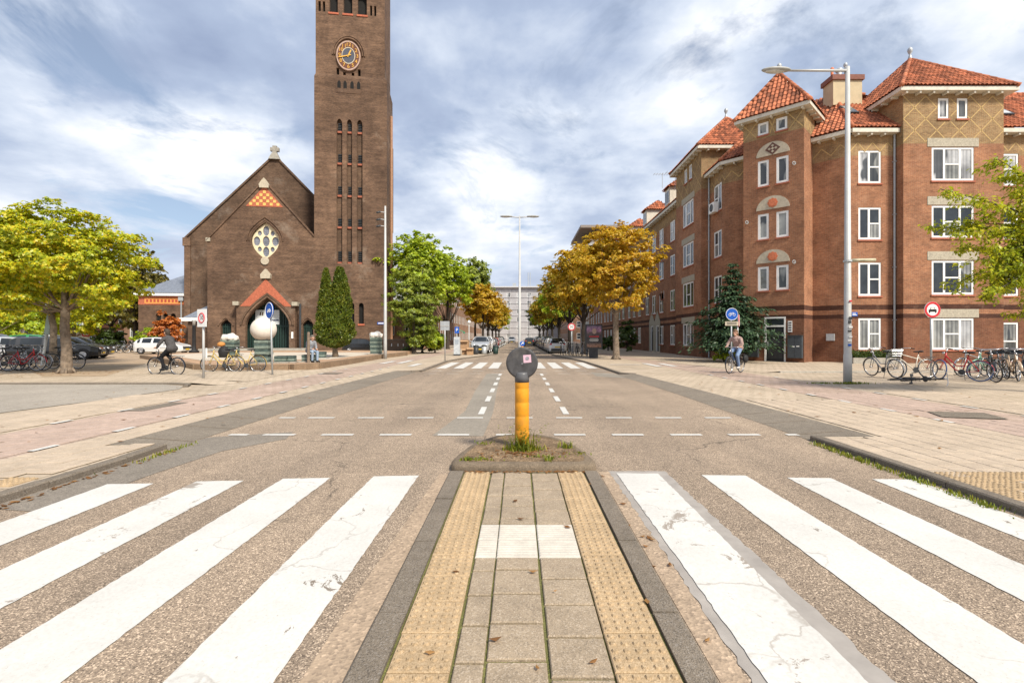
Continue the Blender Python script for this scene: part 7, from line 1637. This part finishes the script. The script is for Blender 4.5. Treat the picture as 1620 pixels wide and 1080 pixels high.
q = MB().add([(a,-0.0155,b) for a,b in ((-0.08,0.02),(0.08,0.02),(0.055,0.075),(-0.055,0.075))],[(0,1,2,3)]); q.build('car_symbol_window', WHITE, p)
# blue bicycle sign right
y = 22.6; x = GX(1157,y); t, p = sign('traffic_sign', 'round blue bicycle sign with a small text plate before the fir tree', x, y, PAV, GZ(497,y)-PAV, 0.29, BLUE)
MB().torus((0,-0.013,0),0.275,0.012,32,4).build('white_rim', WHITE, p); bike_symbol(p, 0.19, WHITE, -0.016)
pp = MB().box(-0.31,0.31,-0.06,-0.035,GZ(515,y)-PAV,GZ(508.5,y)-PAV).build('text_plate', SANDST, t)
for k in range(2): MB().box(-0.24,0.22,-0.064,-0.061,GZ(513.5-2.5*k,y)-PAV,GZ(512.3-2.5*k,y)-PAV).build('lettering', DARKM, pp)
y = 23.4; x = GX(1167,y); t, p = sign('traffic_sign', 'red-edged round sign seen edge-on behind the blue bicycle sign', x, y, PAV, GZ(507,y)-PAV, 0.29, RED, rz=62)
MB().torus((0,0,0),0.27,0.02,28,4).build('sign_rim', WHITE, p)
# blue sign left, leaning
x, y = G(431,593); t, p = sign('traffic_sign', 'blue bicycle and moped sign on a leaning white pole before the ball sculpture', x, y, PAV, GZ(491,y)-PAV, 0.33, BLUE, rz=-38, lean=-3.2)
MB().torus((0,-0.013,0),0.315,0.012,32,4).build('white_rim', WHITE, p); bike_symbol(p, 0.17, WHITE, -0.016)
# 30 zone panel left
x, y = G(322,600); t = thing('traffic_sign', 'white rectangular 30 zone panel on a pole at the left corner', 'traffic sign', (x,y,PAV), R(-28)); h = GZ(489,y)-PAV
MB().tube([(0,0,-0.05),(0,0,h)],0.04,8).build('pole', MASTG, t, smooth=True); p = MB().box(-0.27,0.27,-0.065,-0.045,h-0.62,h).build('sign_plate', WHITE, t)
c = MB().torus((0,-0.067,h-0.31),0.165,0.022,28,4).build('red_ring', RED, p); text('sign_number','30',0.2,(0,-0.069,h-0.31),(R(90),0,0),BLACK,p,0.001)
MB().box(-0.1,0.1,0.045,0.07,0.75,1.1).build('small_plate', WHITE, t)
# 30 sign right street
x, y = 4.45, 40.5; t, p = sign('traffic_sign', 'round red-ringed 30 speed sign beside the racked bicycles', x, y, PAV, GZ(517,y)-PAV, 0.32, WHITE, pole_r=0.04)
MB().torus((0,-0.013,0),0.27,0.045,28,4).xf(Matrix.Diagonal((1,0.2,1,1))).xf(Matrix.Translation((0,-0.012,0))).build('red_ring', RED, p); text('sign_number','30',0.30,(0,-0.016,0),(R(90),0,0),BLACK,p,0.001)
# grey back of a panel sign
x, y = G(704,570); t = thing('traffic_sign', 'grey back of a square sign on a thin pole near the far crossing', 'traffic sign', (x,y,PAV), R(-8)); h = GZ(508,y)-PAV
MB().tube([(0,0,-0.05),(0,0,h)],0.035,8).build('pole', GREYM, t, smooth=True); p = MB().box(-0.30,0.30,-0.03,0.0,h-0.58,h).build('sign_plate', GREYM, t); MB().box(-0.28,0.28,-0.055,-0.031,h-0.32,h-0.27).build('sign_rail', MASTG, p)
# red round sign far left
yy = 58; t, p = sign('traffic_sign', 'small red no-entry sign with white plate far down the side lane', GX(137,yy), yy, CP, GZ(529,yy)-CP, 0.5, RED, pole_r=0.06); MB().box(-0.3,0.3,-0.03,-0.014,-0.07,0.07).build('white_bar', WHITE, p); MB().box(-0.45,0.45,-0.11,-0.08,GZ(536,yy)-CP,GZ(532.5,yy)-CP).build('text_plate', WHITE, t)
# parking ticket machine
x, y = G(723,562); t = thing('parking_meter', 'pale grey parking machine with blue sign on the left pavement', 'parking meter', (x,y,PAV)); hb = GZ(533,y)-PAV
MB().bbox(-0.24,0.24,-0.2,0.2,0.1,hb,0.04).build('cabinet', simple('machine_grey',(0.46,0.49,0.51),0.5), t); MB().box(-0.27,0.27,-0.23,0.23,0,0.1).build('base', DARKM, t); MB().box(-0.15,0.15,-0.215,-0.201,hb*0.62,hb*0.85).build('screen', simple('machine_panel',(0.30,0.34,0.38),0.4), t)
MB().tube([(0,0,hb),(0,0,GZ(515,y)-PAV)],0.03,8).build('pole', GREYM, t); p = MB().box(-0.18,0.18,-0.04,-0.032,GZ(527,y)-PAV,GZ(517,y)-PAV).build('sign_plate', BLUE, t); text('sign_letter','P',0.36,(0,-0.042,GZ(522,y)-PAV),(R(90),0,0),WHITE,p,0.001)
# street rubbish: cardboard boxes and sacks
CARDB = simple('cardboard',(0.40,0.25,0.14),0.85,var=0.12); 
for k,(px,w,h,zz0,lab) in enumerate(((735,0.7,0.72,0.55,'upper brown cardboard box beside the parking machine'),(737,0.62,0.5,0.0,'lower brown cardboard box beside the parking machine'),(744,0.55,0.6,0.0,'brown cardboard box right of the box pile'))):
    yy = 41.0; t = thing('cardboard_box', lab, 'box', (GX(px,yy),yy-0.3*(k == 2),PAV+(0.5 if k == 0 else 0)), R(random.uniform(-12,12)), 'cardboard boxes put out beside the parking machine')
    MB().box(-w/2,w/2,-0.25,0.25,0,h-0.004).build('carton', CARDB, t)
    MB().add([(-w/2,-0.25,h),(w/2,-0.25,h),(w/2+0.03,-0.42,h-0.12),(-w/2-0.03,-0.42,h-0.12)],[(0,1,2,3)]).build('flap', CARDB, t)
for k,(px,yy,lab) in enumerate(((766,42.6,'grey litter bin on the left kerb corner'),(753,42.0,'dark litter bin beside the cardboard boxes'),(784,42.2,'round dark green litter bin at the kerb end'))):
    t = thing('litter_bin', lab, 'litter bin', (GX(px,yy),yy,PAV)); MB().lathe([(0.20,0),(0.22,0.1),(0.24,0.66)],16).build('barrel', [GREYM,DARKM,GREEN][k], t, smooth=True); MB().lathe([(0.25,0.66),(0.25,0.72),(0.16,0.79),(0.05,0.81)],16).build('lid', DARKM, t, smooth=True)
# poster stand
x, y = G(939,566); t = thing('poster_stand', 'black free-standing advertising poster case on a foot by the orange chestnut', 'poster stand', (x,y,PAV), R(6)); h = GZ(513,y)-PAV
MB().bbox(-0.62,0.62,-0.11,0.11,0.62,h,0.03).build('case', DARKM, t); MB().box(-0.3,0.3,-0.1,0.1,0,0.62).build('foot', DARKM, t)
pm = NT('poster_print'); pm.set(0.25,0,0.5); pz = pm.pos('obj'); sp_ = pm.n('ShaderNodeSeparateXYZ'); pm.l(pz, sp_.inputs[0])
pk = pm.ramp(pm.math('DIVIDE', sp_.outputs[2], h), [(0.28,(0.05,0.035,0.03)),(0.36,(0.22,0.13,0.09)),(0.46,(0.04,0.04,0.045)),(0.62,(0.03,0.03,0.034)),(0.74,(0.10,0.07,0.08)),(0.84,(0.30,0.18,0.30)),(0.95,(0.12,0.10,0.16))])
pm.col(pm.mix(0.7, pk, pm.ramp(pm.noise(pz,7,5,0.7),[(0.35,(0.35,0.35,0.35)),(0.7,(2.4,2.2,2.2))]),'MULTIPLY'))
pp = MB().box(-0.53,0.53,-0.118,-0.111,0.74,h-0.09).build('poster', pm.m, t)
for z,w,m in ((h*0.63,0.36,RED),(h*0.575,0.30,WHITE),(h*0.535,0.34,WHITE),(h*0.505,0.30,WHITE)): MB().box(-w,w,-0.121,-0.119,z-0.014,z+(0.05 if m is RED else 0.012)).build('lettering', m, pp)
q = MB().ell((0.02,-0.119,h*0.80),(0.16,0.004,0.20),12,8); q.build('poster_figure', simple('poster_pale',(0.42,0.30,0.26),0.6), pp)
# far refuge islands
for yy, w, l, lab in ((26.8,0.62,2.6,'low kerbed refuge in the middle of the far zebra crossing'),(36.2,0.7,2.4,'narrow kerbed refuge under the double street lamp')):
    t = thing('traffic_island', lab, 'traffic island', (0.08,yy,0)); pts = [(w*math.cos(a)*(1 if abs(math.cos(a)) > 0 else 1), l*math.copysign(abs(math.sin(a))**0.5, math.sin(a)) if math.sin(a) else 0) for a in [2*math.pi*k/20 for k in range(20)]]
    MB().prism(pts, 0, 0.12).build('kerb_edge', KERBD, t); MB().prism([(a*0.8,b*0.9) for a,b in pts], 0.12, 0.126).build('paving', TILEG, t)
t = thing('bollard', 'far bollard with round blue arrow sign below the double street lamp', 'bollard', (0.28,33.9,0.12)); MB().lathe([(0.10,0),(0.10,0.75),(0.08,0.8)],12).build('post', ORPOST, t, smooth=True); p = disc(0.18).build('sign_plate', BLUE, t); p.location = (0,-0.06,0.98)
MB().add([(a,-0.014,b) for a,b in ((0.10,0.10),(0.07,-0.03),(0.02,0.02),(-0.08,-0.08),(-0.11,-0.055),(-0.007,0.05),(-0.055,0.10))],[(6,5,4,3,2,1,0)]).build('white_arrow', WHITE, p)
# stacked-slab sculptures on the plaza
WSTONE = simple('white_rough_stone',(0.68,0.64,0.58),0.9,var=0.12,scale=9,dirt=(0.5,0.45,0.38))
def slab_stack(t, w, d, n, h0, mats, jit=0.03):
    z = 0
    for k in range(n):
        hh = h0*random.uniform(0.85,1.15); j = random.uniform(-jit,jit)
        MB().bbox(-w/2+j,w/2+j,-d/2-j,d/2-j,z,z+hh-0.012,0.012).build('slab', mats[k % len(mats)], t); MB().box(-w/2*0.9,w/2*0.9,-d/2*0.9,d/2*0.9,z+hh-0.012,z+hh).build('gap', BLACK, t); z += hh
    return z
MOSS2 = simple('pale_green_slab',(0.17,0.21,0.175),0.75,var=0.3,scale=9)
def sculpture(label, px, yy, w, n, h0, top):
    t = thing('slab_sculpture', label, 'sculpture', (GX(px,yy),yy,PZ), R(8)); MB().box(-w/2-0.12,w/2+0.12,-w/2-0.12,w/2+0.12,0,0.06).build('plinth', CONC, t)
    z = slab_stack(t, w, w, n, h0, [MOSSG,MOSS2])
    if top == 'ball':
        m = MB().ell((0,0,0),(1,1,1),32,20).mesh('ball',True); o = link('ball', m, simple('white_plaster_ball',(0.70,0.64,0.56),0.85,var=0.06,scale=5,dirt=(0.55,0.48,0.40)), t); o.location = (0,0,z+0.50); o.scale = (0.56,0.56,0.55)
    elif top == 'stone':
        q = MB().ell((0,0,0),(1,1,1),14,8); q.v = [(a*w*0.62*(1+0.12*math.sin(7*b+5*c)), b*w*0.62*(1+0.12*math.sin(6*a)), max(c,-0.4)*0.28*(1+0.2*math.sin(5*a+3*b))) for a,b,c in q.v]; o = q.build('rough_stone', WSTONE, t); o.location = (0,0,z+0.1)
    return t
sculpture('large white ball on a pillar of stacked green slabs before the church door', 417, 22.6, 0.62, 8, 0.135, 'ball')
sculpture('stacked slab pillar with rough white stone top left of the ball sculpture', 364, 29.5, 0.78, 8, 0.13, 'stone')
sculpture('stacked slab pillar with rough white stone top by the camera mast', 595, 34.5, 0.74, 8, 0.15, 'stone')
sculpture('low stack of green slabs right of the ball sculpture', 446, 22.9, 0.55, 3, 0.11, None); sculpture('low stack of darker slabs between the ball and the sitting person', 459, 23.1, 0.45, 3, 0.11, None)
sculpture('dark slab bench with the sitting person on it', 489, 23.65, 0.55, 3, 0.13, None); sculpture('small dark slab block beside the sitting person', 508, 27.5, 0.5, 3, 0.14, None)
po = thing('wooden_post', 'plain brown wooden post standing in front of the sitting person', 'post', (GX(488,23.0),23.0,PZ)); MB().tube([(0,0,-0.05),(0,0,1.42)],[0.07,0.065],10).build('post', WOOD, po); MB().lathe([(0.066,1.42),(0.05,1.45),(0.01,1.46)],10).build('cap', WOOD, po)
wn_ = thing('rubbish_sacks', 'black sack with orange sack on top beside the left slab pillar', 'sack', (GX(354,28.8),28.8,PZ)); 
q = MB().ell((0,0,0.32),(0.3,0.28,0.38),14,10); q.v = [(a*(1+0.08*math.sin(20*c)),b,c) for a,b,c in q.v]; q.build('sack', BLACK, wn_, smooth=True); MB().ell((-0.15,0,0.78),(0.22,0.2,0.16),12,8).build('orange_sack', simple('orange_cloth',(0.50,0.22,0.06),0.8), wn_, smooth=True)
# leaning galvanised pole between the trees at left
lp_ = thing('leaning_pole', 'leaning grey galvanised pole in front of the black car at left', 'pole', (GX(66,24.5),24.5,CP)); MB().tube([(0,0,-0.05),(0.15,0,0.9),(0.42,0,2.6)],[0.06,0.06,0.09],8).build('pole', GREYM, lp_); MB().box(0.25,0.5,-0.1,0.1,1.6,2.55).xf(Matrix.Rotation(R(9),4,'Y')).xf(Matrix.Translation((-0.30,0,0.06))).build('housing', simple('pale_green_box',(0.30,0.38,0.36),0.6), lp_)

# ------------------------------------------------------------------ far buildings
def block(name, label, x0, x1, y0, y1, h, mat, faces, rows, ww, hh, pitch, z0=1.0, fh=3.0, wm=None, roof=None, uv=True, cat='building'):
    t = thing(name, label, cat, ((x0+x1)/2,(y0+y1)/2,0)); mb = MB()
    pts = {'S':(FR((x0,y0),(1,0),(0,-1)),x1-x0),'E':(FR((x1,y0),(0,1),(1,0)),y1-y0),'W':(FR((x0,y0),(0,1),(-1,0)),y1-y0),'N':(FR((x0,y1),(1,0),(0,1)),x1-x0)}
    for k,(fr,L) in pts.items():
        holes = []
        if k in faces:
            n = int(L/pitch); 
            for i in range(n):
                for r_ in range(rows): c = (i+0.5)*L/n; holes.append(rect(c-ww/2,c+ww/2,z0+fh*r_,z0+fh*r_+hh))
        wall(mb, fr, rect(0,L,0,h), holes, 0.12)
    mb.poly([(x0,y0,h),(x1,y0,h),(x1,y1,h),(x0,y1,h)])
    mb.build('wall', mat, t, uv=uv, world=True)
    for k in faces:
        fr, L = pts[k]; n = int(L/pitch)
        for i in range(n):
            for r_ in range(rows): c = (i+0.5)*L/n; window(t, fr, c-ww/2, c+ww/2, z0+fh*r_, z0+fh*r_+hh, 'transom', wm or GLASS, sill=False, fw=0.09)
    return t
NETM = NT('scaffold_net'); NETM.set(0.95,0,0.1); p_ = NETM.pos()
k_ = NETM.ramp(NETM.noise(p_,0.35,5,0.6),[(0.3,(0.38,0.37,0.38)),(0.7,(0.48,0.47,0.48))]); NETM.col(k_)
fb = block('apartment_slab', 'long grey flat-roofed apartment block wrapped in scaffold netting at the street end', -30, 34, 168, 180, GZ(455,168), NETM.m, ['S'], 6, 1.5, 1.5, 3.4, 1.2, 2.85, GLASSL)
for k in range(20): MB().tube([(-30+3.4*k,167.4,0),(-30+3.4*k,167.4,17.5)],0.07,5).build('scaffold_pole', NETM.m, fb, world=True)
for k in range(8): MB().box(-30,34,167.85,167.95,2.6+2.1*k,2.66+2.1*k).build('scaffold_deck', NETM.m, fb, world=True)
MB().box(-30.3,34.3,167,181,GZ(455,168),GZ(455,168)+0.4).build('roof_edge', simple('pale_roof_edge',(0.55,0.55,0.56),0.8), fb, world=True)
for x_ in (3.5,4.2): MB().tube([(x_,172,17),(x_,172,24.5)],0.15,6).build('roof_mast', GREYM, fb, world=True)
for x_,w_ in ((-10,1.6),(-2,1.2),(8,1.5)): MB().box(x_,x_+w_,171,173,18.9,20.6).build('roof_hut', GREYM, fb, world=True)
mb_ = block('modern_block', 'pale modern apartment block with overhanging flat roof above the street trees', 13.9, 26, 95, 108, 21.0, simple('pale_panel',(0.52,0.52,0.50),0.7,var=0.08,scale=0.6), ['S','W'], 6, 1.6, 1.7, 3.0, 1.5, 3.1, GLASS, uv=False)
MB().box(12.0,28,93,110,22.6,23.1).build('roof_slab', simple('roof_brown',(0.26,0.22,0.19),0.8), mb_, world=True); MB().box(15,25,96,107,21.0,22.6).build('penthouse', GLASSM, mb_, world=True)
gb = block('panel_building', 'pale grey panelled building behind the tower and the conifer', -27, -15.6, 76, 86, 14.2, simple('grey_panel',(0.42,0.44,0.46),0.7,var=0.1,scale=0.5), ['S','E'], 4, 1.4, 1.5, 2.8, 1.4, 3.1, GLASS, uv=False)
rh = block('row_houses', 'brown brick row of houses behind the trees on the left of the street', -24, -12.5, 88, 165, 11.5, BR_F, ['E','S'], 3, 1.2, 1.7, 2.6, 1.0, 3.3, GLASS)
ch_ = block('brick_hall', 'low brown brick hall with slit windows behind the conifer', -16.5, -11.2, 60, 74, 6.0, BR_F, ['S','E'], 1, 0.5, 2.2, 1.6, 1.8, 3.0, GLASS)
r_ = block('row_houses', 'red brick row of houses at the far end of the right side', 13.9, 24, 124, 165, 12.5, BR_F, ['W','S'], 4, 1.2, 1.6, 2.8, 1.0, 3.0, GLASS)
l1 = block('side_lane_house', 'red brick house with white window at the end of the side lane', GX(128,96), GX(205,96), 96, 104, 7.5, BR_R, ['S'], 2, 1.3, 1.9, 2.6, 0.9, 3.2, GLASS)
l2 = block('side_lane_house', 'house with white framed window behind the bicycles outside the annex', GX(196,66), GX(232,66), 66, 74, 6.5, BR_F, ['S','W'], 1, 1.5, 1.9, 3.0, 1.4, 3.2, GLASSM)
l3 = block('pavilion', 'low pavilion with dark roof at the far left behind the parked cars', GX(-60,75), GX(60,75), 75, 83, 3.6, CONC, ['S'], 1, 1.6, 1.5, 2.4, 1.0, 3.0, GLASS, uv=False)
MB().add([(GX(-64,74),73.5,3.5),(GX(64,74),73.5,3.5),(GX(55,78),79,6.2),(GX(-55,78),79,6.2),(GX(-64,74),84,3.5),(GX(64,74),84,3.5)],[(0,1,2,3),(3,2,5,4),(1,5,2),(0,3,4)]).build('roof', SLATE, l3, world=True)
aw = thing('shop_awning', 'small green awning on the row houses behind the left street trees', 'awning', (-12.5,100,2.4)); MB().add([(0,-1.5,0.8),(0,1.5,0.8),(1.3,1.5,0.2),(1.3,-1.5,0.2),(1.3,1.5,-0.1),(1.3,-1.5,-0.1)],[(0,1,2,3),(3,2,4,5)]).build('canvas', simple('green_canvas',(0.02,0.30,0.16),0.7), aw)
MB().tube([(0,-1.4,0.0),(1.25,-1.4,0.1)],0.03,5).build('strut', DARKM, aw)
for i,(px,yy) in enumerate(((818,95),(817,97))):
    pass
